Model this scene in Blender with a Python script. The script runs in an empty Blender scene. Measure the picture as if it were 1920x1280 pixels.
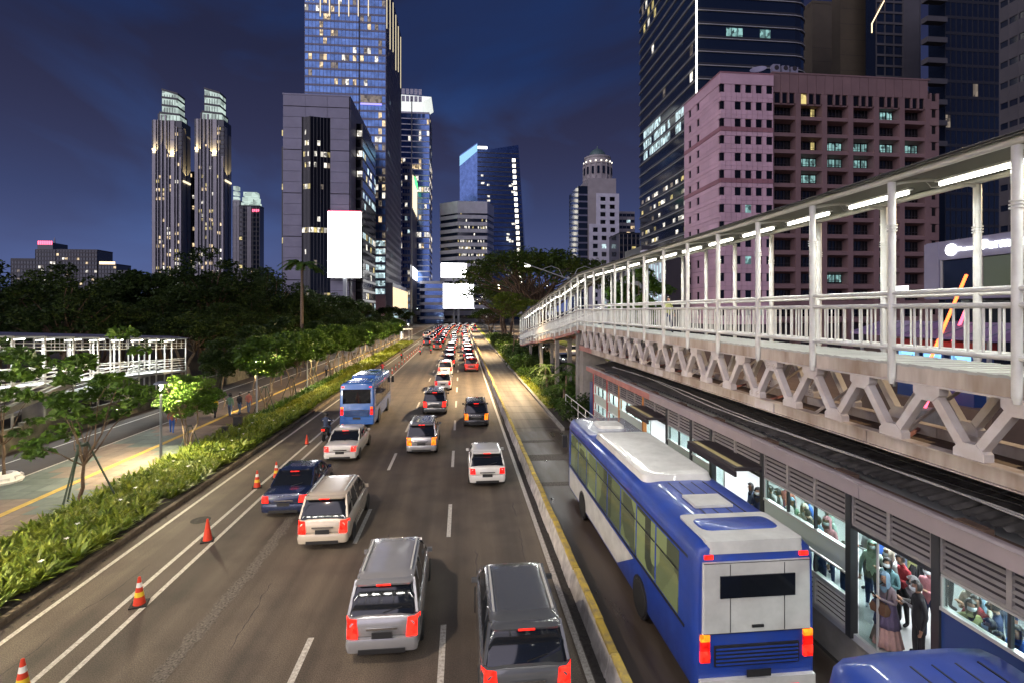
import bpy, math, random
import numpy as np
from mathutils import Vector, Matrix
R = math.radians
random.seed(7)
rng = np.random.default_rng(7)
SC = bpy.context.scene
COL = SC.collection

# ---------------------------------------------------------------- camera, sky, light, exposure
CAM_Z = 7.8
YAW = R(5.65)
cam_d = bpy.data.cameras.new('camera')
cam_d.lens = 18.0
cam_d.sensor_width = 36.0
cam_d.shift_y = -57 / 1920
cam_d.clip_start = 0.1
cam_d.clip_end = 5000
cam = bpy.data.objects.new('camera', cam_d)
COL.objects.link(cam)
cam.location = (0, 0, CAM_Z)
cam.rotation_euler = (R(90), 0, -YAW)
SC.camera = cam

world = bpy.data.worlds.new('World')
SC.world = world
world.use_nodes = True
wn, wl = world.node_tree.nodes, world.node_tree.links
wn.clear()
w_out = wn.new('ShaderNodeOutputWorld')
w_bg = wn.new('ShaderNodeBackground')
w_sky = wn.new('ShaderNodeTexSky')
w_sky.sky_type = 'NISHITA'
w_sky.sun_disc = False
SUN_EL, SUN_AZ = 15.0, 228.0          # evening glow low over the park side of the road
w_sky.sun_elevation = R(-2.0)
w_sky.sun_rotation = R(SUN_AZ)
w_sky.air_density = 1.0
w_sky.ozone_density = 4.0
w_geo = wn.new('ShaderNodeTexCoord')
w_sep = wn.new('ShaderNodeSeparateXYZ')
wl.new(w_geo.outputs['Generated'], w_sep.inputs['Vector'])
w_el = wn.new('ShaderNodeValToRGB')                    # dusk: paler towards the horizon, deep blue overhead
for i_, (p_, c_) in enumerate(((0.0, (0.11, 0.15, 0.34)), (0.18, (0.050, 0.090, 0.245)), (0.42, (0.014, 0.034, 0.120)), (0.9, (0.008, 0.018, 0.066)))):
    e_ = w_el.color_ramp.elements[i_] if i_ < 2 else w_el.color_ramp.elements.new(p_)
    e_.position = p_; e_.color = (*c_, 1)
wl.new(w_sep.outputs['Z'], w_el.inputs['Fac'])
w_map = wn.new('ShaderNodeMapping')
w_map.inputs['Scale'].default_value = (1.0, 1.0, 2.4)
w_map.inputs['Rotation'].default_value = (0.30, 0.42, 0.9)
w_noise = wn.new('ShaderNodeTexNoise')
w_noise.inputs['Scale'].default_value = 1.9
w_noise.inputs['Detail'].default_value = 6.0
w_noise.inputs['Roughness'].default_value = 0.48
w_noise.inputs['Distortion'].default_value = 0.7
w_ramp = wn.new('ShaderNodeValToRGB')
w_ramp.color_ramp.elements[0].position = 0.37
w_ramp.color_ramp.elements[1].position = 0.55
w_add = wn.new('ShaderNodeMix'); w_add.data_type = 'RGBA'; w_add.blend_type = 'ADD'
w_add.inputs['Factor'].default_value = 0.03
w_cl = wn.new('ShaderNodeMix'); w_cl.data_type = 'RGBA'; w_cl.blend_type = 'MULTIPLY'   # clouds veil the blue
w_cl.inputs['Factor'].default_value = 1.0
w_cl.inputs['B'].default_value = (0.62, 0.39, 0.36, 1)
w_pl = wn.new('ShaderNodeMix'); w_pl.data_type = 'RGBA'; w_pl.blend_type = 'ADD'
w_pl.inputs['Factor'].default_value = 1.0
w_pl.inputs['B'].default_value = (0.010, 0.009, 0.015, 1)                              # town light on the cloud base
w_mix = wn.new('ShaderNodeMix'); w_mix.data_type = 'RGBA'
wl.new(w_geo.outputs['Generated'], w_map.inputs['Vector'])
wl.new(w_map.outputs['Vector'], w_noise.inputs['Vector'])
wl.new(w_noise.outputs['Fac'], w_ramp.inputs['Fac'])
wl.new(w_el.outputs['Color'], w_add.inputs['A'])
wl.new(w_sky.outputs['Color'], w_add.inputs['B'])
wl.new(w_add.outputs['Result'], w_mix.inputs['A'])
wl.new(w_add.outputs['Result'], w_cl.inputs['A'])
wl.new(w_cl.outputs['Result'], w_pl.inputs['A'])
wl.new(w_pl.outputs['Result'], w_mix.inputs['B'])
w_hz = wn.new('ShaderNodeMapRange'); w_hz.interpolation_type = 'SMOOTHSTEP'      # clouds thin out into the haze low down
w_hz.inputs['From Min'].default_value = 0.0; w_hz.inputs['From Max'].default_value = 0.34; w_hz.inputs['To Min'].default_value = 0.25
w_fm = wn.new('ShaderNodeMath'); w_fm.operation = 'MULTIPLY'
wl.new(w_sep.outputs['Z'], w_hz.inputs['Value']); wl.new(w_ramp.outputs['Color'], w_fm.inputs[0]); wl.new(w_hz.outputs['Result'], w_fm.inputs[1])
wl.new(w_fm.outputs['Value'], w_mix.inputs['Factor'])
wl.new(w_mix.outputs['Result'], w_bg.inputs['Color'])
wl.new(w_bg.outputs['Background'], w_out.inputs['Surface'])
w_bg.inputs['Strength'].default_value = 1.0

sun_d = bpy.data.lights.new('sun', 'SUN')
sun_d.energy = 2.6
sun_d.angle = R(95)
sun_d.color = (0.92, 0.84, 1.0)
sun = bpy.data.objects.new('sun', sun_d)
COL.objects.link(sun)
_a = R(SUN_AZ)
sun_dir = Vector((math.sin(_a) * math.cos(R(SUN_EL)), math.cos(_a) * math.cos(R(SUN_EL)), math.sin(R(SUN_EL))))
sun.rotation_euler = sun_dir.to_track_quat('Z', 'Y').to_euler()

SC.view_settings.view_transform = 'Standard'
SC.view_settings.look = 'None'
SC.view_settings.gamma = 1.0
SC.view_settings.use_curve_mapping = False
SC.view_settings.exposure = 0.0
SC.render.engine = 'CYCLES'
SC.cycles.use_denoising = True
SC.cycles.max_bounces = 5
SC.cycles.diffuse_bounces = 2
SC.cycles.glossy_bounces = 3
SC.cycles.transmission_bounces = 4
SC.cycles.transparent_max_bounces = 8
SC.cycles.sample_clamp_indirect = 3.0
SC.cycles.sample_clamp_direct = 0.0
SC.cycles.caustics_reflective = False
SC.cycles.caustics_refractive = False
SC.render.use_motion_blur = False

# ---------------------------------------------------------------- surveying helpers
_s, _c = math.sin(YAW), math.cos(YAW)
def at_y(u, v, Y):
    """where the sight line through photo point (u, v) meets the plane Y = const"""
    t = (u - 865) / 965.0
    X = t * Y * _c / (1 - t * _s)
    D = X * _s + Y * _c
    return X, CAM_Z + (583 - v) * D / 960.0
def x_at(u, Y):
    return at_y(u, 583, Y)[0]
def z_at(u, v, Y):
    return at_y(u, v, Y)[1]
def y_at(u, X):
    t = (u - 865) / 965.0
    return (X / t - X * _s) / _c
def ground(u, v, z=0.0):
    D = 960 * (CAM_Z - z) / (v - 583)
    X = (u - 865) / 965.0 * D
    return X, (D - X * _s) / _c

# ---------------------------------------------------------------- mesh helpers
class MB:
    def __init__(s):
        s.v, s.f, s.m = [], [], []
    def add(s, vs, fs, m=0):
        o = len(s.v)
        s.v.extend([tuple(p) for p in vs])
        for f in fs:
            s.f.append(tuple(i + o for i in f)); s.m.append(m)
        return s
    def box(s, x0, x1, y0, y1, z0, z1, m=0):
        return s.add([(x0, y0, z0), (x1, y0, z0), (x1, y1, z0), (x0, y1, z0), (x0, y0, z1), (x1, y0, z1), (x1, y1, z1), (x0, y1, z1)],
                     [(0, 3, 2, 1), (4, 5, 6, 7), (0, 1, 5, 4), (1, 2, 6, 5), (2, 3, 7, 6), (3, 0, 4, 7)], m)
    def bar(s, p, q, w, h, m=0, up=(0, 0, 1)):
        p, q = Vector(p), Vector(q)
        d = (q - p).normalized()
        up = Vector(up)
        if abs(d.dot(up)) > 0.98: up = Vector((0, 1, 0))
        a = d.cross(up).normalized() * (w / 2)
        b = a.cross(d).normalized() * (h / 2)
        vs = [p - a - b, p + a - b, p + a + b, p - a + b, q - a - b, q + a - b, q + a + b, q - a + b]
        return s.add(vs, [(0, 1, 2, 3), (7, 6, 5, 4), (0, 4, 5, 1), (1, 5, 6, 2), (2, 6, 7, 3), (3, 7, 4, 0)], m)
    def tube(s, p, q, r0, r1=None, n=8, m=0, caps=True):
        r1 = r0 if r1 is None else r1
        p, q = Vector(p), Vector(q)
        d = (q - p).normalized()
        up = Vector((0, 0, 1)) if abs(d.z) < 0.95 else Vector((1, 0, 0))
        a = d.cross(up).normalized(); b = d.cross(a).normalized()
        vs, fs = [], []
        for k in range(n):
            t = 2 * math.pi * k / n
            e = a * math.cos(t) + b * math.sin(t)
            vs += [p + e * r0, q + e * r1]
        for k in range(n):
            i, j = 2 * k, 2 * ((k + 1) % n)
            fs.append((i, j, j + 1, i + 1))
        if caps:
            fs.append(tuple(2 * k for k in range(n))[::-1]); fs.append(tuple(2 * k + 1 for k in range(n)))
        return s.add(vs, fs, m)
    def path(s, pts, r, n=6, m=0):
        for a, b in zip(pts[:-1], pts[1:]): s.tube(a, b, r, r, n, m)
        return s
    def lathe(s, prof, c=(0, 0, 0), n=12, m=0):
        vs, fs = [], []
        for (r, z) in prof:
            for k in range(n):
                t = 2 * math.pi * k / n
                vs.append((c[0] + r * math.cos(t), c[1] + r * math.sin(t), c[2] + z))
        for i in range(len(prof) - 1):
            for k in range(n):
                a, b = i * n + k, i * n + (k + 1) % n
                fs.append((a, b, b + n, a + n))
        fs.append(tuple(range(n))[::-1]); fs.append(tuple(range((len(prof) - 1) * n, len(prof) * n)))
        return s.add(vs, fs, m)
    def prism(s, poly, z0, z1, m=0, axis='z'):
        n = len(poly)
        P = {'z': lambda a, b, c: (a, b, c), 'x': lambda a, b, c: (c, a, b), 'y': lambda a, b, c: (a, c, b)}[axis]
        vs = [P(a, b, z0) for a, b in poly] + [P(a, b, z1) for a, b in poly]
        fs = [tuple(range(n))[::-1], tuple(range(n, 2 * n))] + [(i, (i + 1) % n, (i + 1) % n + n, i + n) for i in range(n)]
        return s.add(vs, fs, m)
    def loft(s, rings, m=0, closed=True, caps=True):
        n = len(rings[0]); vs = [p for r in rings for p in r]; fs = []
        for i in range(len(rings) - 1):
            for k in range(n if closed else n - 1):
                a, b = i * n + k, i * n + (k + 1) % n
                fs.append((a, b, b + n, a + n))
        if caps:
            fs.append(tuple(range(n))[::-1]); fs.append(tuple(range((len(rings) - 1) * n, len(rings) * n)))
        return s.add(vs, fs, m)
    def mesh(s, name, mats, smooth=False, recalc=True):
        me = bpy.data.meshes.new(name)
        me.from_pydata(s.v, [], s.f)
        for mm in (mats if isinstance(mats, (list, tuple)) else [mats]): me.materials.append(mm)
        if s.m and max(s.m) > 0: me.polygons.foreach_set('material_index', s.m)
        if recalc:
            import bmesh
            bm = bmesh.new(); bm.from_mesh(me)
            bmesh.ops.recalc_face_normals(bm, faces=bm.faces)
            bm.to_mesh(me); bm.free()
        if smooth:
            me.polygons.foreach_set('use_smooth', [True] * len(me.polygons))
            if smooth != 'all': me.set_sharp_from_angle(angle=R(smooth if smooth is not True else 38))
        me.update()
        return me
    def build(s, name, mats, parent=None, smooth=False, loc=None, recalc=True):
        return obj(name, s.mesh(name, mats, smooth, recalc), parent, loc)

def obj(name, me, parent=None, loc=None, rotz=0.0):
    o = bpy.data.objects.new(name, me); COL.objects.link(o)
    if parent is not None: o.parent = parent
    if loc is not None: o.location = loc
    if rotz: o.rotation_euler = (0, 0, rotz)
    return o
def tag(o, label=None, cat=None, group=None, kind=None):
    if label: o['label'] = label
    if cat: o['category'] = cat
    if group: o['group'] = group
    if kind: o['kind'] = kind
    return o
def thing(name, label, cat, loc=(0, 0, 0), rotz=0.0, group=None):
    o = bpy.data.objects.new(name, None); COL.objects.link(o)
    o.empty_display_size = 0.2
    o.location = loc; o.rotation_euler = (0, 0, rotz)
    return tag(o, label, cat, group)
KIDS = {}
def copy_tree(o, parent=None, kids=None):
    c = o.copy(); COL.objects.link(c); c.parent = parent
    for ch in (kids or CH)(o): copy_tree(ch, c, kids)
    return c
def CH(o): return list(o.children)
_boxes = {}
def unit_box(mat):
    k = mat.name
    if k not in _boxes: _boxes[k] = MB().box(-.5, .5, -.5, .5, -.5, .5).mesh('box_' + k, mat)
    return _boxes[k]
def bx(name, mat, parent, x0, x1, y0, y1, z0, z1):
    """a box piece that shares its mesh with every other box of that material"""
    o = obj(name, unit_box(mat), parent, ((x0 + x1) / 2, (y0 + y1) / 2, (z0 + z1) / 2))
    o.scale = (abs(x1 - x0), abs(y1 - y0), abs(z1 - z0))
    return o
def np_mesh(name, V, F, mat, smooth=False):
    """V (N,3), F (M,4) -> mesh, fast"""
    me = bpy.data.meshes.new(name)
    n, k = F.shape
    me.vertices.add(len(V)); me.vertices.foreach_set('co', np.ascontiguousarray(V, dtype=np.float32).ravel())
    me.loops.add(n * k); me.loops.foreach_set('vertex_index', np.ascontiguousarray(F, dtype=np.int32).ravel())
    me.polygons.add(n)
    me.polygons.foreach_set('loop_start', np.arange(0, n * k, k, dtype=np.int32))
    me.polygons.foreach_set('loop_total', np.full(n, k, dtype=np.int32))
    me.materials.append(mat)
    if smooth: me.polygons.foreach_set('use_smooth', [True] * n)
    me.update(calc_edges=True)
    me.validate()
    return me
_ones = ['', 'first', 'second', 'third', 'fourth', 'fifth', 'sixth', 'seventh', 'eighth', 'ninth', 'tenth', 'eleventh', 'twelfth', 'thirteenth',
         'fourteenth', 'fifteenth', 'sixteenth', 'seventeenth', 'eighteenth', 'nineteenth']
_tens = ['', '', 'twent', 'thirt', 'fort', 'fift', 'sixt', 'sevent', 'eight', 'ninet']
def nth(n):
    if n < 20: return _ones[n]
    if n >= 100: return 'hundred-and-' + nth(n - 100) if n > 100 else 'hundredth'
    return _tens[n // 10] + ('ieth' if n % 10 == 0 else 'y-' + _ones[n % 10])
# ---------------------------------------------------------------- materials
def mat(name, col, rough=0.7, metal=0.0, vary=0.0, vscale=3.0, col2=None, bump=0.0, bscale=30.0, emit=None, estr=0.0, spec=0.5, coat=0.0, alpha=None,
        trans=0.0, detail=4.0, objvar=0.0, stretch=None, wet=0.0):
    m = bpy.data.materials.new(name); m.use_nodes = True
    n, l = m.node_tree.nodes, m.node_tree.links
    b = n['Principled BSDF']
    b.inputs['Base Color'].default_value = (*col, 1)
    b.inputs['Roughness'].default_value = rough
    b.inputs['Metallic'].default_value = metal
    b.inputs['Specular IOR Level'].default_value = spec
    b.inputs['Coat Weight'].default_value = coat
    b.inputs['Coat Roughness'].default_value = 0.05
    if trans: b.inputs['Transmission Weight'].default_value = trans
    src = None
    if vary or bump or wet:
        tc = n.new('ShaderNodeTexCoord'); mp = n.new('ShaderNodeMapping')
        l.new(tc.outputs['Object'], mp.inputs['Vector'])
        geo = n.new('ShaderNodeNewGeometry')
        l.new(geo.outputs['Position'], mp.inputs['Vector'])
        if stretch: mp.inputs['Scale'].default_value = stretch
    if vary:
        nz = n.new('ShaderNodeTexNoise'); nz.inputs['Scale'].default_value = vscale; nz.inputs['Detail'].default_value = detail
        nz.inputs['Roughness'].default_value = 0.6
        l.new(mp.outputs['Vector'], nz.inputs['Vector'])
        rp = n.new('ShaderNodeValToRGB')
        rp.color_ramp.elements[0].position = 0.32; rp.color_ramp.elements[1].position = 0.68
        c2 = col2 if col2 else tuple(c * (1 - vary) for c in col)
        rp.color_ramp.elements[0].color = (*c2, 1); rp.color_ramp.elements[1].color = (*col, 1)
        l.new(nz.outputs['Fac'], rp.inputs['Fac'])
        src = rp.outputs['Color']
        if wet:
            mr = n.new('ShaderNodeMapRange')
            mr.inputs['From Min'].default_value = 0.35; mr.inputs['From Max'].default_value = 0.65
            mr.inputs['To Min'].default_value = max(0.05, rough - wet); mr.inputs['To Max'].default_value = rough
            l.new(nz.outputs['Fac'], mr.inputs['Value']); l.new(mr.outputs['Result'], b.inputs['Roughness'])
    if objvar:
        oi = n.new('ShaderNodeObjectInfo'); hs = n.new('ShaderNodeHueSaturation')
        mr = n.new('ShaderNodeMapRange')
        mr.inputs['To Min'].default_value = 1 - objvar; mr.inputs['To Max'].default_value = 1 + objvar
        l.new(oi.outputs['Random'], mr.inputs['Value']); l.new(mr.outputs['Result'], hs.inputs['Value'])
        if src is not None: l.new(src, hs.inputs['Color'])
        else: hs.inputs['Color'].default_value = (*col, 1)
        src = hs.outputs['Color']
    if src is not None: l.new(src, b.inputs['Base Color'])
    if bump:
        nb = n.new('ShaderNodeTexNoise'); nb.inputs['Scale'].default_value = bscale; nb.inputs['Detail'].default_value = 3
        l.new(mp.outputs['Vector'], nb.inputs['Vector'])
        bp = n.new('ShaderNodeBump'); bp.inputs['Strength'].default_value = bump; bp.inputs['Distance'].default_value = 0.02
        l.new(nb.outputs['Fac'], bp.inputs['Height']); l.new(bp.outputs['Normal'], b.inputs['Normal'])
    if emit:
        b.inputs['Emission Color'].default_value = (*emit, 1); b.inputs['Emission Strength'].default_value = estr
        m.cycles.emission_sampling = 'NONE'
    return m

def lit_window_mat(name, col, strength, scale=0.9, lo=0.08):
    """a lit room behind glass: uneven bright and dim areas, blinds and furniture as blocks"""
    m = mat(name, (0.02, 0.025, 0.03), rough=0.12)
    n, l = m.node_tree.nodes, m.node_tree.links
    b = n['Principled BSDF']
    geo = n.new('ShaderNodeNewGeometry'); mp = n.new('ShaderNodeMapping'); vo = n.new('ShaderNodeTexVoronoi')
    vo.distance = 'CHEBYCHEV'; vo.inputs['Scale'].default_value = scale
    mp.inputs['Scale'].default_value = (1.0, 1.0, 0.8)
    l.new(geo.outputs['Position'], mp.inputs['Vector']); l.new(mp.outputs['Vector'], vo.inputs['Vector'])
    sp = n.new('ShaderNodeSeparateColor'); l.new(vo.outputs['Color'], sp.inputs['Color'])
    mr = n.new('ShaderNodeMapRange'); mr.inputs['To Min'].default_value = lo * strength; mr.inputs['To Max'].default_value = strength
    l.new(sp.outputs['Red'], mr.inputs['Value'])
    b.inputs['Emission Color'].default_value = (*col, 1)
    l.new(mr.outputs['Result'], b.inputs['Emission Strength'])
    m.cycles.emission_sampling = 'NONE'
    return m

M = {}
M['soil'] = mat('soil', (0.035, 0.028, 0.02), 0.95, vary=0.5, bump=0.5, bscale=12)
M['ground'] = mat('ground', (0.045, 0.043, 0.04), 0.9, vary=0.4, vscale=0.3)
M['kerb'] = mat('kerb', (0.16, 0.125, 0.085), 0.85, vary=0.45, vscale=5, objvar=0.25, bump=0.3)
M['paint'] = mat('paint', (0.60, 0.58, 0.53), 0.6, vary=0.35, vscale=16, col2=(0.26, 0.235, 0.20), detail=8)
M['yellow_line'] = mat('yellow_line', (0.60, 0.40, 0.07), 0.7, vary=0.3, vscale=4)
M['pave'] = mat('pave', (0.24, 0.19, 0.15), 0.8, vary=0.25, vscale=2.5, objvar=0.18)
M['pave_teal'] = mat('pave_teal', (0.15, 0.185, 0.165), 0.8, vary=0.25, vscale=2.5, objvar=0.18)
M['pave_brown'] = mat('pave_brown', (0.10, 0.068, 0.05), 0.85, vary=0.35, vscale=1.6)
M['pave_dark'] = mat('pave_dark', (0.05, 0.037, 0.03), 0.8, vary=0.4, vscale=0.7)
M['plaza'] = mat('plaza', (0.16, 0.11, 0.08), 0.8, vary=0.3, vscale=0.7)
M['lawn'] = mat('lawn', (0.16, 0.20, 0.015), 0.9, vary=0.45, vscale=1.5, bump=0.6, bscale=20)
M['concrete'] = mat('concrete', (0.30, 0.28, 0.25), 0.85, vary=0.4, vscale=1.2, bump=0.2, bscale=8)
M['barrier'] = mat('barrier', (0.58, 0.55, 0.51), 0.85, vary=0.55, vscale=2.2, objvar=0.12, bump=0.2)
M['barrier_yellow'] = mat('barrier_yellow', (0.55, 0.40, 0.05), 0.8, vary=0.6, vscale=4, col2=(0.25, 0.20, 0.10), objvar=0.2)
M['stone'] = mat('stone', (0.14, 0.13, 0.10), 0.9, vary=0.6, vscale=1.6, bump=0.6, bscale=6)
M['white_steel'] = mat('white_steel', (0.58, 0.58, 0.55), 0.42, vary=0.12, vscale=2.5, col2=(0.48, 0.47, 0.43))
M['truss'] = mat('truss', (0.58, 0.545, 0.525), 0.6, vary=0.3, vscale=1.8, col2=(0.46, 0.40, 0.36), bump=0.08)
M['truss_red'] = mat('truss_red', (0.42, 0.17, 0.15), 0.6, vary=0.35, vscale=1.5)
M['chord'] = mat('chord', (0.56, 0.50, 0.44), 0.65, vary=0.55, vscale=1.3, col2=(0.24, 0.17, 0.12), stretch=(1, 1, 0.25), bump=0.1)
M['deck'] = mat('deck', (0.40, 0.41, 0.39), 0.45, vary=0.2, vscale=2)
M['roof_sheet'] = mat('roof_sheet', (0.10, 0.10, 0.10), 0.55, vary=0.3)
M['roof_under'] = mat('roof_under', (0.11, 0.11, 0.095), 0.6)
M['tube'] = mat('tube', (0.9, 0.9, 0.9), 0.4, emit=(1.0, 0.98, 0.86), estr=9.0)
M['tube'].cycles.emission_sampling = 'AUTO'
M['cable'] = mat('cable', (0.02, 0.02, 0.02), 0.6)
M['cable_grey'] = mat('cable_grey', (0.35, 0.34, 0.32), 0.6)
M['corrugated'] = mat('corrugated', (0.085, 0.080, 0.076), 0.6, vary=0.6, vscale=3.5, col2=(0.022, 0.021, 0.020), wet=0.3)
M['fascia'] = mat('fascia', (0.30, 0.25, 0.26), 0.45, vary=0.2, vscale=0.8, objvar=0.06)
M['gutter'] = mat('gutter', (0.13, 0.08, 0.055), 0.8, vary=0.5, vscale=2)
M['louver'] = mat('louver', (0.27, 0.25, 0.245), 0.45, vary=0.2)
M['louver_silver'] = mat('louver_silver', (0.5, 0.5, 0.48), 0.35)
M['dark_frame'] = mat('dark_frame', (0.03, 0.032, 0.035), 0.4)
M['alu'] = mat('alu', (0.55, 0.55, 0.53), 0.35, metal=0.4)
M['canopy'] = mat('canopy', (0.035, 0.028, 0.03), 0.5)
M['canopy_strip'] = mat('canopy_strip', (0.38, 0.32, 0.15), 0.6)
M['panel_blue'] = mat('panel_blue', (0.02, 0.05, 0.17), 0.4)
M['panel_pale'] = mat('panel_pale', (0.45, 0.52, 0.47), 0.4)
M['station_floor'] = mat('station_floor', (0.42, 0.43, 0.43), 0.45, vary=0.12, vscale=1.5)
M['station_wall'] = mat('station_wall', (0.72, 0.73, 0.73), 0.6)
M['orange'] = mat('orange', (0.45, 0.17, 0.04), 0.55)
M['red_paint'] = mat('red_paint', (0.35, 0.03, 0.03), 0.5)
M['bark'] = mat('bark', (0.15, 0.10, 0.065), 0.9, vary=0.5, vscale=6, bump=0.4)
M['bark_pale'] = mat('bark_pale', (0.26, 0.19, 0.12), 0.9, vary=0.4, vscale=6, bump=0.4)
M['stake'] = mat('stake', (0.03, 0.05, 0.035), 0.7)
M['lamp_post'] = mat('lamp_post', (0.32, 0.34, 0.35), 0.45, metal=0.3)
M['lamp_glow'] = mat('lamp_glow', (0.9, 0.9, 0.85), 0.4, emit=(1.0, 0.97, 0.85), estr=18.0)
M['cone_red'] = mat('cone_red', (0.62, 0.045, 0.015), 0.55, vary=0.2, vscale=8)
M['cone_white'] = mat('cone_white', (0.75, 0.74, 0.70), 0.5)
M['cone_yellow'] = mat('cone_yellow', (0.72, 0.50, 0.03), 0.5)
M['rubber'] = mat('rubber', (0.012, 0.012, 0.012), 0.8)
M['rim'] = mat('rim', (0.55, 0.55, 0.56), 0.35, metal=0.25)
M['car_glass'] = mat('car_glass', (0.008, 0.010, 0.014), 0.06, spec=0.7)
M['tail'] = mat('tail', (0.30, 0.005, 0.005), 0.2, emit=(1.0, 0.015, 0.010), estr=1.6)
M['brake'] = mat('brake', (0.30, 0.005, 0.005), 0.2, emit=(1.0, 0.022, 0.012), estr=3.5)
M['amber'] = mat('amber', (0.4, 0.15, 0.01), 0.2, emit=(1.0, 0.22, 0.012), estr=2.5)
M['head'] = mat('head', (0.8, 0.8, 0.8), 0.2, emit=(1.0, 0.95, 0.85), estr=25.0)
M['plate_light'] = mat('plate_light', (0.5, 0.5, 0.48), 0.5)
M['plate'] = mat('plate', (0.02, 0.02, 0.022), 0.5)
M['plate_dark'] = mat('plate_dark', (0.02, 0.02, 0.02), 0.5)
M['black_trim'] = mat('black_trim', (0.015, 0.015, 0.016), 0.5)
M['chrome'] = mat('chrome', (0.7, 0.7, 0.7), 0.15, metal=1.0)
def _clear_glass(name, tint, refl):
    m = bpy.data.materials.new(name); m.use_nodes = True
    n, l = m.node_tree.nodes, m.node_tree.links
    n.clear()
    o = n.new('ShaderNodeOutputMaterial'); t = n.new('ShaderNodeBsdfTransparent'); g = n.new('ShaderNodeBsdfGlossy'); x = n.new('ShaderNodeMixShader')
    t.inputs["Color"].default_value = (*tint, 1); g.inputs['Roughness'].default_value = 0.03
    x.inputs['Fac'].default_value = refl
    l.new(t.outputs['BSDF'], x.inputs[1]); l.new(g.outputs['BSDF'], x.inputs[2])
    l.new(x.outputs['Shader'], o.inputs['Surface'])
    return m
M['glass_clear'] = _clear_glass('glass_clear', (0.82, 0.92, 0.90), 0.1)
# leaves: diffuse + translucent with a natural spread of greens
def leaf_mat(name, c1, c2, c3, scale=0.7, rough=0.5):
    m = bpy.data.materials.new(name); m.use_nodes = True
    n, l = m.node_tree.nodes, m.node_tree.links
    b = n['Principled BSDF']; out = n['Material Output']
    geo = n.new('ShaderNodeNewGeometry'); nz = n.new('ShaderNodeTexNoise'); nz.inputs['Scale'].default_value = scale; nz.inputs['Detail'].default_value = 6
    nz.inputs['Roughness'].default_value = 0.75
    l.new(geo.outputs['Position'], nz.inputs['Vector'])
    rp = n.new('ShaderNodeValToRGB'); e = rp.color_ramp.elements
    e[0].position = 0.35; e[1].position = 0.68
    e[0].color = (*c1, 1); e[1].color = (*c3, 1); k = e.new(0.52); k.color = (*c2, 1)
    l.new(nz.outputs['Fac'], rp.inputs['Fac']); l.new(rp.outputs['Color'], b.inputs['Base Color'])
    b.inputs['Roughness'].default_value = rough
    b.inputs['Specular IOR Level'].default_value = 0.12 if 'dark' in name or 'rain' in name else 0.4
    t = n.new('ShaderNodeBsdfTranslucent'); x = n.new('ShaderNodeMixShader'); x.inputs['Fac'].default_value = 0.3
    l.new(rp.outputs['Color'], t.inputs['Color']); l.new(b.outputs['BSDF'], x.inputs[1]); l.new(t.outputs['BSDF'], x.inputs[2])
    l.new(x.outputs['Shader'], out.inputs['Surface'])
    return m
M['leaf'] = leaf_mat('leaf', (0.03, 0.07, 0.010), (0.07, 0.14, 0.016), (0.14, 0.22, 0.03))
M['leaf_dark'] = leaf_mat('leaf_dark', (0.020, 0.036, 0.012), (0.040, 0.068, 0.018), (0.075, 0.11, 0.026), 0.4)
M['leaf_mid'] = leaf_mat('leaf_mid', (0.014, 0.032, 0.007), (0.034, 0.065, 0.011), (0.075, 0.115, 0.017))
M['leaf_lamplit'] = leaf_mat('leaf_lamplit', (0.05, 0.09, 0.008), (0.11, 0.16, 0.012), (0.19, 0.22, 0.02), 0.6)  # lamp light on the foliage put into these paler yellow greens
M['leaf_strap'] = leaf_mat('leaf_strap', (0.05, 0.10, 0.010), (0.15, 0.20, 0.020), (0.32, 0.36, 0.05), 1.6)
M['leaf_rain'] = leaf_mat('leaf_rain', (0.02, 0.04, 0.008), (0.05, 0.08, 0.014), (0.10, 0.13, 0.018), 0.3)
M['grass_blade'] = leaf_mat('grass_blade', (0.13, 0.16, 0.01), (0.20, 0.23, 0.012), (0.28, 0.30, 0.02), 1.0)
# facades
def facade(name, col, rough=0.6, vary=0.18, **k): return mat(name, col, rough, vary=vary, vscale=0.25, **k)
M['tile_grey'] = facade('tile_grey', (0.27, 0.26, 0.34), 0.5, objvar=0.05)
M['tile_pink'] = facade('tile_pink', (0.64, 0.42, 0.48), 0.55, objvar=0.06)
M['tile_pink_dark'] = facade('tile_pink_dark', (0.34, 0.16, 0.18), 0.55)
M['tile_pink_brown'] = facade('tile_pink_brown', (0.22, 0.135, 0.13), 0.6, objvar=0.06)
M['joint_dark'] = mat('joint_dark', (0.03, 0.025, 0.03), 0.8)
M['tower_white'] = facade('tower_white', (0.46, 0.44, 0.46), 0.6, objvar=0.05)
M['tower_beige'] = facade('tower_beige', (0.085, 0.068, 0.042), 0.6)
M['tower_dim'] = facade('tower_dim', (0.09, 0.085, 0.09), 0.6)
M['tower_stone'] = facade('tower_stone', (0.42, 0.38, 0.38), 0.6)
M['dome_green'] = facade('dome_green', (0.10, 0.16, 0.15), 0.45)
M['band_white'] = facade('band_white', (0.74, 0.72, 0.80), 0.5)
M['spandrel_blue'] = facade('spandrel_blue', (0.17, 0.17, 0.25), 0.4)
M['spandrel_dark'] = facade('spandrel_dark', (0.035, 0.035, 0.04), 0.4)
M['mullion'] = facade('mullion', (0.18, 0.18, 0.26), 0.4)
M['glass_black'] = mat('glass_black', (0.006, 0.006, 0.008), 0.10, spec=0.5)
M['glass_blue'] = mat('glass_blue', (0.15, 0.27, 0.58), 0.28, metal=0.85, vary=0.5, vscale=0.35, objvar=0.2)
M['glass_navy'] = mat('glass_navy', (0.12, 0.20, 0.45), 0.12, metal=0.85, vary=0.4, vscale=0.4, objvar=0.2)
M['glass_night'] = mat('glass_night', (0.012, 0.018, 0.035), 0.08, spec=0.6)
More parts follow.
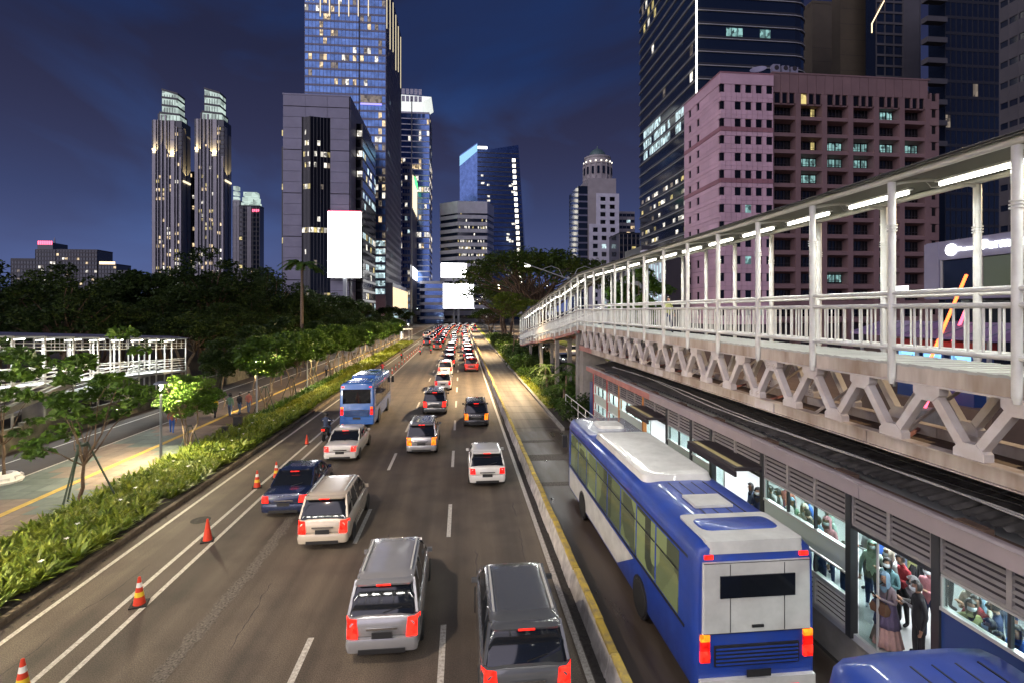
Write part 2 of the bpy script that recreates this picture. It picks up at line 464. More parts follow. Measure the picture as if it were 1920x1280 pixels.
M['lit_warm'] = lit_window_mat('lit_warm', (1.0, 0.74, 0.42), 1.5)
M['lit_white'] = lit_window_mat('lit_white', (1.0, 0.93, 0.80), 1.8)
M['lit_cool'] = lit_window_mat('lit_cool', (0.72, 0.95, 1.0), 1.3)
M['lit_teal'] = lit_window_mat('lit_teal', (0.45, 0.85, 0.82), 0.8, 1.3)
M['lit_yellow'] = lit_window_mat('lit_yellow', (1.0, 0.80, 0.30), 1.1)
M['lit_dim'] = lit_window_mat('lit_dim', (0.9, 0.72, 0.55), 0.35)
M['screen'] = mat('screen', (0.8, 0.8, 0.8), 0.5, emit=(1.0, 0.99, 0.98), estr=9.0)
M['sign_white'] = mat('sign_white', (0.8, 0.8, 0.8), 0.5, emit=(0.95, 0.97, 1.0), estr=4.0)
M['crown_light'] = lit_window_mat('crown_light', (0.80, 1.0, 0.90), .8, 0.3, 0.30)
M['strip_light'] = mat('strip_light', (0.8, 0.8, 0.8), 0.5, emit=(1.0, 0.93, 0.75), estr=3.0)
M['strip_warm'] = mat('strip_warm', (0.8, 0.8, 0.8), 0.5, emit=(1.0, 0.70, 0.35), estr=2.2)
M['strip_gold'] = mat('strip_gold', (0.8, 0.7, 0.5), 0.5, emit=(1.0, 0.85, 0.55), estr=1.5)
M['fin_gold'] = mat('fin_gold', (0.8, 0.7, 0.5), 0.5, emit=(1.0, 0.85, 0.55), estr=0.9)
M['strip_purple'] = mat('strip_purple', (0.3, 0.3, 0.8), 0.5, emit=(0.35, 0.30, 1.0), estr=1.6)
M['sign_red'] = mat('sign_red', (0.8, 0.1, 0.1), 0.5, emit=(1.0, 0.12, 0.22), estr=3.0)
M['sign_green'] = mat('sign_green', (0.1, 0.8, 0.2), 0.5, emit=(0.1, 1.0, 0.25), estr=2.0)
M['neon_orange'] = mat('neon_orange', (0.8, 0.2, 0.1), 0.5, emit=(1.0, 0.16, 0.03), estr=4.0)
def lens_mat(name, col, hi, lo):
    m = lit_window_mat(name, col, hi, 11.0, lo / hi); m.node_tree.nodes['Principled BSDF'].inputs['Base Color'].default_value = (col[0] * .4, col[1] * .4, col[2] * .4, 1)
    return m
M['tail'] = lens_mat('tail', (1.0, 0.012, 0.008), 1.7, .5)
M['brake'] = lens_mat('brake', (1.0, 0.018, 0.010), 4.2, .9)
M['amber'] = lens_mat('amber', (1.0, 0.20, 0.012), 3.0, .8)
M['screen_blue'] = lit_window_mat('screen_blue', (0.25, 0.62, 1.0), 2.2, 1.6, 0.2)

# road: worn asphalt with aggregate, lighter wheel tracks and darker patches
def asphalt():
    m = mat('asphalt', (0.085, 0.070, 0.056), 0.72)
    n, l = m.node_tree.nodes, m.node_tree.links
    b = n['Principled BSDF']
    g = n.new('ShaderNodeNewGeometry')
    def noise(scale, detail, stretch=None):
        mp = n.new('ShaderNodeMapping'); l.new(g.outputs['Position'], mp.inputs['Vector'])
        if stretch: mp.inputs['Scale'].default_value = stretch
        z = n.new('ShaderNodeTexNoise'); z.inputs['Scale'].default_value = scale; z.inputs['Detail'].default_value = detail
        l.new(mp.outputs['Vector'], z.inputs['Vector']); return z.outputs['Fac']
    def ramp(fac, a, c1, d, c2):
        r = n.new('ShaderNodeValToRGB'); e = r.color_ramp.elements
        e[0].position, e[1].position = a, d; e[0].color = (*c1, 1); e[1].color = (*c2, 1)
        l.new(fac, r.inputs['Fac']); return r.outputs['Color']
    def mul(a, c, f=1.0):
        x = n.new('ShaderNodeMix'); x.data_type = 'RGBA'; x.blend_type = 'MULTIPLY'; x.inputs['Factor'].default_value = f
        l.new(a, x.inputs['A']); l.new(c, x.inputs['B']); return x.outputs['Result']
    base = ramp(noise(0.35, 5, (1.0, 0.12, 1)), 0.3, (0.070, 0.056, 0.044), 0.7, (0.118, 0.092, 0.068))
    grain = ramp(noise(42, 3), 0.36, (0.50, 0.50, 0.50), 0.66, (1.45, 1.45, 1.45))
    blot = ramp(noise(0.9, 8), 0.36, (0.80, 0.80, 0.82), 0.55, (1.04, 1.04, 1.04))
    streak = ramp(noise(2.0, 3, (1.0, 0.03, 1)), 0.3, (0.74, 0.74, 0.75), 0.7, (1.18, 1.18, 1.18))
    wv = n.new('ShaderNodeTexWave'); wv.bands_direction = 'X'; wv.inputs['Scale'].default_value = 0.2; wv.inputs['Distortion'].default_value = 0.8; wv.inputs['Detail'].default_value = 2
    l.new(g.outputs['Position'], wv.inputs['Vector'])
    tracks = ramp(wv.outputs['Fac'], 0.15, (0.80, 0.80, 0.81), 0.75, (1.06, 1.06, 1.05))      # polished wheel paths and oily lane centres
    c = mul(mul(mul(mul(base, grain), blot), streak), tracks)
    l.new(c, b.inputs['Base Color'])
    bp = n.new('ShaderNodeBump'); bp.inputs['Strength'].default_value = 0.25; bp.inputs['Distance'].default_value = 0.01
    l.new(noise(70, 2), bp.inputs['Height']); l.new(bp.outputs['Normal'], b.inputs['Normal'])
    return m
M['asphalt'] = asphalt()
M['asphalt_seam'] = mat('asphalt_seam', (0.17, 0.145, 0.12), 0.9, vary=0.7, vscale=20, col2=(0.03, 0.026, 0.022), bump=0.8, bscale=25)
M['gutter_dirt'] = mat('gutter_dirt', (0.05, 0.045, 0.04), 0.9, vary=0.6, vscale=8, bump=0.7, bscale=18)
def buslane():
    m = mat('bus_lane', (0.105, 0.085, 0.065), 0.55, vary=0.9, vscale=1.1, col2=(0.028, 0.018, 0.013), stretch=(1.0, 0.16, 1), wet=0.3, detail=7, bump=0.15)
    return m
M['bus_lane'] = buslane()
M['bus_concrete'] = mat('bus_concrete', (0.17, 0.145, 0.11), 0.6, vary=0.55, vscale=1.0, stretch=(1.6, 0.07, 1), col2=(0.06, 0.048, 0.036), bump=0.15)
# people
SKIN = [mat('skin', (0.36, 0.20, 0.13), 0.55), mat('skin_light', (0.45, 0.28, 0.19), 0.55), mat('skin_dark', (0.26, 0.14, 0.09), 0.55)]
def cloth(name, c): return mat(name, c, 0.85, vary=0.25, vscale=14, bump=0.3, bscale=40)
CL = {k: cloth('cloth_' + k, c) for k, c in dict(black=(0.015, 0.015, 0.018), navy=(0.03, 0.045, 0.10), grey=(0.25, 0.25, 0.26), white=(0.65, 0.65, 0.63),
      blue=(0.04, 0.14, 0.50), teal=(0.10, 0.22, 0.24), hijab_blue=(0.16, 0.27, 0.36), plum=(0.09, 0.07, 0.13), pinkbrown=(0.36, 0.22, 0.20), mauve=(0.20, 0.16, 0.18),
      yellow=(0.60, 0.42, 0.02), red=(0.35, 0.03, 0.04), pink=(0.55, 0.25, 0.28), green=(0.10, 0.20, 0.12), olive=(0.30, 0.32, 0.12), denim=(0.10, 0.15, 0.24),
      rust=(0.40, 0.14, 0.10), cream=(0.60, 0.55, 0.45), mint=(0.45, 0.60, 0.52)).items()}
M['hair'] = mat('hair', (0.012, 0.010, 0.009), 0.45)
M['mask'] = mat('mask', (0.62, 0.68, 0.70), 0.8)
M['mask_dark'] = mat('mask_dark', (0.04, 0.04, 0.05), 0.8)
M['phone'] = mat('phone', (0.02, 0.02, 0.02), 0.2)
M['bag_brown'] = mat('bag_brown', (0.10, 0.05, 0.025), 0.6)
M['bag_blue'] = mat('bag_blue', (0.10, 0.12, 0.42), 0.7)
M['bag_orange'] = mat('bag_orange', (0.55, 0.22, 0.03), 0.7)
# ---------------------------------------------------------------- ground, road, pavements
def sheet(name, m, x0, x1, y0, y1, z, parent=None, nx=1, ny=1):
    V = [(x0 + (x1 - x0) * i / nx, y0 + (y1 - y0) * j / ny, z) for j in range(ny + 1) for i in range(nx + 1)]
    F = [(j * (nx + 1) + i, j * (nx + 1) + i + 1, (j + 1) * (nx + 1) + i + 1, (j + 1) * (nx + 1) + i) for j in range(ny) for i in range(nx)]
    return MB().add(V, F).build(name, m, parent, recalc=False)
def struct(o, label):
    return tag(o, label, None, None, 'structure')
Y0, Y1 = -25.0, 520.0
struct(sheet('ground', M['ground'], -2500, 2500, -600, 4000, -0.03), 'dark city ground running out to the horizon')
road = struct(sheet('road', M['asphalt'], -11.3, 2.72, Y0, Y1, 0.0), 'brown lit asphalt road with several lanes of traffic')
sheet('gutter_strip', M['gutter_dirt'], 2.82, 3.06, Y0, 260, 0.004, road)
bus_lane = struct(sheet('bus_lane', M['bus_lane'], 2.72, 8.28, Y0, 33.0, 0.0), 'stained wet bus lane between barrier and station')
bus_lane_far = struct(sheet('bus_lane_far', M['bus_concrete'], 2.72, 6.5, 33.0, Y1, 0.001), 'pale worn concrete bus lane beyond the station')
# slab joints of the concrete lane
for i in range(44):
    y = 34 + i * 2.6
    bx('slab_joint', M['joint_dark'], bus_lane_far, 3.45, 6.45, y, y + 0.05, 0.002, 0.006)
for (a, b, c, d) in ((3.5, 6.3, 26.5, 27.6), (3.5, 5.6, 30.2, 30.7), (3.6, 6.4, 22.6, 23.1)):
    bx('repair_patch', M['asphalt_seam'], bus_lane, a, b, c, d, 0.001, 0.006)
# painted lines
def line(name, m, x, w, y0, y1, z=0.005, parent=road): return bx(name, m, parent, x - w / 2, x + w / 2, y0, y1, z - 0.004, z)
line('edge_line', M['paint'], 2.72, 0.15, Y0, 400)
line('edge_line', M['paint'], -10.77, 0.13, Y0, 330)
line('separator_line', M['paint'], -8.35, 0.13, Y0, 300)
line('separator_line', M['paint'], -8.99, 0.13, Y0, 64)
for k in range(30):
    y = 1.9 + 8.0 * k
    line('lane_dash', M['paint'], -0.44, 0.14, y + 9.7 - 1.9 + 0.15, y + 12.7 - 1.9 + 0.15)
    line('lane_dash', M['paint'], -3.57, 0.14, y + 9.7 - 1.9 - 0.05, y + 12.7 - 1.9 - 0.05)
# milled seam along the lane
V, F = [], []
rs = np.random.default_rng(3)
n = 220
for i in range(n):
    y = 4 + i * 0.14; w = 0.13 + 0.10 * abs(math.sin(i * 0.31)) * rs.random() + 0.04 * rs.random()
    c = -6.35 + 0.05 * math.sin(i * 0.09) + 0.02 * rs.normal()
    V += [(c - w, y, 0.003 + 0.004), (c + w, y, 0.003 + 0.004)]
F = [(2 * i, 2 * i + 1, 2 * i + 3, 2 * i + 2) for i in range(n - 1)]
MB().add(V, F).build('milled_seam', M['asphalt_seam'], road, recalc=False)
# wandering cracks in the asphalt
for (cx_, ya_, yb_) in ((-5.25, 7, 15.5), (-5.0, 18, 25), (-9.8, 9, 17), (0.4, 12.5, 17), (-2.6, 14, 19.5), (1.9, 14, 21)):
    V = []; m_ = int((yb_ - ya_) / .12); cxx = cx_
    for i in range(m_):
        cxx += rs.normal() * .022; w = .006 + .009 * rs.random() if (i // 9) % 4 else .001
        V += [(cxx - w, ya_ + i * .12, .0035), (cxx + w, ya_ + i * .12, .0035)]
    MB().add(V, [(2 * i, 2 * i + 1, 2 * i + 3, 2 * i + 2) for i in range(m_ - 1)]).build('crack', M['joint_dark'], road, recalc=False)
for (px_, py_, r_) in ((-9.7, 20.2, .34), (-2.0, 33.5, .33), (1.2, 15.4, .30)):
    mc = MB().tube((px_, py_, .001), (px_, py_, .006), r_, r_, 20).build('drain_cover', M['gutter_dirt'], road)
# leaf scraps and pebbles along the gutter
mb = MB()
for i in range(420):
    x = -11.28 + abs(rs.normal()) * 0.16 if i % 2 else 2.8 + rs.random() * 0.26
    y = rs.uniform(6, 45); s_ = rs.uniform(0.015, 0.05)
    a = rs.uniform(0, 6.28)
    mb.add([(x + s_ * math.cos(a + t), y + s_ * math.sin(a + t) * 1.6, 0.008 + 0.01 * (t > 3)) for t in (0, 1.6, 3.1, 4.7)], [(0, 1, 2, 3)])
tag(mb.build('litter', M['gutter_dirt'], road, recalc=False), kind='stuff')
# left kerb
kerb = struct(bx('kerb', M['kerb'], None, -11.50, -11.32, 48, 330, -0.02, 0.16), 'low brown kerb between road and planted strip')
k_mesh = MB().loft([[(x, y, z) for x, z in ((-.10, -.02), (.10, -.02), (.10, .12), (.075, .155), (-.075, .155), (-.10, .14))] for y in (-.295, .295)]).mesh('kerb_stone', M['kerb'])
kr = struct(thing('kerb_row', 'row of brown concrete kerb stones along the planted strip', None), None)
for i in range(92):
    obj('kerb_stone', k_mesh, kr, (-11.41 + 0.008 * math.sin(i * 2.3), -7 + 0.3 + i * 0.6, 0.0))
# planted strip bed
bed = struct(bx('planting_bed', M['soil'], None, -15.15, -11.51, -12, 330, -0.02, 0.12), 'soil bed of the planted strip')
rear_kerb = struct(bx('rear_kerb', M['concrete'], None, -15.30, -15.16, -12, 330, -0.02, 0.17), 'thin concrete edging behind the planted strip')
# pavement on the left
pave = struct(sheet('pavement', M['pave_brown'], -20.35, -15.31, -12, 330, 0.10), 'wide paved footpath beside the planted strip')
bike = struct(sheet('cycle_path', M['pave_dark'], -24.6, -20.35, -12, 330, 0.095), 'dark asphalt cycle path with white edge lines')
line('path_line', M['paint'], -20.3, 0.12, -12, 90, 0.108, pave)
line('path_line', M['paint'], -22.95, 0.10, -12, 90, 0.104, bike)
line('tactile_strip', M['yellow_line'], -17.3, 0.30, -12, 150, 0.112, pave)
xs = [-15.34, -16.0, -16.58, -17.13, None, -17.47, -18.2, -18.93, -19.66, -20.22]
for j in range(36):
    y = 4.0 + j * 0.9
    for a, b in zip(xs[:-1], xs[1:]):
        if a is None or b is None: continue
        tealish = (int((y + 0.8 * a) / 2.7) % 3 == 0) or (a < -18.5 and j % 5 in (1, 2))
        bx('paving_slab', M['pave_teal'] if tealish else M['pave'], pave, b + 0.008, a - 0.008, y + 0.008, y + 0.892, 0.098, 0.1065 + 0.002 * rs.random())
# retaining wall of the park, in panels with piers
pw = tag(thing('park_wall', 'low mossy stone wall between cycle path and dark park', 'wall', (-24.9, 5, 0)), None)
for i in range(30):
    y = -5 + i * 4.0
    bx('wall_panel', M['stone'], pw, -0.22, 0.0, y + 0.15, y + 3.85, -0.02, 1.25 + 0.05 * math.sin(i))
    bx('wall_pier', M['stone'], pw, -0.28, 0.05, y - 0.15, y + 0.15, -0.02, 1.45)
park = struct(sheet('park_ground', M['soil'], -160, -25.2, -12, 330, 0.35), 'dark earth of the tree-filled park')
# right of the bus lane: planted median, other carriageway, lawn and plaza
median = struct(bx('median_bed', M['soil'], None, 6.75, 11.6, 33.2, 330, -0.02, 0.14), 'planted median bed beyond the bus station')
struct(bx('median_kerb', M['concrete'], None, 6.52, 6.74, 33.1, 330, -0.02, 0.18), 'concrete kerb along the planted median')
mg = struct(sheet('median_grass', M['lawn'], 6.76, 7.9, 40, 330, 0.15), 'narrow grass verge along the median')
r2 = struct(sheet('opposite_road', M['asphalt'], 13.0, 23.0, Y0, Y1, 0.001), 'opposite carriageway seen through the bridge truss')
for k in range(24): line('lane_dash', M['paint'], 18.0, 0.14, -6 + 8 * k, -3 + 8 * k, 0.006, r2)
line('edge_line', M['paint'], 13.3, 0.14, Y0, 300, 0.006, r2); line('edge_line', M['paint'], 22.7, 0.14, Y0, 300, 0.006, r2)
struct(bx('verge', M['lawn'], None, 23.1, 26.5, Y0, 140, -0.02, 0.16), 'bright grass verge on the far side of the road')
struct(sheet('plaza', M['plaza'], 26.5, 130, Y0, 98, 0.10), 'reddish paved plaza in front of the office blocks')

# ---------------------------------------------------------------- lane divider: concrete kerb wall with yellow top, in segments
div = tag(thing('lane_divider', 'long low concrete lane divider with worn yellow top edge', 'barrier', (3.2, 0, 0)), None)
prof = [(-.17, -.02), (.17, -.02), (.17, .10), (.125, .50), (-.06, .50), (-.15, .12)]
seg = MB().loft([[(x, y, z) for x, z in prof] for y in (-.585, .585)]).mesh('divider_segment', M['barrier'])
topm = MB().loft([[(x, y, z) for x, z in ((-.055, .502), (.135, .502), (.13, .56), (.11, .575), (-.03, .575), (-.05, .56))] for y in (-.575, .575)]).mesh('yellow_top', M['barrier_yellow'])
for i in range(110):
    y = 4 + i * 1.2
    dx = 0.012 * math.sin(i * 1.9) + (0.06 * math.sin((i - 40) * 0.5) if 38 < i < 48 else 0)
    s_ = obj('divider_segment', seg, div, (dx, y, 0))
    s_.rotation_euler = (0, 0, 0.008 * math.sin(i * 2.7))
    obj('yellow_top', topm, s_)
mb = MB()
for i in range(110, 250):
    y = 4 + i * 1.2
    mb.loft([[(x, y + d, z) for x, z in prof] for d in (-.585, .585)])
tag(mb.build('divider_segments', M['barrier'], div), kind='stuff')
# ---------------------------------------------------------------- covered footbridge over the bus station
XN, XF = 8.6, 10.5
BAY = 2.33
NB0, NBF, NBR = 1, 13, 16            # flat bays 1..13, then the ramp
def deck_z(y):
    """top of the deck: level, then a ramp that falls in three flights with short landings"""
    y0 = 37.2
    if y <= y0: return 6.77
    t = y - y0; z = 6.77
    for L, s_ in ((10.5, -0.105), (1.6, 0), (10.5, -0.105), (1.6, 0), (12.0, -0.105), (50, 0)):
        d = min(t, L); z += d * s_; t -= d
        if t <= 0: break
    return z
br = thing('footbridge', 'covered white steel footbridge with truss and ramp above the bus station', 'footbridge', (0, 0, 0))
py = [4.82 + BAY * i for i in range(31)]            # post lines
post_prof = [(.075, 0), (.075, 1.0)]
def zs(y, dz): return deck_z(y) + dz
# posts with ring collars
def make_post(name, x, y, near):
    z0, z1 = zs(y, -0.42 if near else -0.05), zs(y, 3.60)
    mb = MB()
    mb.tube((x, y, z0 + 0.12), (x, y, z1), .072, .072, 12)
    mb.tube((x, y, z0), (x, y, z0 + 0.12), .045, .072, 12)
    o = mb.build('post', M['white_steel'], br, smooth=True)
    c = MB()
    for k in range(3):
        z = zs(y, 2.62 + 0.055 * k); c.tube((x, y, z), (x, y, z + 0.022), .098, .098, 12)
    c.build('collar', M['white_steel'], o, smooth=True)
for i, y in enumerate(py):
    make_post('post', XN, y, True); make_post('post', XF, y, False)
    # curved roof arm from post to post
    pts = []
    for k in range(9):
        t = k / 8; pts.append((XN + (XF - XN) * t, y, zs(y, 3.56 + 0.12 * math.sin(math.pi * t))))
    MB().path(pts, .035, 8).build('roof_arm', M['white_steel'], br, smooth=True)
# rails, edge beams, roof purlins between successive post lines
def run(name, m, x, dz, w, h, y0=py[0] - 2.33, y1=None, rnd=True, parent=br):
    ys = [y0] + [y for y in py if y > y0 + .01]
    mb = MB()
    for a, b in zip(ys[:-1], ys[1:]):
        if rnd: mb.tube((x, a, zs(a, dz)), (x, b, zs(b, dz)), w, w, 10)
        else: mb.bar((x, a, zs(a, dz)), (x, b, zs(b, dz)), w, h)
    return mb.build(name, m, parent, smooth=rnd)
for x, sg in ((XN, 1), (XF, -1)):
    run('top_rail', M['white_steel'], x, 1.38, .048, 0)
    run('hand_rail', M['white_steel'], x, 1.12, .048, 0)
    run('bottom_rail', M['white_steel'], x, 0.30 if x == XN else 0.2, .048, 0)
    run('roof_beam', M['white_steel'], x, 3.68, .065, 0)
    run('edge_beam', M['chord'] if x == XN else M['truss'], x + sg * 0.12, -0.175, 0.12, 0.33, rnd=False)
    run('beam_flange', M['truss'], x + sg * 0.12, -0.355, 0.22, 0.025, rnd=False)
# balusters: one by one on the near side of the level span and the far rail behind it, joined beyond
bal_mesh = {}
def baluster(x, y, par):
    z0, z1 = zs(y, 0.32 if x == XN else .22), zs(y, 1.10)
    key = round(z1 - z0, 2)
    if key not in bal_mesh: bal_mesh[key] = MB().tube((0, 0, 0), (0, 0, z1 - z0), .021, .021, 8).mesh('baluster', M['white_steel'], smooth=True)
    obj('baluster', bal_mesh[key], par, (x, y, z0))
for i in range(30):
    far = MB()
    for k in range(1, 9):
        y = py[i] + BAY * k / 9
        if i < 15:
            baluster(XN, y, br); baluster(XF, y, br)
        else:
            for x in (XN, XF): far.tube((x, y, zs(y, .3)), (x, y, zs(y, 1.1)), .021, .021, 6, caps=False)
    if far.v: tag(far.build('balusters', M['white_steel'], br, smooth=True), kind='stuff')
# deck plates (ribbed)
for i in range(-1, 30):
    a = py[0] + BAY * i; b = a + BAY
    mb = MB(); n = 14 if i < 14 else 4
    for k in range(n):
        ya, yb = a + BAY * k / n, a + BAY * (k + 1) / n
        h = 0.012 if k % 2 else 0.0
        za, zb = deck_z(ya) + h, deck_z(yb) + h
        mb.add([(XN + .05, ya, za), (XF - .05, ya, za), (XF - .05, yb, zb), (XN + .05, yb, zb), (XN + .05, ya, za - .05), (XF - .05, ya, za - .05), (XF - .05, yb, zb - .05), (XN + .05, yb, zb - .05)],
               [(0, 1, 2, 3), (7, 6, 5, 4), (0, 4, 5, 1), (2, 6, 7, 3), (1, 5, 6, 2), (3, 7, 4, 0)])
    mb.build('deck_plate', M['deck'], br)
    # shallow vaulted roof sheet
    r_ = MB(); ring = []
    for y in (a, b):
        rr = []
        for k in range(9):
            t = k / 8; rr.append((XN - .16 + (XF - XN + .32) * t, y, zs(y, 3.745 + 0.13 * math.sin(math.pi * t))))
        for k in range(8, -1, -1):
            t = k / 8; rr.append((XN - .16 + (XF - XN + .32) * t, y, zs(y, 3.725 + 0.13 * math.sin(math.pi * t))))
        ring.append(rr)
    r_.loft(ring, caps=True)
    r_.build('roof_sheet', M['roof_under'], br, smooth=30)
    r2_ = MB(); ring = []
    for y in (a + .01, b - .01):
        rr = []
        for k in range(9):
            t = k / 8; rr.append((XN - .20 + (XF - XN + .40) * t, y, zs(y, 3.775 + 0.13 * math.sin(math.pi * t))))
        for k in range(8, -1, -1):
            t = k / 8; rr.append((XN - .20 + (XF - XN + .40) * t, y, zs(y, 3.755 + 0.13 * math.sin(math.pi * t))))
        ring.append(rr)
    r2_.loft(ring)
    r2_.build('roof_cladding', M['roof_sheet'], br, smooth=30)
# fluorescent fittings, lit
tube_m = MB().tube((0, -.80, 0), (0, .80, 0), .04, .04, 10).mesh('lamp_tube', M['tube'], smooth=True)
hous_m = MB().box(-.07, .07, -.86, .86, .045, .085).mesh('lamp_housing', M['white_steel'])
for i in range(-1, 30):
    a = py[0] + BAY * (i + .5); b = a
    o = obj('lamp_fitting', hous_m, br, ((XN + XF) / 2 - 0.25, a, zs(a, 3.50)))
    slope = math.atan2(deck_z(a + .5) - deck_z(a - .5), 1.0)
    o.rotation_euler = (slope, 0, 0)
    t = obj('lamp_tube', tube_m, o)
    c = MB().path([(-.02, .7, .08), (.05, .85, -.05), (.0, 1.0, -.02), (-.02, 1.1, .12)], .008, 5)
    c.build('lamp_cable', M['cable_grey'], o)
    ld = bpy.data.lights.new('tube_light', 'AREA'); ld.shape = 'RECTANGLE'; ld.size = 0.12; ld.size_y = 1.3
    ld.energy = 80.0; ld.color = (0.97, 1.0, 0.94)
    lo = bpy.data.objects.new('tube_light', ld); COL.objects.link(lo); lo.parent = o; lo.location = (0, 0, -0.06)
# truss: chords, diagonals, gusset plates with bolts
YT0, YT1, PAN = 4.75, 37.2, 1.6
for x in (XN + .12, XF - .12):
    for k in range(9):
        a = YT0 - 2.33 + k * 3.9
        b = min(a + 3.9, YT1)
        mat_ = M['truss_red'] if k == 8 else M['chord']
        mb = MB()
        mb.box(x - .05, x + .05, a, b - .02, 5.0, 5.26); mb.box(x - .13, x + .13, a, b - .02, 4.975, 5.0); mb.box(x - .13, x + .13, a, b - .02, 5.26, 5.285)
        mb.build('chord', mat_, br)
    # fishplates
    for y in (13.9, 21.8):
        bx('splice_plate', M['truss'], br, x - .075 - .02, x - .053, y - .45, y + .45, 5.0, 5.27)
dia_mesh = {}
def diagonal(x, y0, z0, y1, z1):
    return MB().bar((x, y0, z0), (x, y1, z1), 0.16, 0.15).build('truss_diagonal', M['truss'], br)
for x in (XN + .12, XF - .12):
    k = 0
    y = YT0
    while y + PAN < YT1 + 0.2:
        diagonal(x, y + .10, 5.40, y + PAN / 2 - .10, 6.28)
        diagonal(x, y + PAN / 2 + .10, 6.28, y + PAN - .10, 5.40)
        for (yc, zc, s_) in ((y, 5.285, 1), (y + PAN / 2, 6.40, -1)):
            mb = MB()
            poly = [(yc - .27, zc), (yc + .27, zc), (yc + .27, zc + s_ * .13), (yc + .13, zc + s_ * .26), (yc - .13, zc + s_ * .26), (yc - .27, zc + s_ * .13)]
            mb.prism(poly, x - .095, x + .095, axis='x')
            g = mb.build('gusset_plate', M['truss'], br)
            if k in (5, 6, 12) and s_ == (1 if k == 6 else -1):
                bm_ = MB()
                for dy in (-.13, .13):
                    for oy, oz in ((-.045, 0), (.045, 0), (0, .05), (0, -.05)):
                        zz = zc + s_ * .12 + oz
                        bm_.tube((x - .095, yc + dy + oy, zz), (x - .115, yc + dy + oy, zz), .018, .018, 6)
                bm_.build('bolts', M['chord'], g)
        y += PAN; k += 1
# cross bracing between the trusses (thin rods) and floor beams
for i in range(14):
    y = YT0 + i * 2 * PAN / 1.0 * 0.74
    if y > YT1 - 2: break
    MB().bar((XN + .12, y, 5.14), (XF - .12, y + 1.2, 5.14), .06, .06).build('brace', M['truss_red'], br)
    MB().bar((XN + .12, y, 5.3), (XF - .12, y, 6.35), .05, .05).build('brace', M['chord'], br)
    bx('floor_beam', M['truss'], br, XN + .2, XF - .2, y, y + .12, 6.45, 6.6)
# underside plate between the bottom chords (dark brown soffit walkway)
bx('service_plate', M['gutter'], br, XN + .27, XF - .27, YT0, YT1 - .2, 5.02, 5.06)
# ramp edge beams in red primer and the columns that carry it
mb = MB()
for i in range(14, 30):
    a, b = py[i], py[i + 1]
    for x in (XN + .10, XF - .10): mb.bar((x, a, zs(a, -.48)), (x, b, zs(b, -.48)), .14, .22)
mb.build('ramp_girder', M['truss_red'], br)
for y, w in ((38.2, .75), (47.5, .55), (57.0, .5), (66.0, .5)):
    for x in (XN + .35, XF - .35):
        bx('column', M['concrete'], br, x - w / 2 * .6, x + w / 2 * .6, y - w / 2, y + w / 2, 0.1, zs(y, -.62))
    bx('column_head', M['concrete'], br, XN, XF, y - w / 2 - .05, y + w / 2 + .05, zs(y, -.60), zs(y, -.42 if y < 40 else -.40))
bx('pier', M['concrete'], br, XN + .15, XF - .1, 36.3, 37.3, 0.1, 4.96)
# ---------------------------------------------------------------- bus station under the bridge
XS, XB = 8.3, 12.4
FZ = 0.95
st = thing('bus_station', 'long bus station with louvred walls, glass windows and open doors', 'bus station', (XS, 0, 0))
SY0, SY1 = -2.0, 31.6
def sb(name, m, x0, x1, y0, y1, z0, z1, par=None): return bx(name, m, par or st, x0 - (XS if par in (None, st) else 0), x1 - (XS if par in (None, st) else 0), y0, y1, z0, z1)
sb('floor', M['station_floor'], XS, XB, SY0, SY1, FZ - .15, FZ)
sb('plinth', M['concrete'], XS + .1, XB, SY0, SY1, -.02, FZ - .15)
sb('back_wall', M['station_wall'], XB, XB + .1, SY0, SY1, FZ, 4.1)
sb('ceiling', M['station_wall'], XS + .15, XB, SY0, SY1, 4.0, 4.05)
sb('end_wall', M['station_wall'], XS + .1, XB, SY1, SY1 + .1, FZ, 4.0)
# fascia in lengths
for i in range(9):
    a = SY0 + i * 3.9; b = min(a + 3.88, SY1 + 1.0)
    f = sb('fascia', M['fascia'] if i < 6 else M['truss_red'], 8.06, 8.2, a, b, 3.98, 4.25)
    sb('fascia_cap', M['fascia'], 8.04, 8.3, a, b, 4.25, 4.275)
sb('gutter', M['gutter'], 8.3, 8.62, SY0, SY1 + .6, 4.10, 4.18)
for i in range(12):
    y = SY0 + 1 + i * 2.8
    sb('roof_bracket', M['gutter'], 8.31, 8.50, y, y + .5, 4.18, 4.30)
# corrugated roof: two slopes with real corrugations, split in sheets
def corr(x0, z0, x1, z1, ya, yb):
    n = int((yb - ya) / 0.055); V, F = [], []
    for i in range(n + 1):
        y = ya + (yb - ya) * i / n
        d = 0.028 * math.sin(2 * math.pi * y / 0.22)
        V += [(x0, y, z0 + d), (x1, y, z1 + d)]
    for i in range(n): F.append((2 * i, 2 * i + 1, 2 * i + 3, 2 * i + 2))
    return V, F
for i in range(17):
    ya = SY0 + i * 2.0; yb = ya + 2.02
    dz = 0.006 * (i % 2)
    for (xa, za, xb_, zb) in ((8.52, 4.36, 10.55, 4.72), (10.55, 4.73, 12.7, 4.35)):
        V, F = corr(xa - XS, za + dz, xb_ - XS, zb + dz, ya, yb)
        MB().add(V, F).build('roof_sheet', M['corrugated'], st, smooth='all', recalc=False)
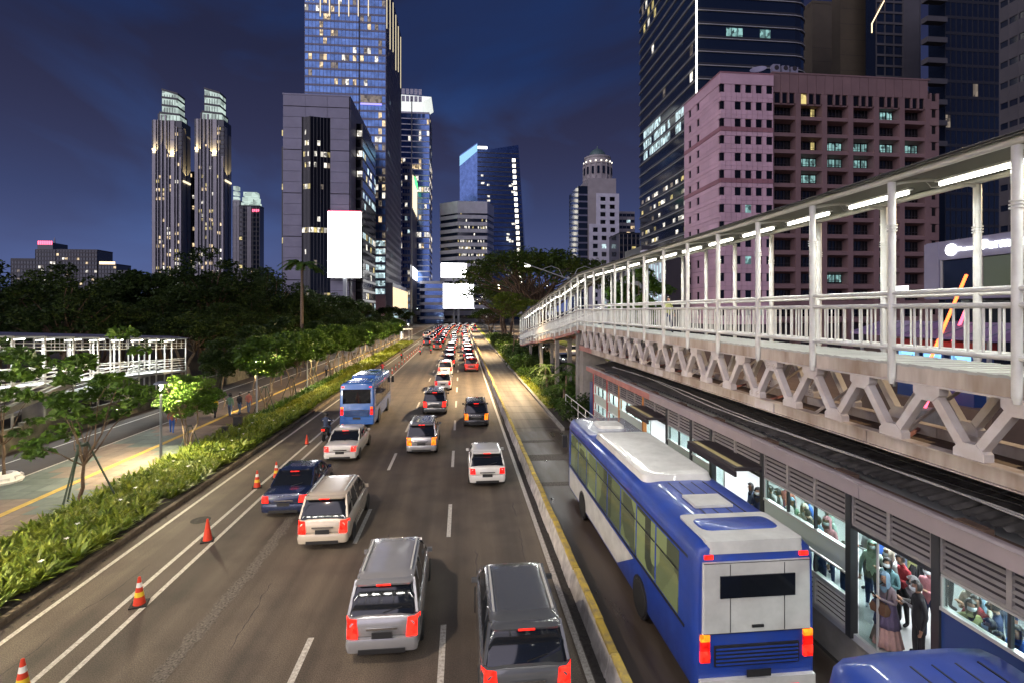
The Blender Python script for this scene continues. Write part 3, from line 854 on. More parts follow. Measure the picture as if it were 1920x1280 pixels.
# cables lying on the roof
for j, (x0, amp) in enumerate(((8.9, .16), (9.0, .10), (9.25, .22), (9.5, .05))):
    pts = []
    for k in range(46):
        y = 5 + k * 0.55
        x = x0 + amp * math.sin(k * .22 + j) + 0.016 * (k - 20) * (0.6 if j < 2 else -.4) * .5
        z = 4.36 + (x - 8.52) * .1773 + .045 + 0.02 * abs(math.sin(k * .7 + j))
        pts.append((x, y, z))
    tag(MB().path(pts, .020 if j < 2 else .014, 6).build('cable', M['cable_grey'] if j < 2 else M['cable'], None, smooth=True),
        ['thick grey cable along the station roof edge', 'second grey cable lying beside the roof edge cable', 'thin black cable snaking over the corrugated roof',
         'black cable closest to the truss on the corrugated roof'][j], 'cable', 'cables on the station roof')
# facade bays ------------------------------------------------------------
LB, LT, SILL = 3.29, 3.97, 2.67
def column(y, w=.16, m='dark_frame'): sb('column', M[m], XS - .07, XS + .1, y - w / 2, y + w / 2, FZ - .1, 3.98)
lv_cache = {}
def louvres(y0, y1, z0, z1, n, m='louver', nm='louver_panel'):
    """framed panel of sloping blades"""
    p = sb(nm, M[m], XS - .03, XS + .03, y0, y1, z0 - .03, z0 + .025)
    p2 = sb(nm + '_head', M[m], XS - .03, XS + .03, y0, y1, z1 - .025, z1 + .004)
    sb('louver_gap_dark', M['joint_dark'], XS + .035, XS + .05, y0, y1, z0, z1)  # added dark sheet, hides the bright interior so the blade gaps look dark
    key = (round(y1 - y0, 2), m)
    if key not in lv_cache:
        L = (y1 - y0) / 2 - .02
        lv_cache[key] = MB().add([(.02, -L, .022), (.02, L, .022), (-.035, L, -.012), (-.035, -L, -.012), (.022, -L, .014), (.022, L, .014), (-.033, L, -.022), (-.033, -L, -.022)],
                                 [(0, 1, 2, 3), (7, 6, 5, 4), (3, 2, 6, 7), (0, 4, 5, 1)]).mesh('slat', M[m])
    for k in range(n):
        z = z0 + (z1 - z0) * (k + .5) / n
        obj('slat', lv_cache[key], st, (0, (y0 + y1) / 2, z))
    for y in (y0 + .02, y1 - .02): sb('louver_stile', M[m], XS - .04, XS + .02, y - .02, y + .02, z0, z1)
def window(y0, y1, z0, z1, n):
    w = sb('window', M['glass_clear'], XS - .006, XS + .006, y0 + .03, y1 - .03, z0 + .03, z1 - .03)
    par = st
    sb('window_sill', M['alu'], XS - .06, XS + .05, y0, y1, z0 - .03, z0 + .03); sb('window_head', M['alu'], XS - .03, XS + .03, y0, y1, z1 - .03, z1 + .0)
    for k in range(n + 1):
        y = y0 + (y1 - y0) * k / n
        sb('mullion', M['alu'] if k in (0, n) else M['dark_frame'], XS - .035, XS + .03, y - .025, y + .025, z0 + .03, z1 - .03)
def window_bay(y0, y1, lower):
    nseg = max(1, round((y1 - y0) / 1.0)); w = (y1 - y0) / nseg
    for k in range(nseg): louvres(y0 + k * w, y0 + (k + 1) * w, LB, LT, 6)
    window(y0, y1, SILL, LB - .04, nseg)
    if lower == 'blue':
        sb('lower_panel', M['panel_blue'], XS - .02, XS + .03, y0, y1, FZ, SILL - .03)
        MB().tube((-.025, y0 + 0.35, 2.40), (-.03, y0 + 0.35, 2.40), .085, .085, 16).build('panel_mark', M['mask'], st)
    else:
        sb('mid_panel', M['panel_pale'], XS - .02, XS + .03, y0, y1, 2.18, SILL - .03)
        window(y0, y1, 1.66, 2.15, nseg)
        for k in range(nseg): louvres(y0 + k * w, y0 + (k + 1) * w, FZ, 1.60, 6, 'louver_silver')
def door_bay(y0, y1, canopy, leaf=True):
    nseg = 2; w = (y1 - y0) / nseg
    for k in range(nseg): louvres(y0 + k * w, y0 + (k + 1) * w, LB, LT, 6)
    sb('door_head', M['dark_frame'], XS - .05, XS + .05, y0, y1, LB - .10, LB - .035)
    if leaf:
        for y in (y1 - .5,):
            d = sb('door', M['glass_clear'], XS + .08, XS + .09, y - .02, y + .45, FZ, LB - .1)
            sb('door_stile', M['alu'], XS + .07, XS + .10, y - .06, y - .02, FZ, LB - .1)
    if canopy:
        sb('canopy', M['canopy'], XS - .85, XS - .05, y0 - .1, y1 + .1, LB + .13, LB + .23)
        sb('canopy_strip', M['canopy_strip'], XS - .72, XS - .55, y0 + .0, y1 + .0, LB + .231, LB + .236)
        sb('canopy_valance', M['canopy'], XS - .86, XS - .80, y0 - .11, y1 + .11, LB - .02, LB + .12)
bays = [(-1.8, 2.4, 'w', 'blue'), (2.55, 4.6, 'd', False), (4.75, 8.10, 'w', 'blue'), (8.26, 10.12, 'd', False), (10.28, 13.30, 'w', 'pale'), (13.45, 16.2, 'd', True),
        (16.35, 17.7, 'w', 'pale'), (17.85, 19.9, 'w', 'pale'), (20.05, 22.6, 'd', True), (22.75, 26.2, 'w', 'pale'), (26.35, 28.4, 'w', 'pale'), (28.55, 31.4, 'w', 'pale')]
for (a, b, k, o) in bays:
    if k == 'w': window_bay(a, b, o)
    else: door_bay(a, b, o)
for a, b, k, o in bays: column(b + .075, .15, 'dark_frame' if b < 22 else ('orange' if b < 27 else 'red_paint'))
# ceiling lamps of the station: lit panels
pm = MB().box(-.3, .3, -.6, .6, -.03, 0).mesh('ceiling_lamp', M['sign_white'])
for i in range(12):
    y = -0.5 + i * 2.8
    o = tag(obj('ceiling_lamp', pm, None, (10.3, y, 3.995)), 'lit white ceiling panel inside the bus station, %s from the near end' % nth(i + 1), 'lamp', 'station ceiling lamps')
    ld = bpy.data.lights.new('panel_light', 'AREA'); ld.shape = 'RECTANGLE'; ld.size = .7; ld.size_y = 1.3
    ld.energy = 165.0; ld.color = (0.93, 0.98, 1.0)
    lo = bpy.data.objects.new('panel_light', ld); COL.objects.link(lo); lo.parent = o; lo.location = (0, 0, -.05)
# ticket machine block and railing at the far end of the platform
k = thing('vending_kiosk', 'red white and blue vending kiosk at the far end of the platform', 'kiosk', (9.0, 32.6, 0.0))
bx('body', M['red_paint'], k, -.45, .45, -.3, .3, 0.9, 2.0); bx('upper_panel', M['cone_white'], k, -.45, .45, -.3, .3, 2.0, 3.2); bx('side_panel', M['panel_blue'], k, -.62, -.452, -.32, .32, 0.9, 3.2)
for a in (-.2, .2):
    for z in (2.35, 2.75):
        MB().tube((a, -.3, z), (a, -.315, z), .13, .13, 14).build('round_mark', M['panel_blue'], k)
fr = thing('platform_railing', 'thin white platform railing beside the vending kiosk', 'railing', (7.6, 31.9, 0))
for z in (1.3, 1.75): MB().tube((0, -3, z), (0, 5, z), .03, .03, 8).build('rail', M['white_steel'], fr, smooth=True)
for y in (-3, -1, 1, 3, 5): MB().tube((0, y, 0), (0, y, 1.75), .03, .03, 8).build('post', M['white_steel'], fr, smooth=True)
bx('base', M['concrete'], fr, -.1, 1.5, -3.1, 5.1, 0, .6)
# ---------------------------------------------------------------- towers
def wpart(name, m, par, o, x0, x1, y0, y1, z0, z1): return bx(name, m, par, x0 - o[0], x1 - o[0], y0 - o[1], y1 - o[1], z0, z1)
class Face:
    """a wall plane: a runs along the wall, z up, d outwards"""
    def __init__(s, root, o, kind, x0, x1, y0, y1):
        s.r, s.o, s.k = root, o, kind
        s.x0, s.x1, s.y0, s.y1 = x0, x1, y0, y1
        s.L = (x1 - x0) if kind in 'FB' else (y1 - y0)
    def box(s, name, m, a0, a1, z0, z1, d0, d1, par=None):
        par = par or s.r
        if s.k == 'F': c = (s.x0 + a0, s.x0 + a1, s.y0 - d1, s.y0 - d0)
        elif s.k == 'R': c = (s.x1 + d0, s.x1 + d1, s.y0 + a0, s.y0 + a1)
        else: c = (s.x0 - d1, s.x0 - d0, s.y0 + a0, s.y0 + a1)
        return wpart(name, m, par, s.o, *c, z0, z1)
def tower(nm, label, x0, x1, y0, y1, z1, fh, bay, glass, spandrel, mull, faces='F', sp=.35, lit=.05, lits=('lit_white',), z0=0, proud=.25, mw=.18, mullions=True, cat='building', seed=1, rows=None):
    rnd = random.Random(seed)
    o = ((x0 + x1) / 2, (y0 + y1) / 2)
    t = thing(nm, label, cat, (o[0], o[1], 0))
    wpart('core', M[glass], t, o, x0, x1, y0, y1, z0 - .02, z1)
    fs = {}
    nf = int((z1 - z0) / fh)
    for k in faces:
        f = Face(t, o, k, x0, x1, y0, y1); fs[k] = f
        nb = max(1, int(round(f.L / bay))); w = f.L / nb
        for i in range(nf + 1):
            z = z0 + i * fh
            if sp: f.box('spandrel', M[spandrel], 0, f.L, z, min(z + fh * sp, z1 + .3), -.02, proud)
        if mullions:
            for j in range(nb + 1):
                a = min(max(j * w, mw / 2), f.L - mw / 2)
                f.box('mullion', M[mull], a - mw / 2, a + mw / 2, z0, z1, -.02, proud + .06)
        for i in range(nf):
            for j in range(nb):
                if rnd.random() < (lit if not rows else rows(i, j, nf, nb)):
                    z = z0 + i * fh
                    f.box('lit_window', M[rnd.choice(lits)], j * w + mw / 2 + .05, (j + 1) * w - mw / 2 - .05, z + fh * sp + .08, z + fh - .1, .01, .05)
    wpart('parapet', M[spandrel], t, o, x0 - .1, x1 + .1, y0 - .1, y1 + .1, z1, z1 + 1.0)
    return t, o, fs

# --- grey tiled office block with the big screen
YA = 180.0
ax0, ax1 = x_at(531, YA), x_at(655, YA); az = z_at(655, 183, YA); ayb = 222.0
o = ((ax0 + ax1) / 2, 200)
A = thing('office_block', 'grey tiled office block with black glass bays and giant white screen', 'building', (o[0], o[1], 0))
wpart('core', M['joint_dark'], A, o, ax0, ax1, YA, ayb, -.02, az - .6)
fa, fb = Face(A, o, 'F', ax0, ax1, YA, ayb), Face(A, o, 'R', ax0, ax1, YA, ayb)
g0, g1 = x_at(566, YA) - ax0, x_at(620, YA) - ax0
gz = z_at(600, 222, YA)
nfl = int(az / 3.6); fh = az / nfl
for i in range(nfl):
    z = i * fh
    hgt = fh - (.28 if i % 4 == 0 else .10)
    if z < gz - 1:
        fa.box('tile_band', M['tile_grey'], 0, g0, z, z + hgt, -.02, .3); fa.box('tile_band', M['tile_grey'], g1, fa.L, z, z + hgt, -.02, .3)
    else:
        for k in range(3): fa.box('tile_band', M['tile_grey'], fa.L * k / 3 + .04, fa.L * (k + 1) / 3 - .04, z, z + hgt, -.02, .3)
    fb.box('tile_band', M['tile_grey'], 0.6, fb.L * .22, z, z + hgt, -.02, .3)
    if i > nfl - 3:
        fb.box('tile_band', M['tile_grey'], fb.L * .22 + .1, fb.L, z, z + hgt, -.02, .3)
# pointed glass bay in the front and one on the street side
gm = (g0 + g1) / 2 - 1.5
gx0, gx1, gxm = ax0 + g0 + .1, ax0 + g1 - .1, ax0 + gm
mb = MB(); mb.prism([(gx0 - o[0], YA - .0 - o[1]), (gxm - o[0], YA - 1.6 - o[1]), (gx1 - o[0], YA - .1 - o[1]), (gx1 - o[0], YA + 2 - o[1]), (gx0 - o[0], YA + 2 - o[1])], 0, gz)
mb.build('glass_bay', M['glass_black'], A)
mb = MB()
for a, b in (((gx0, YA - .05), (gxm, YA - 1.65)), ((gxm, YA - 1.65), (gx1, YA - .15))):
    for k in range(7):
        t = k / 6; p = (a[0] + (b[0] - a[0]) * t - o[0], a[1] + (b[1] - a[1]) * t - o[1])
        mb.bar((*p, 0), (*p, gz), .12, .12)
tag(mb.build('mullions', M['spandrel_dark'], A), kind='stuff')
rnd = random.Random(4)
litrows = {2: .5, 3: .3, 9: .9, 12: .15, 13: .45, 15: .6, 16: .6, 17: .2, 19: .15, 10: .12, 6: .12}
for i in range(int(gz / fh)):
    for sgm, (a, b) in enumerate((((gx0, YA - .0), (gxm, YA - 1.6)), ((gxm, YA - 1.6), (gx1, YA - .1)))):
        p, q = Vector((a[0], a[1], 0)), Vector((b[0], b[1], 0)); d = (q - p) / 6; nrm = Vector((d.y, -d.x, 0)).normalized() * .08
        for k in range(6):
            if rnd.random() < litrows.get(i, .02):
                s_, e = p + d * (k + .08) + nrm, p + d * (k + .92) + nrm
                c = (s_ + e) / 2
                w = obj('lit_window', unit_box(M[rnd.choice(('lit_white', 'lit_yellow', 'lit_dim'))]), A, (c.x - o[0], c.y - o[1], i * fh + fh * .55))
                w.scale = ((e - s_).length, .04, fh * .45); w.rotation_euler = (0, 0, math.atan2(d.y, d.x))
    mb = None
sbx = ax1
sy0, sy1 = YA + fb.L * .24, YA + fb.L * .9
sz = z_at(663, 232, YA + 10)
wpart('side_bay', M['glass_black'], A, o, ax1 - .5, ax1 + 2.6, sy0, sy1, -.02, sz)
for i in range(int(sz / fh)):
    wpart('bay_transom', M['spandrel_dark'], A, o, ax1 + 2.6, ax1 + 2.68, sy0, sy1, i * fh, i * fh + .9); wpart('bay_transom', M['spandrel_dark'], A, o, ax1 + .32, ax1 + 2.6, sy0 - .08, sy0, i * fh, i * fh + .9)
    for k in range(9):
        if rnd.random() < litrows.get(i, .04):
            a = sy0 + (sy1 - sy0) * (k + .1) / 9
            wpart('lit_window', M[rnd.choice(('lit_white', 'lit_yellow', 'lit_cool'))], A, o, ax1 + 2.60, ax1 + 2.64, a, a + (sy1 - sy0) * .8 / 9, i * fh + 1.1, i * fh + fh - .4)
    if rnd.random() < litrows.get(i, .04) + .1: wpart('lit_window', M['lit_white'], A, o, ax1 + .6, ax1 + 2.4, sy0 - .05, sy0 - .01, i * fh + 1.1, i * fh + fh - .4)
wpart('corner_strip', M['glass_black'], A, o, ax0 - 1.2, ax0 - .01, YA + 2, ayb, -.02, az - 17)
for i in range(3, 20, 5): wpart('lit_window', M['lit_yellow'], A, o, ax0 - 1.1, ax0 - .2, YA + 1.95, YA + 1.99, i * fh + 1.4, i * fh + fh - .3)
wpart('roof_cap', M['tile_grey'], A, o, ax0 - .2, ax1 + .3, YA - .3, ayb, az, az + .5)
# the screen on a steel frame
def screen(nm, label, u0, v0, u1, v1, Y, strength_mat='screen', light=0):
    X0, Z1 = at_y(u0, v0, Y); X1, Z0 = at_y(u1, v1, Y); Z1 = z_at((u0 + u1) / 2, v0, Y); Z0 = z_at((u0 + u1) / 2, v1, Y)
    s_ = thing(nm, label, 'screen', ((X0 + X1) / 2, Y, 0))
    w = (X1 - X0) / 2
    bx('display', M[strength_mat], s_, -w, w, -.15, 0, Z0, Z1)
    bx('cabinet', M['black_trim'], s_, -w - .15, w + .15, .01, 1.0, Z0 - .15, Z1 + .15)
    for k in range(4):
        x = -w + 2 * w * (k + .5) / 4
        MB().bar((x, .9, (Z0 + Z1) / 2), (x, 3.2 if Y > 170 and nm == 'led_screen' else 2.0, (Z0 + Z1) / 2), .25, .25).build('bracket', M['lamp_post'], s_)
    if light:
        ld = bpy.data.lights.new('screen_light', 'AREA'); ld.shape = 'RECTANGLE'; ld.size = 2 * w; ld.size_y = Z1 - Z0; ld.energy = light
        lo = bpy.data.objects.new('screen_light', ld); COL.objects.link(lo); lo.parent = s_; lo.location = (0, -.4, (Z0 + Z1) / 2); lo.rotation_euler = (R(90), 0, 0)
    return s_, X0, X1, Z0, Z1
s_, sx0, sx1, sz0, sz1 = screen('led_screen', 'tall glowing white screen hung on the grey office block', 615, 398, 677, 521, 176.5, light=9000)
bx('top_light', M['sign_red'], s_, -(sx1 - sx0) / 2, (sx1 - sx0) / 2, -.3, -.16, sz1 + .16, sz1 + .35)
MB().bar((0, .5, 0), (0, .5, sz0), 1.2, 1.0).build('mast', M['lamp_post'], s_)

# --- blue glass hotel tower
YB = 232.0
b0, b1 = x_at(571, YB), x_at(723, YB)
def hotel_rows(i, j, nf, nb):
    if 30 <= i <= 40: return .22 if j % 2 else .1
    if 18 <= i < 28: return .35 if j > nb - 4 else .0
    if 6 <= i < 18: return .3 if j > nb - 4 else 0
    return 0.012
B, o, fs = tower('hotel_tower', 'tall blue glass tower with lit hotel rooms and gold roof fins', b0, b1, YB, 289, 160, 3.55, 1.55, 'glass_blue', 'spandrel_blue', 'mullion', 'F', .24, .0,
                 ('lit_warm', 'lit_dim', 'lit_white'), seed=3, rows=hotel_rows, mw=.10, proud=.10)
f = fs['F']
fr_ = Face(B, o, 'R', b0, b1, YB, 289)
for i in range(45): fr_.box('spandrel', M['tile_grey'], 0, fr_.L, i * 3.55, i * 3.55 + 1.5, -.02, .12)
for j in range(30): fr_.box('mullion', M['tile_grey'], j * fr_.L / 29 - .35 + .35, j * fr_.L / 29 + .55, 0, 160, -.02, .2)
rr = random.Random(9)
for k in range(70):
    i, j = rr.randrange(4, 36), rr.randrange(29)
    fr_.box('lit_window', M[rr.choice(('lit_dim', 'lit_dim', 'lit_cool'))], j * fr_.L / 29 + .6, (j + 1) * fr_.L / 29 - .05, i * 3.55 + 1.6, i * 3.55 + 3.4, .0, .04)
for u in (601, 618, 636, 654, 672, 691): f.box('gold_fin', M['fin_gold'], x_at(u, YB) - b0 - .18, x_at(u, YB) - b0 + .18, z_at(u, 32, YB), 160, .2, .6)
for u in (575, 580, 588): f.box('gold_fin', M['fin_gold'], x_at(u, YB) - b0 - .18, x_at(u, YB) - b0 + .18, z_at(u, 2, YB), 160, .2, .6)
for k in range(6):
    a = 1 + k * 10.5
    fr_.box('gold_fin', M['fin_gold'], a, a + .5, 134 - 4 * (k % 2), 158, .21, .5)
f.box('centre_joint', M['joint_dark'], f.L * .665, f.L * .665 + .35, 0, 160, .1, .35)
f.box('purple_band', M['strip_purple'], x_at(676, YB) - b0, x_at(716, YB) - b0, z_at(700, 198, YB), z_at(700, 195, YB), .2, .5)
f.box('sky_lobby', M['lit_dim'], x_at(676, YB) - b0, x_at(716, YB) - b0, z_at(700, 194, YB), z_at(700, 180, YB), .12, .16)
# bright lower storeys and podium with gold lit fins
for i in range(3, 11): f.box('lit_storey', M['lit_cool'], x_at(699, YB) - b0, x_at(722, YB) - b0, i * 3.55 + 1.0, i * 3.55 + 3.3, .11, .15)
f.box('podium_front', M['tile_pink'], x_at(697, YB) - b0, f.L, 0, 15, .2, 1.2)
p0, p1, py0, py1 = b1 - 4, b1 + 2.6, 236, 350
wpart('podium', M['tile_grey'], B, o, p0, p1, py0, py1, -.02, 20.5)
for k in range(26):
    y = py0 + 1 + k * 4.3
    wpart('podium_fin', M['strip_gold'] if k % 2 else M['strip_warm'], B, o, p1, p1 + .22, y, y + .6, 9, 18.5)
wpart('podium_band', M['lit_cool'], B, o, p1, p1 + .5, py0, py1, 4.5, 8.0)

# --- slim slab beside it with gold lines, banded tower with the white crown behind
y_ = 300.0
S, o, fs = tower('slim_tower', 'slim dark tower with gold light lines beside the blue tower', x_at(754, y_), x_at(769, y_), y_, 330, z_at(770, 308, y_), 3.9, 1.6, 'glass_navy', 'tile_grey', 'mullion', 'F', .35, .12,
                 ('lit_white', 'lit_cool', 'lit_dim'), seed=5)
x1_ = x_at(769, y_)
fr_ = Face(S, o, 'R', x_at(754, y_), x1_, y_, 345)
fr_.box('side_wall', M['tile_grey'], 0, 42, 0, z_at(770, 312, y_), -.02, .4)
for k in range(7): fr_.box('gold_line', M['strip_gold'], 3 + k * 5.6, 3.7 + k * 5.6, z_at(770, 385, y_), z_at(770, 318 + 3 * (k % 2), y_), .4, .8)
fr_.box('green_sign', M['sign_green'], 18, 36, z_at(772, 330, y_), z_at(772, 316, y_), .8, 1.2)
fr_.box('bright_panel', M['sign_white'], 0, 40, z_at(775, 520, y_), z_at(775, 497, y_), .41, .6)
y_ = 340.0
def crown_rows(i, j, nf, nb): return .45 if i in (nf - 9, nf - 10, nf - 12, nf - 14, nf - 22, nf - 24) else .04
C, o, fs = tower('crowned_tower', 'banded dark blue tower topped by a floodlit white crown', x_at(750, y_), x_at(805, y_), y_, 370, z_at(780, 213, y_), 3.7, 1.7, 'glass_navy', 'band_white', 'mullion', 'FR', .16, .05,
                 ('lit_white', 'lit_warm'), seed=6, rows=crown_rows, mullions=False)
cz0, cz1 = z_at(780, 212, y_), z_at(780, 180, y_)
cx0, cx1 = x_at(752, y_), x_at(797, y_)
mb = MB(); mb.prism([(cx0 - o[0], cz0), (cx1 - o[0] - 1.5, cz0), (cx1 - o[0] - 1.5, cz1 - 4), (cx1 - o[0] + 4, cz1), (cx0 - o[0], cz1 + .8)], -14, 12, axis='y')
mb.build('crown', mat('crown_white_glow', (0.75, 0.76, 0.74), 0.6, emit=(0.95, 1.0, 0.93), estr=0.8), C)  # floodlighting put into the crown as a glow of its own
for k in range(5):
    for j in range(2): wpart('crown_panel', M['band_white'], C, o, cx0 + 2 + k * 2.6, cx0 + 4 + k * 2.6, 355 - 29.2, 355 - 29.02, cz0 + 1.5 + j * 4.5, cz0 + 5 + j * 4.5)
tag(MB().tube((x_at(772, 298), 298, 0), (x_at(772, 298), 298, z_at(772, 182, 298)), .45, .3, 8).build('flag_mast', M['white_steel'], None, smooth=True), 'tall thin white mast in front of the crowned tower', 'mast')
# --- curved banded podium block
y_ = 318.0
px0, px1 = x_at(788, y_), x_at(832, y_)
o = ((px0 + px1) / 2, y_)
P = thing('banded_block', 'low rounded block with blue and white bands near the overpass', 'building', (*o, 0))
for i in range(6):
    for nm, m_, dz0, dz1, gr in (('glass_band', 'glass_navy', 0, 2.6, 0), ('white_band', 'band_white', 2.6, 4.3, .3)):
        w = (px1 - px0) / 2 + gr; pts = [(-w, 8), (-w, -1)] + [(-w + 3 * (1 - math.cos(t)), -1 - 3 * math.sin(t)) for t in (.5, 1.0, 1.57)] + [(w, -4), (w, 8)]
        MB().prism(pts, i * 4.3 + dz0, i * 4.3 + dz1).build(nm, M[m_], P)
# --- white banded office block
y_ = 345.0
ex = [x_at(826, y_ + 10), x_at(858, y_), x_at(913, y_), x_at(925, y_ + 14)]
o = (ex[1], y_)
E = thing('banded_office', 'white banded office block with chamfered corners behind the screens', 'building', (*o, 0))
ez = z_at(880, 378, y_)
ring = [(ex[0] - o[0], 10), (0, 0), (ex[2] - o[0], 0), (ex[3] - o[0], 14), (ex[3] - o[0], 34), (ex[0] - o[0], 34)]
def grow(r_, g):
    cx = sum(p[0] for p in r_) / len(r_); cy = sum(p[1] for p in r_) / len(r_)
    return [(cx + (x - cx) * g, cy + (y - cy) * g) for x, y in r_]
MB().prism(ring, 0, ez - 6).build('glass_core', M['glass_night'], E)
nfl = 16; fh = (ez - 7) / nfl
for i in range(nfl): MB().prism(grow(ring, 1.02), i * fh, i * fh + fh * .52).build('white_band', M['band_white'], E)
MB().prism(grow(ring, 1.025), ez - 8, ez).build('roof_band', M['band_white'], E)
rr = random.Random(11)
for i in range(nfl):
    for k in range(22):
        if rr.random() < (.55 if i in (13, 11, 10, 9) else .2 if i in (7, 5, 14) else .03):
            x = (ex[2] - o[0]) * (k + .1) / 22
            bx('lit_window', M[rr.choice(('lit_white', 'lit_yellow', 'lit_white'))], E, x, x + (ex[2] - o[0]) * .8 / 22, -.12, -.06, i * fh + fh * .58, i * fh + fh * .92)
# --- tapered blue glass tower with a string of lights
y_ = 420.0
fx0, fx1, fx2, fx3 = x_at(862, y_ + 10), x_at(895, y_), x_at(972, y_), x_at(990, y_)
fz, fzl = z_at(930, 271, y_), z_at(880, 280, y_ + 10)
o = (fx1, y_)
T = thing('tapered_tower', 'tapering blue glass tower with a column of bright lights', 'building', (*o, 0))
mb = MB(); mb.loft([[(0, 0, 0), (fx3 - o[0], 0, 0), (fx3 - o[0] + 6, 30, 0), (0, 30, 0)], [(0, 0, fz - 6), (fx2 - o[0], 0, fz), (fx2 - o[0] + 4, 30, fz), (0, 30, fz - 6)]])
mb.build('glass_body', M['glass_navy'], T)
mb = MB(); mb.loft([[(fx0 - o[0], 8, 0), (-.02, -1, 0), (-.02, 30, 0), (fx0 - o[0], 30, 0)], [(fx0 - o[0], 8, fzl - 6), (-.02, -1, fzl + 2), (-.02, 30, fzl + 2), (fx0 - o[0], 30, fzl - 6)]])
mb.build('side_wing', M['glass_navy'], T)
for i in range(38):
    z = i * 3.8
    w = (fx3 + (fx2 - fx3) * z / fz) - o[0]
    if z < fz - 6: bx('floor_line', M['spandrel_dark'], T, 0, w - .2, -.12, .0, z, z + .8)
for i in range(27):
    z = 20 + i * 4.6
    if z > fz - 12: break
    xx = (fx3 + (fx2 - fx3) * z / fz) - o[0] - 6
    bx('light_panel', M['strip_light'], T, xx, xx + 2.6, -.5, -.12, z, z + 2.7); bx('edge_light', M['strip_warm'], T, xx + 5.5 , xx + 6.0, 2.0, 2.4, z, z + 2.0)
for i in range(30):
    z, x = rr.uniform(30, 118), rr.choice((3, 6, 8, 26, 28, 24))
    bx('lit_window', M['lit_white'], T, x, x + rr.uniform(1.5, 4), -.2, -.125, z, z + 1.5)
bx('corner_sign', M['sign_white'], T, .3, 8, -1.4, -1.05, fzl - 3, fzl - 1); 
MB().add([(fx0 - o[0] - .1, 8, fzl - 15), (-.1, -1.1, fzl - 5), (-.1, -1.1, fzl + 1), (fx0 - o[0] - .1, 8, fzl - 7)], [(0, 1, 2, 3)]).build('lit_corner', mat('corner_glow', (.3, .6, .8), .4, emit=(.35, .75, 1.0), estr=.6), T)
# --- the two screens over the road end
screen('led_screen', 'small glowing white screen above the larger one beyond the traffic', 827, 494, 875, 521, 303.0)
screen('led_screen', 'wide glowing white screen low over the far traffic', 831, 532, 888, 578, 300.0)
bx('pylon', M['lamp_post'], bpy.data.objects['led_screen.001'], -.6, .6, .3, 1.2, 0, 30); bx('pylon', M['lamp_post'], bpy.data.objects['led_screen.002'], -.6, .6, .3, 1.2, 0, 9)
# --- domed tower
y_ = 300.0
g = lambda u: x_at(u, y_)
gz = lambda v: z_at(1125, v, y_)
o = (g(1130), y_)
G = thing('domed_tower', 'stone tower with a green dome above a white gridded front', 'building', (*o, 0))
def gb(nm, m_, u0, u1, v0, v1, y0, y1): return wpart(nm, M[m_], G, o, g(u0), g(u1), y_ + y0, y_ + y1, gz(v1) if v1 < 583 else 0, gz(v0))
gb('glass_wing', 'glass_night', 1087, 1122, 347, 590, 4, 30); gb('middle_block', 'tower_stone', 1105, 1158, 332, 590, 3, 28)
for i in range(16): gb('floor_line', 'spandrel_blue', 1087, 1105, 362 + i * 13, 365 + i * 13, 3.8, 4.0)
cx = (g(1106) + g(1157)) / 2 - o[0]; wv = (g(1157) - g(1106)) / 2
for (v0, v1, s_, nm) in ((332, 300, 1.02, 'drum'), (300, 296, 1.08, 'cornice'), (296, 287, .95, 'drum'), (287, 284, 1.0, 'cornice')):
    MB().lathe([(wv * s_, gz(v0)), (wv * s_, gz(v1))], (cx, 14, 0), 16).build(nm, M['tower_stone'], G, smooth=30)
MB().lathe([(wv * .68 * math.cos(t), gz(287) + (gz(266) - gz(287)) * math.sin(t)) for t in (0, .3, .6, .9, 1.2, 1.45)] + [(.3, gz(264)), (.25, gz(260))], (cx, 14, 0), 16).build('dome', M['dome_green'], G, smooth=30)
for k in range(16):
    t = 2 * math.pi * k / 16
    x, yy = cx + wv * 1.05 * math.cos(t), 14 + wv * 1.05 * math.sin(t)
    bx('pilaster', M['tower_stone'], G, x - .35, x + .35, yy - .35, yy + .35, gz(331), gz(300))
    if math.sin(t) < .1:
        bx('arched_window', M['glass_night'], G, cx + wv * 1.03 * math.cos(t + .2) - .7, cx + wv * 1.03 * math.cos(t + .2) + .7, 14 + wv * 1.03 * math.sin(t + .2) - .25, 14 + wv * 1.03 * math.sin(t + .2) + .25, gz(320), gz(306))
        bx('flood_light', M['strip_light'], G, x - .3, x + .3, yy - 1.0, yy - .4, gz(297), gz(296) + .3)
# white gridded front with recessed windows
def grid(u0, u1, v0, v1, nx, nz, y0):
    X0, X1, Z0, Z1 = g(u0), g(u1), gz(v1), gz(v0)
    wpart('grid_core', M['glass_night'], G, o, X0, X1, y_ + y0 + .7, y_ + y0 + 6, Z0 if v1 < 583 else 0, Z1)
    w, h = (X1 - X0) / nx, (Z1 - Z0) / nz
    for i in range(nx + 1): wpart('grid_pier', M['band_white'], G, o, X0 + i * w - w * .22, X0 + i * w + w * .22, y_ + y0, y_ + y0 + .7, Z0, Z1)
    for j in range(nz + 1): wpart('grid_band', M['band_white'], G, o, X0 - w * .22, X1 + w * .22, y_ + y0 - .05, y_ + y0 + .68, Z0 + j * h - h * .22, Z0 + j * h + h * .22)
    for i in range(nx):
        for j in range(nz):
            wpart('window', M['lit_cool'] if rr.random() < .08 else M['glass_black'], G, o, X0 + (i + .24) * w, X0 + (i + .76) * w, y_ + y0 + .6, y_ + y0 + .66, Z0 + (j + .24) * h, Z0 + (j + .76) * h)
grid(1122, 1157, 366, 424, 2, 4, 0); grid(1108, 1157, 424, 576, 3, 10, -.4)
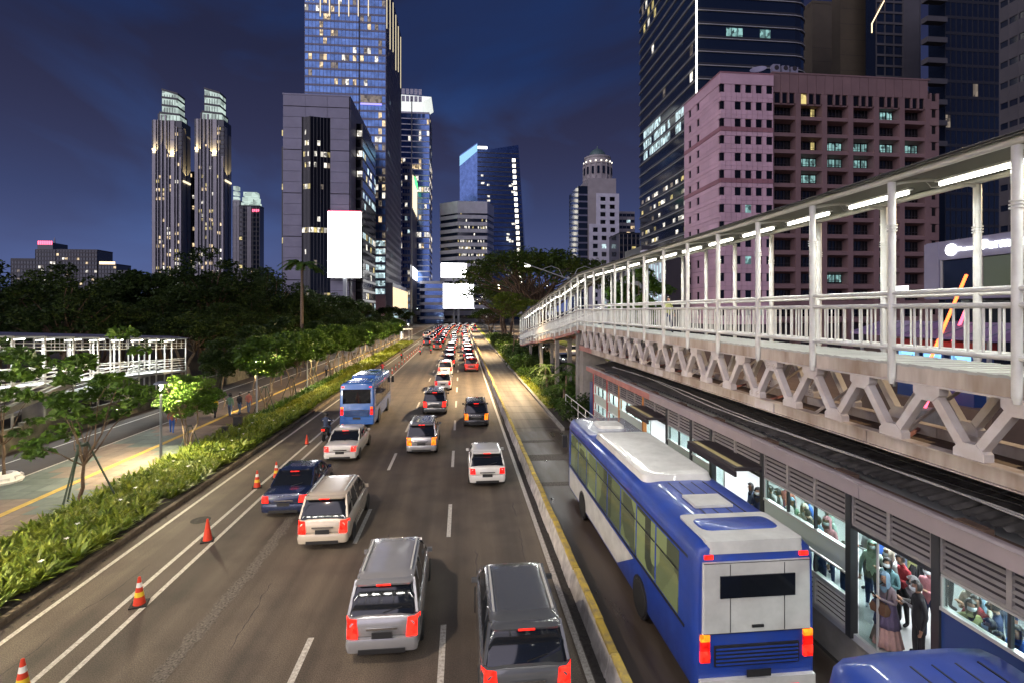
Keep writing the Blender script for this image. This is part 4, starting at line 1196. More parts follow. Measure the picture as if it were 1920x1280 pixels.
# --- small dark blocks behind
D1, o, fs = tower('dark_block', 'small dark block with lit windows between domed tower and glass tower', x_at(1159, 330), x_at(1190, 330), 330, 350, z_at(1175, 400, 330), 4, 3, 'glass_night', 'tower_stone', 'mullion', 'F', .5, .12, ('lit_warm', 'lit_cool'), seed=12)
D2, o, fs = tower('low_block', 'low lit block at the foot of the dark glass tower', x_at(1161, 280), x_at(1200, 280), 280, 300, z_at(1180, 440, 280), 4, 2.4, 'glass_night', 'spandrel_dark', 'tower_stone', 'F', .3, .22, ('lit_yellow', 'lit_dim'), seed=13)

# --- rounded dark glass tower at the right
YH = 132.0
hx0 = x_at(1308, YH); hx1 = x_at(1523, YH)
o = (hx0, YH)
H = thing('rounded_tower', 'huge dark glass tower with rounded ends and white light fins', 'building', (*o, 0))
hy1 = y_at(1194, hx0)
hz = 118.0
def hring(g_):
    w, dpt = hx1 - hx0, hy1 - YH
    pts = [(-g_, -g_)]
    pts += [(w - 5 + (5 + g_) * math.sin(t), 5 - (5 + g_) * math.cos(t)) for t in (0, .4, .8, 1.2, 1.57)]
    pts += [(w + g_, dpt), (4, dpt + g_)] + [(4 - (4 + g_) * math.sin(t), dpt - 4 + (4 + g_) * math.cos(t)) for t in (.4, .8, 1.2, 1.57)]
    return pts
MB().prism(hring(0), 22, hz).build('glass_body', M['glass_night'], H)
wpart('stone_base', M['spandrel_dark'], H, o, hx0 + .3, hx1 - 4, YH + .3, hy1 - 4, -.02, 22)
nfl = 26; fh = (hz - 22) / nfl
white_fin = mat('white_fin', (0.42, 0.42, 0.42), 0.4)
for i in range(nfl):
    z = 22 + i * fh
    MB().prism(hring(.35), z, z + .16).build('light_fin', white_fin, H)
    MB().prism(hring(.06), z + .16, z + .9).build('spandrel', M['spandrel_dark'], H)
fl = Face(H, o, 'L', hx0, hx1, YH, hy1)
rr = random.Random(21)
for i in range(nfl):
    for k in range(22):
        pr = {10: .55, 11: .5, 6: .6, 5: .3, 3: .5, 2: .35, 4: .2, 22: .3, 23: .2, 24: .3}.get(i, .02)
        if i in (10, 11, 12) and 12 < k < 21: pr = .85
        if rr.random() < pr:
            fl.box('lit_window', M[rr.choice(('lit_white', 'lit_white', 'lit_dim', 'lit_yellow'))] if i not in (10, 11, 12) else M['lit_cool'], 1 + k * (fl.L - 6) / 22, 1 + (k + .85) * (fl.L - 6) / 22, 22 + i * fh + 1.0, 22 + i * fh + fh * (.6 if i < 10 else .95), .01, .05)
bx('corner_light', M['strip_light'], H, -.75, -.4, -.75, -.4, 22, hz)
ff = Face(H, o, 'F', hx0, hx1, YH, hy1)
for k in (5, 6, 7, 11, 12): ff.box('lit_window', M['lit_teal'], k * 1.6 + .1, k * 1.6 + 1.5, 22 + 16 * fh + .95, 22 + 17 * fh - .5, .01, .05)

# --- pink tiled office building
YI = 100.0
ix0, ix1, ix2, ix3 = x_at(1351, YI), x_at(1450, YI), x_at(1744, YI), x_at(1765, YI)
iyb = y_at(1283, ix0)
iz = z_at(1351, 137, YI)
o = (ix0, YI)
I = thing('pink_office', 'pink tiled office building with square windows and deep set bays', 'building', (*o, 0))
w1, w2, w3 = ix1 - ix0, ix2 - ix0, ix3 - ix0
dp = iyb - YI
bx('core', M['joint_dark'], I, .32, w1 - .02, .32, dp, -.02, iz - .3); bx('core', M['joint_dark'], I, w1, w3 - .3, 2.6, dp, -.02, iz - .5)
fh = 3.52; top = iz - 1.4
nfl = 14
wz = lambda i: top - 1.0 - fh * i - 1.45           # sill of storey i from the top
def tile(par, m_, x0, x1, y0, y1, z0, z1): return bx('tile_panel', M[m_], par, x0, x1, y0, y1, z0, z1)
cols = 5; cw = w1 / cols
for i in range(nfl):
    zs_ = wz(i); zt = zs_ + 1.62; nxt = wz(i + 1) + 1.62
    darkb = i in (2, 5, 8)
    # front: panels between windows and the band below, split at the joints
    for c in range(cols):
        x = c * cw
        wx0, wx1 = (x + cw * .36, x + cw * .36 + 1.3) if c else (0.0, .85)
        if c: tile(I, 'tile_pink', x + .035, wx0 - .035, 0, .32, zs_, zt)
        tile(I, 'tile_pink', wx1 + .035, x + cw - .035, 0, .32, zs_, zt)
        bz = [nxt + .035, nxt + (zs_ - nxt) * .5 - .035, zs_ - .035]
        for k in range(2):
            for (xa, xb_) in ((x, x + cw * .5), (x + cw * .5, x + cw)):
                tile(I, 'tile_pink_dark' if darkb and k == 1 else 'tile_pink', xa + .035, xb_ - .035, -(.06 if darkb and k == 1 else 0), .32, bz[k] + .035, bz[k + 1])
        lit_ = rr.random() < .1 and c
        wdw = bx('window', M['lit_teal'] if lit_ and i > 3 else M['glass_black'], I, wx0, wx1, .2, .26, zs_, zt)
    # left side: two windows near the far end, wide tiled wall
    for k in range(2): tile(I, 'tile_pink_dark' if darkb and k == 1 else 'tile_pink', -.0 - (.06 if darkb and k == 1 else 0), .32, .33, dp * .5, (nxt, nxt + (zs_ - nxt) * .5, zs_)[k] + .035, (nxt, nxt + (zs_ - nxt) * .5, zs_)[k + 1] - .035)
    for k in range(2): tile(I, 'tile_pink_dark' if darkb and k == 1 else 'tile_pink', -.0 - (.06 if darkb and k == 1 else 0), .32, dp * .5 + .024, dp, (nxt, nxt + (zs_ - nxt) * .5, zs_)[k] + .035, (nxt, nxt + (zs_ - nxt) * .5, zs_)[k + 1] - .035)
    tile(I, 'tile_pink', 0, .32, .86, dp * .28, zs_, zt); tile(I, 'tile_pink', 0, .32, dp * .28 + .024, dp * .55 - .02, zs_, zt)
    for (a, b) in ((dp * .55, dp * .55 + 1.3), (dp * .79, dp * .79 + 1.3)):
        bx('window', M['glass_black'], I, .2, .26, a, b, zs_, zt)
    tile(I, 'tile_pink', 0, .32, dp * .55 + 1.32, dp * .79 - .02, zs_, zt); tile(I, 'tile_pink', 0, .32, dp * .79 + 1.32, dp, zs_, zt)
    bx('window', M['glass_black'], I, .2, .26, .02, .84, zs_, zt)
bx('parapet', M['tile_pink'], I, -.1, w1, -.1, dp, wz(0) + 1.64, iz); bx('parapet_cap', M['tile_pink_dark'], I, -.2, w1 + .02, -.2, dp + .1, iz, iz + .25)
# main front: deep bays between piers
nb = 6; bw = (w2 - w1) / nb
rt = z_at(1600, 140, YI)
for b in range(nb + 1):
    x = w1 + b * bw
    bx('pier', M['tile_pink_brown'], I, x - .55, x + .55, .55, 2.6, -.02, rt - 4.2)
for i in range(nfl):
    z = rt - 8.6 - (i - 1) * fh
    if i == 0:
        continue
    for b in range(nb):
        x = w1 + b * bw
        zt = z + 2.0
        # window ribbon set deep, sloping sill below
        lit_ = {(1, 1): 'lit_yellow', (1, 4): 'lit_teal', (3, 1): 'lit_yellow', (3, 2): 'lit_teal', (3, 3): 'lit_teal', (3, 4): 'lit_teal', (3, 5): 'lit_teal', (4, 1): 'lit_teal', (4, 2): 'lit_teal', (4, 3): 'lit_teal',
                (5, 1): 'lit_teal', (7, 4): 'lit_dim', (8, 1): 'lit_yellow', (9, 1): 'lit_yellow', (11, 2): 'lit_teal', (11, 4): 'lit_teal'}.get((i, b))
        if lit_:
            for (q0, q1) in ((.0, .22), (.30, .62), (.70, .95)) if lit_ != 'lit_yellow' else ((.06, .2), (.74, .9)):
                bx('lit_window', M[lit_], I, x + .6 + (bw - 1.2) * q0, x + .6 + (bw - 1.2) * q1, 2.35, 2.42, z + .3, zt - .2)
            bx('window', M['glass_black'], I, x + .56, x + bw - .56, 2.43, 2.5, z, zt)
        else: bx('window', M['glass_black'], I, x + .56, x + bw - .56, 2.43, 2.5, z, zt)
        for k in range(1, 6): bx('mullion', M['joint_dark'], I, x + .56 + (bw - 1.12) * k / 6 - .04, x + .56 + (bw - 1.12) * k / 6 + .04, 2.25, 2.35, z, zt)
        bx('window_rail', M['joint_dark'], I, x + .56, x + bw - .56, 2.25, 2.34, z + .55, z + .62)
        mb = MB(); mb.prism([(.6, zt - fh + .35 - .0), (2.42, zt - fh + .02), (2.42, z), (1.0, z - .25), (.6, z - .55)], x + .56, x + bw - .56, axis='x')
        mb.build('sloping_sill', M['tile_pink_brown'], I)
for b in range(nb):
    x = w1 + b * bw
    for k in range(3):
        a = x + .6 + (bw - 1.2) * (k + .12) / 3
        bx('window', M['lit_yellow'] if (b, k) == (1, 0) else M['glass_black'], I, a, a + (bw - 1.2) * .7 / 3, .75, .82, rt - 6.3, rt - 4.3)
        bx('fin', M['tile_pink_brown'], I, a + (bw - 1.2) * .74 / 3, a + (bw - 1.2) * .95 / 3, .45, .8, rt - 6.4, rt - 4.2)
        bx('tile_panel', M['tile_pink_brown'], I, x + bw * k / 3 + .05, x + bw * (k + 1) / 3 - .03, .5, 2.0, rt - 4.2, rt - .3)
    bx('storey_wall', M['tile_pink_brown'], I, x + .55, x + bw - .55, .83, 2.6, rt - 6.6, rt - 4.2)
bx('parapet_cap', M['tile_pink_brown'], I, w1 + .03, w2 + .5, .4, dp, rt - .3, rt)
for i in range(nfl):
    z = rt - 8.2 - (i - 1) * fh
    bx('tile_panel', M['tile_pink_brown'], I, w2 + .56, w3, .5, 2.6, z - 1.7, z - .02); bx('tile_panel', M['tile_pink_brown'], I, w2 + .56, w2 + .9, .5, 2.6, z, z + 1.7); bx('tile_panel', M['tile_pink_brown'], I, w3 - .6, w3, .5, 2.6, z, z + 1.7)
    bx('window', M['glass_black'], I, w2 + .9, w3 - .6, .8, .86, z, z + 1.7)
# roof plant: dishes and air units
dish = thing('satellite_dish', 'pale satellite dish on the pink office roof', 'dish', (ix0 + w1 - 2.2, YI + 1.8, iz + .25))
MB().lathe([(.15, 0), (.12, 1.2)], n=8).build('mast', M['lamp_post'], dish)
d_ = MB().lathe([(.05, 0), (.9, .12), (1.6, .42), (1.65, .46), (.9, .17), (.05, .05)], n=16).build('dish', M['tile_grey'], dish, smooth=True); d_.location = (0, 0, 1.3); d_.rotation_euler = (R(35), R(-25), 0)
for k in range(3):
    c = thing('air_unit', '%s air conditioning unit on the pink office roof' % ('left', 'middle', 'right')[k], 'air conditioner', (ix1 + 1.2 + k * 2.0, YI + 1.2, rt - .0), group='air units on the pink roof')
    bx('casing', M['tile_grey'], c, -.75, .75, -.5, .5, 0, 1.7 - .2 * k)
    MB().tube((0, -.5, 1.0), (0, -.56, 1.0), .5, .5, 14).build('fan_grille', M['joint_dark'], c)

# --- dim towers behind the pink building
y_ = 160.0
Wb, o, fs = tower('beige_tower', 'dim beige stone tower with a string of amber lights', x_at(1576, y_), x_at(1626, y_), y_, y_ + 4, 115, 5.2, 9, 'tower_beige', 'tower_beige', 'tower_beige', 'F', 0, 0, proud=.05, mullions=False)
for i in range(22): fs['F'].box('stone_joint', M['joint_dark'], 0, fs['F'].L, 5.2 * i, 5.2 * i + .08, -.01, .015)
for i in range(20): fs['F'].box('amber_lamp', M['strip_warm'], fs['F'].L + .5, fs['F'].L + 1.3, 55 + 3.1 * i, 55.9 + 3.1 * i, -2, -.5)
wpart('lamp_recess', M['joint_dark'], Wb, o, x_at(1626, y_), x_at(1640, y_), y_ + 2, y_ + 4, 0, 115)
Wc, o, fs = tower('beige_tower', 'farther beige tower just right of the dark glass tower', x_at(1523, 185), x_at(1572, 185), 185, 190, z_at(1550, 8, 185), 5.2, 9, 'tower_beige', 'tower_beige', 'tower_beige', 'F', 0, 0, proud=.05, mullions=False)
for i in range(22): fs['F'].box('stone_joint', M['joint_dark'], 0, fs['F'].L, 5.2 * i, 5.2 * i + .08, -.01, .015)
for i in range(14): fs['F'].box('amber_lamp', M['strip_warm'], fs['F'].L - 1.6, fs['F'].L - .9, 70 + 3.1 * i, 71 + 3.1 * i, .05, .4)
Wd, o, fs = tower('stone_tower', 'grey tower with an angled line of warm light behind the pink office', x_at(1642, 150), x_at(1725, 150), 150, 154, 120, 3.4, 3.0, 'glass_night', 'tower_dim', 'tower_dim', 'F', .2, .03, ('lit_warm',), seed=31)
MB().path([(x_at(1635, 149.5) - o[0], 149.5 - o[1], z_at(1635, 62, 149.5)), (x_at(1635, 149.5) - o[0], 149.5 - o[1], z_at(1635, 45, 149.5)), (x_at(1658, 149.5) - o[0], 149.5 - o[1], z_at(1658, 2, 149.5))], .16, 6).build('light_line', M['strip_warm'], Wd)
wpart('blank_bay', M['tower_dim'], Wd, o, x_at(1692, 150), x_at(1722, 150), 149.5, 149.72, 0, 120)
def nvy(i, j, nf, nb): return .10 if i in (nf - 4, nf - 5, nf - 22, nf - 26) else .012
We, o, fs = tower('navy_tower', 'dark navy apartment tower with white balconies at the right', x_at(1772, 128), x_at(1885, 128), 128, 133, 100, 4.4, 1.6, 'glass_night', 'spandrel_dark', 'spandrel_dark', 'F', .18, .02, ('lit_warm', 'lit_dim'), seed=33, rows=nvy, proud=.08, mw=.08)
for i in range(9): wpart('balcony', M['tower_dim'], We, o, x_at(1727, 128), x_at(1764, 128), 126, 128, 100 - 3 - i * 5.6, 100 - 1.6 - i * 5.6)
Wf, o, fs = tower('panel_tower', 'pale panelled tower cut off by the right edge', x_at(1930, 90), x_at(2000, 90), 90, 95.5, 90, 4.2, 1.9, 'glass_night', 'tower_dim', 'tower_dim', 'FL', .7, 0, proud=.15)

# --- twin towers far left with lit crowns
def spire_tower(label, u0, u1, vt, Y, seed, lean=1):
    X0, X1 = x_at(u0, Y), x_at(u1, Y)
    um = (u0 + u1) / 2
    zt, zc, zb = z_at(um, vt, Y), z_at(um, vt + 42, Y), z_at(um, vt + 58, Y)
    w = X1 - X0; o = ((X0 + X1) / 2, Y)
    t = thing('apartment_tower', label, 'building', (*o, 0), group='twin towers beyond the park')
    rr = random.Random(seed)
    bx('core', M['glass_night'], t, -w / 2, w / 2, .3, 10.6, -.02, zb)
    bx('upper_core', M['glass_night'], t, -w * .30, w * .44, .2, 9, zb - .1, zb + 4)
    # vertical white fins of several widths stop at different heights
    for (a, b, zz) in ((-.47, -.36, zb * .86), (-.30, -.27, zb), (-.18, -.14, zb + 3), (-.06, .0, zb + 3), (.06, .09, zb), (.16, .27, zb * .9), (.33, .36, zb * .97), (.44, .5, zb * .82)):
        bx('white_fin', M['tower_white'], t, a * w, b * w, -.5, .29, -.02, zz)
    for k in range(44):
        z = 6 + k * (zb - 8) / 44
        bx('floor_line', M['spandrel_dark'], t, -w / 2, w / 2, .05, .3, z, z + .5)
    for k in range(150):
        a = rr.choice((-.34, -.25, -.12, .02, .11, .29, .38)) * w; z = 6 + rr.randrange(44) * (zb - 8) / 44 + .7
        if rr.random() < .75 - .6 * z / zb: bx('lit_window', M[rr.choice(('lit_warm', 'lit_white', 'lit_warm', 'lit_yellow'))], t, a, a + rr.uniform(1, 2), -.02, .04, z, z + 1.8)
    for (a, b, z0, z1) in ((-.43, -.35, zb * .845, zb * .93), (.13, .27, zb * .83, zb * .93)):
        bx('uplit_wall', M['tower_white'], t, a * w, b * w, -.3, .25, z0, zb)
        ld = bpy.data.lights.new('uplight', 'SPOT'); ld.energy = 6000; ld.color = (1, .78, .35); ld.spot_size = R(70)
        lo = bpy.data.objects.new('uplight', ld); COL.objects.link(lo); lo.parent = t; lo.location = ((a + b) / 2 * w, -2.5, z0 - 1); lo.rotation_euler = (R(150), 0, 0)
        bx('uplighter', M['strip_gold'], t, a * w, b * w, -1.2, -.5, z0 - 1.2, z0 - .4)
    for k in range(2):
        bx('side_fin', M['tower_white'], t, w / 2 - .01, w / 2 + .3, 1 + 5.5 * k, 4.5 + 5.5 * k, -.02, zb * (.97 - .03 * k))
    bx('uplighter', M['strip_gold'], t, w / 2 + .3, w / 2 + .9, 1, 9, zb * .70, zb * .70 + 1)
    ld = bpy.data.lights.new('uplight', 'SPOT'); ld.energy = 9000; ld.color = (1, .78, .35); ld.spot_size = R(80)
    lo = bpy.data.objects.new('uplight', ld); COL.objects.link(lo); lo.parent = t; lo.location = (w / 2 + 3, 4.5, zb * .70 - 1); lo.rotation_euler = (R(180), R(12), 0)
    # stepped lit crown leaning to a point
    x0, x1 = -w * .22, w * .44
    for k in range(4):
        z0, z1 = zb + (zt - zb) * k / 4, zb + (zt - zb) * (k + .82) / 4
        q0, q1 = (x0, x1) if k == 0 else (x0 + w * .07, x1 - w * .07)
        sl = (zt - zb) * (.05 if k < 3 else .13)
        mb = MB(); mb.prism([(q0, z0), (q1, z0 - sl * (k > 0)), (q1, z1 - sl), (q0, z1)], 0, 8, axis='y'); mb.build('crown_tier', M['crown_light'], t)
        mb = MB(); mb.prism([(q0 - .2, z1), (q1 + .2, z1 - sl), (q1 + .2, z1 - sl + 1.2), (q0 - .2, z1 + 1.2)], -.4, 8.2, axis='y'); mb.build('crown_band', M['spandrel_dark'], t)
        for j in range(1, 6):
            a = q0 + (q1 - q0) * j / 6; bx('crown_mullion', M['spandrel_dark'], t, a - .12, a + .12, -.2, 0, z0, z1 - sl)
    MB().bar((x0 - 1, 5, zt), (x1 * .4, 5, zt - 3), .5, .7).build('crown_tip', M['spandrel_dark'], t)
    return t
spire_tower('left of the twin apartment towers with a lit stepped crown', 284, 340, 168, 330, 1)
spire_tower('right of the twin apartment towers with a lit stepped crown', 364, 419, 166, 332, 2)
lk, o, fs = tower('link_block', 'dark lower block between the twin towers', x_at(345, 345), x_at(368, 345), 345, 360, z_at(356, 325, 345), 3.4, 2.2, 'glass_night', 'spandrel_dark', 'tower_white', 'F', .3, .12, ('lit_warm', 'lit_white'), seed=41)
tw3, o, fs = tower('apartment_tower', 'shorter apartment tower with glowing crown and red sign right of the twins', x_at(448, 400), x_at(487, 400), 400, 408, z_at(467, 388, 400), 3.5, 2.4, 'glass_night', 'spandrel_dark', 'tower_white', 'F', .3, .07, ('lit_warm', 'lit_yellow'), seed=42)
fs['F'].box('white_fin', M['tower_white'], fs['F'].L * .40, fs['F'].L * .6, 0, z_at(467, 388, 400), .3, .6)
for k in range(3): wpart('crown_tier', M['crown_light'], tw3, o, x_at(451 + 2 * k, 400), x_at(484 - 2 * k, 400), 401, 407, z_at(467, 388 - 10 * k, 400), z_at(467, 380 - 10 * k, 400))
for k in range(4): fs['F'].box('sign_mark', M['sign_red'], fs['F'].L * .66 + k * 1.3, fs['F'].L * .66 + k * 1.3 + .8, z_at(467, 398 - (k % 2), 400), z_at(467, 393, 400), .6, .9)
tw4, o, fs = tower('side_tower', 'narrow tower half hidden behind the right twin tower', x_at(436, 410), x_at(449, 410), 410, 416, z_at(443, 378, 410), 3.5, 2.4, 'tower_white', 'tower_white', 'tower_white', 'F', .2, .0, seed=43)
for k in range(3): wpart('crown_tier', M['crown_light'], tw4, o, x_at(436, 410), x_at(445, 410), 411, 415, z_at(443, 376 - 10 * k, 410), z_at(443, 369 - 10 * k, 410))
# --- low skyline at the far left
y_ = 480.0
q, o, fs = tower('red_top_tower', 'distant tower with red lit top over the park', x_at(66, y_), x_at(104, y_), y_, 500, z_at(85, 470, y_), 3.6, 2.2, 'glass_night', 'spandrel_dark', 'spandrel_dark', 'F', .35, .28, ('lit_warm', 'lit_dim', 'lit_white'), seed=51)
wpart('upper_stage', M['glass_night'], q, o, x_at(68, y_), x_at(97, y_), y_ + 1, 498, z_at(85, 470, y_), z_at(85, 455, y_))
for k in range(7): wpart('red_window', M['sign_red'], q, o, x_at(69 + k * 4, y_), x_at(72 + k * 4, y_), y_ + .8, y_ + .95, z_at(85, 459, y_), z_at(85, 452, y_))
MB().tube((0, 0, z_at(85, 455, y_)), (0, 0, z_at(85, 443, y_)), .8, .2, 6).build('antenna', M['lamp_post'], q)
tower('slab_block', 'distant wide grid block with scattered lit windows over the park', x_at(105, y_), x_at(182, y_), y_, 500, z_at(140, 470, y_), 3.6, 2.4, 'glass_night', 'tower_dim', 'tower_dim', 'F', .4, .12, ('lit_warm', 'lit_white'), seed=52, proud=.3)
q, o, fs = tower('amber_top_block', 'distant blue block with amber lit top floor', x_at(184, y_), x_at(218, y_), y_, 500, z_at(200, 497, y_), 3.6, 2.4, 'glass_night', 'spandrel_dark', 'spandrel_dark', 'F', .35, .14, ('lit_warm', 'lit_yellow'), seed=53)
fs['F'].box('amber_floor', M['strip_warm'], 1, fs['F'].L - 1, z_at(200, 496, y_), z_at(200, 491, y_), .1, .3)
tower('low_white_block', 'distant low block with bright roof frame beside the amber topped one', x_at(219, y_), x_at(241, y_), y_, 495, z_at(230, 509, y_), 3.6, 2.4, 'glass_night', 'tower_dim', 'tower_dim', 'F', .3, .1, seed=54)
tower('dark_slab', 'distant dark slab at the far left skyline', x_at(20, y_), x_at(66, y_), y_, 495, z_at(45, 487, y_), 3.6, 2.4, 'glass_night', 'spandrel_dark', 'spandrel_dark', 'F', .4, .08, ('lit_dim',), seed=55)

# --- overpass across the road end
ov = thing('overpass', 'pale concrete overpass crossing the road beyond the traffic', 'overpass', (0, 335, 0))
z0_, z1_ = z_at(840, 591, 335), z_at(840, 583, 335)
bx('deck', M['band_white'], ov, -45, 60, -6, 6, z0_, z1_)
bx('parapet', M['concrete'], ov, -45, 60, -6.2, -5.9, z1_, z1_ + 1.2)
for x in (-38, -19, 12, 32, 52): bx('pier', M['concrete'], ov, x - 1, x + 1, -2, 2, 0, z0_)
for x in range(-40, 58, 6): bx('lamp', M['sign_white'], ov, x, x + .4, -6.1, -5.9, z1_ + 1.2, z1_ + 1.6)

# --- bank branch with lit sign at the right, parallel to the road
XK = 30.0
ky0, ky1 = 10.0, y_at(1737, XK)
o = (XK, ky0)
K = thing('bank_branch', 'bank branch with lit white sign above a dark shop window', 'building', (*o, 0))
L = ky1 - ky0
kz = lambda v, u=1735: z_at(u, v, y_at(u, XK))
zt, zf, zb_ = kz(458), kz(492), kz(552)
bx('fascia', M['tile_grey'], K, 0, 8, 0, L, zf, zt); bx('lower_fascia', M['tile_grey'], K, 0, 8, 0, L, zb_ - .35, zb_)
bx('end_pier', M['tile_grey'], K, -.05, 8, L - .9, L + .1, zb_ - .3, zt - .06)
bx('shop_interior', M['glass_night'], K, .4, 8, .2, L - 1, zb_, zf); bx('ground_storey', M['glass_night'], K, 2.5, 8, 0, L, 0, zb_ - .35)
gl0 = y_at(1838, XK) - ky0
bx('shop_window', M['glass_night'], K, .1, .16, gl0, L - 1.0, zb_ + .05, zf - .05)
bx('side_window', mat('bank_pane', (0.03, 0.035, 0.03), 0.1, emit=(.55, .62, .42), estr=.12), K, .1, .16, 0, gl0 - .1, zb_ + .05, zf - .05)
for a in (gl0, L - 1.0, gl0 - 2.8): bx('window_frame', M['alu'], K, .02, .2, a - .05, a + .05, zb_, zf)
for k in range(3): bx('lamp', M['sign_white'], K, .3, .38, 1 + 1.4 * k, 1.9 + 1.4 * k, zf - .75 - .3 * k, zf - .62 - .3 * k)
def letters(text, size, par, loc, m_, rotz):
    c = bpy.data.curves.new('lettering', 'FONT'); c.body = text; c.size = size; c.extrude = .04; c.align_x = 'LEFT'; c.align_y = 'CENTER'; c.offset = size * .025
    c.materials.append(m_)
    tmp = bpy.data.objects.new('lettering', c); COL.objects.link(tmp)
    me = bpy.data.meshes.new_from_object(tmp.evaluated_get(bpy.context.evaluated_depsgraph_get())); bpy.data.objects.remove(tmp)
    ob = bpy.data.objects.new('lettering', me); COL.objects.link(ob); ob.parent = par; ob.location = loc; ob.rotation_euler = (R(90), 0, rotz)
    return ob
MB().tube((-.02, L - 1.75, (zf + zt) / 2), (-.10, L - 1.75, (zf + zt) / 2), .36, .36, 20).build('round_emblem', M['sign_white'], K)
letters('PermataBank', .34, K, (-.06, L - 2.2, (zf + zt) / 2 - .02), M['sign_white'], R(-90))
letters('PermataBank', .75, K, (-.06, y_at(1838, XK) - ky0 - .1, (zf + zt) / 2 + .05), M['sign_white'], R(-90))
bx('sign_board', M['sign_white'], K, -.5, -.3, L + 1.0, L + 3.0, kz(548) - .1, kz(535)); bx('sign_post', M['lamp_post'], K, -.45, -.35, L + 1.9, L + 2.1, 0, kz(548) - .1)
# purple-roofed machine kiosk in front of the bank
kk = thing('machine_kiosk', 'kiosk with purple metal roof and blue lit machines by the bank', 'kiosk', (26.9, 26.0, .1))
bx('podium', M['plaza'], kk, -2.0, 2.0, -4.2, 4.2, 0, 2.9)
mb = MB(); mb.prism([(-2.2, 6.4), (0, 7.1), (2.2, 6.4), (2.2, 6.25), (-2.2, 6.25)], -4.4, 4.4, axis='y'); mb.build('roof', mat('roof_purple', (.20, .13, .26), .5), kk)
for k in range(8): MB().bar((-2.2, -4.1 + k * 1.15, 6.43), (0, -4.1 + k * 1.15, 7.13), .05, .05).build('roof_rib', M['spandrel_blue'], kk)
for y in (-3.9, 0, 3.9):
    for x in (-1.8, 1.8): bx('post', M['lamp_post'], kk, x - .07, x + .07, y - .07, y + .07, 2.9, 6.25)
for k in range(3):
    bx('machine', M['panel_blue'], kk, -1.5, -.4, -2.9 + 1.6 * k, -1.6 + 1.6 * k, 2.9, 5.6); bx('screen', M['screen_blue'], kk, -1.56, -1.5, -2.75 + 1.6 * k, -1.75 + 1.6 * k, 3.6, 5.4)
bx('red_header', M['red_paint'], kk, -1.6, -.35, -3.0, 1.7, 5.6, 6.1)
letters('85', .5, kk, (-1.6, .4, 3.3), M['sign_white'], R(-90))
nb_ = thing('neon_strut', 'pair of slanting orange neon bars beside the kiosk', 'neon sign', (23.6, 24.5, 0.1))
MB().bar((-.4, 0, 2.6), (2.9, 0, 9.6), .10, .10).build('bar', M['neon_orange'], nb_); MB().bar((.8, .3, 2.6), (3.3, .3, 8.0), .10, .10).build('bar', M['sign_red'], nb_); bx('base', M['concrete'], nb_, -.8, 1.3, -.3, .6, 0, 2.6)
# dark shopfront blocks at street level below the pink building
yl = 112.0
lx0, lx1 = x_at(1203, yl), x_at(1284, yl); lw = lx1 - lx0
lzt = z_at(1240, 462, yl)
lf = thing('glass_lobby', 'dark lobby block with tall lit glazing beside the pink office', 'building', (lx0, yl, 0))
bx('block', M['spandrel_dark'], lf, 0, lw, 0, 12, 0, lzt)
gx = x_at(1240, yl) - lx0
bx('glazing', M['lit_cool'], lf, .5, gx, -.15, -.02, 8, lzt - 2.5)
for k in range(7): bx('mullion', M['band_white'], lf, .4 + k * (gx - .5) / 6, .6 + k * (gx - .5) / 6, -.4, -.16, 7, lzt - 2)
for z in (7.8, 12.5, lzt - 2.5): bx('transom', M['band_white'], lf, .3, gx + .2, -.41, -.14, z, z + .25)
bx('canopy', M['band_white'], lf, -.5, gx + .5, -2.5, -.45, lzt - 1.6, lzt - 1.2)
# ---------------------------------------------------------------- plants
def leaves(P, size, rg, up=0.5, aspect=.42, droop=.0):
    """one bent leaf (two quads) at each point of P; returns V, F"""
    n = len(P)
    d = rg.normal(size=(n, 3)); d[:, 2] = d[:, 2] * .55 - droop
    d /= np.linalg.norm(d, axis=1, keepdims=True)
    nr = rg.normal(size=(n, 3)); nr[:, 2] += up * 2.2
    s_ = np.cross(d, nr); s_ /= (np.linalg.norm(s_, axis=1, keepdims=True) + 1e-9)
    nn = np.cross(s_, d)
    L = size * rg.uniform(.65, 1.25, size=(n, 1)); W = L * aspect
    a, m, t = P - d * L * .5, P + nn * L * .12, P + d * L * .5 - nn * L * .06
    V = np.stack([a, m + s_ * W * .5, t, m - s_ * W * .5], axis=1).reshape(-1, 3)
    F = np.arange(4 * n).reshape(n, 4)
    return V, F
def clump_points(c, r, n, rg, flat=1.0, shell=.55):
    v = rg.normal(size=(n, 3)); v /= np.linalg.norm(v, axis=1, keepdims=True)
    rad = r * rg.uniform(shell, 1.0, size=(n, 1)) ** .6
    p = v * rad; p[:, 2] *= flat
    return p + np.asarray(c)
def branch(mb, p, q, r0, r1, k=3, wob=.06, seed=0, n=7):
    rg = random.Random(seed); p, q = Vector(p), Vector(q); L = (q - p).length
    pts = [p] + [p.lerp(q, i / k) + Vector((rg.gauss(0, wob), rg.gauss(0, wob), rg.gauss(0, wob * .4))) * L for i in range(1, k)] + [q]
    for i in range(k):
        mb.tube(pts[i], pts[i + 1], r0 + (r1 - r0) * i / k, r0 + (r1 - r0) * (i + 1) / k, n, caps=False)
    return pts
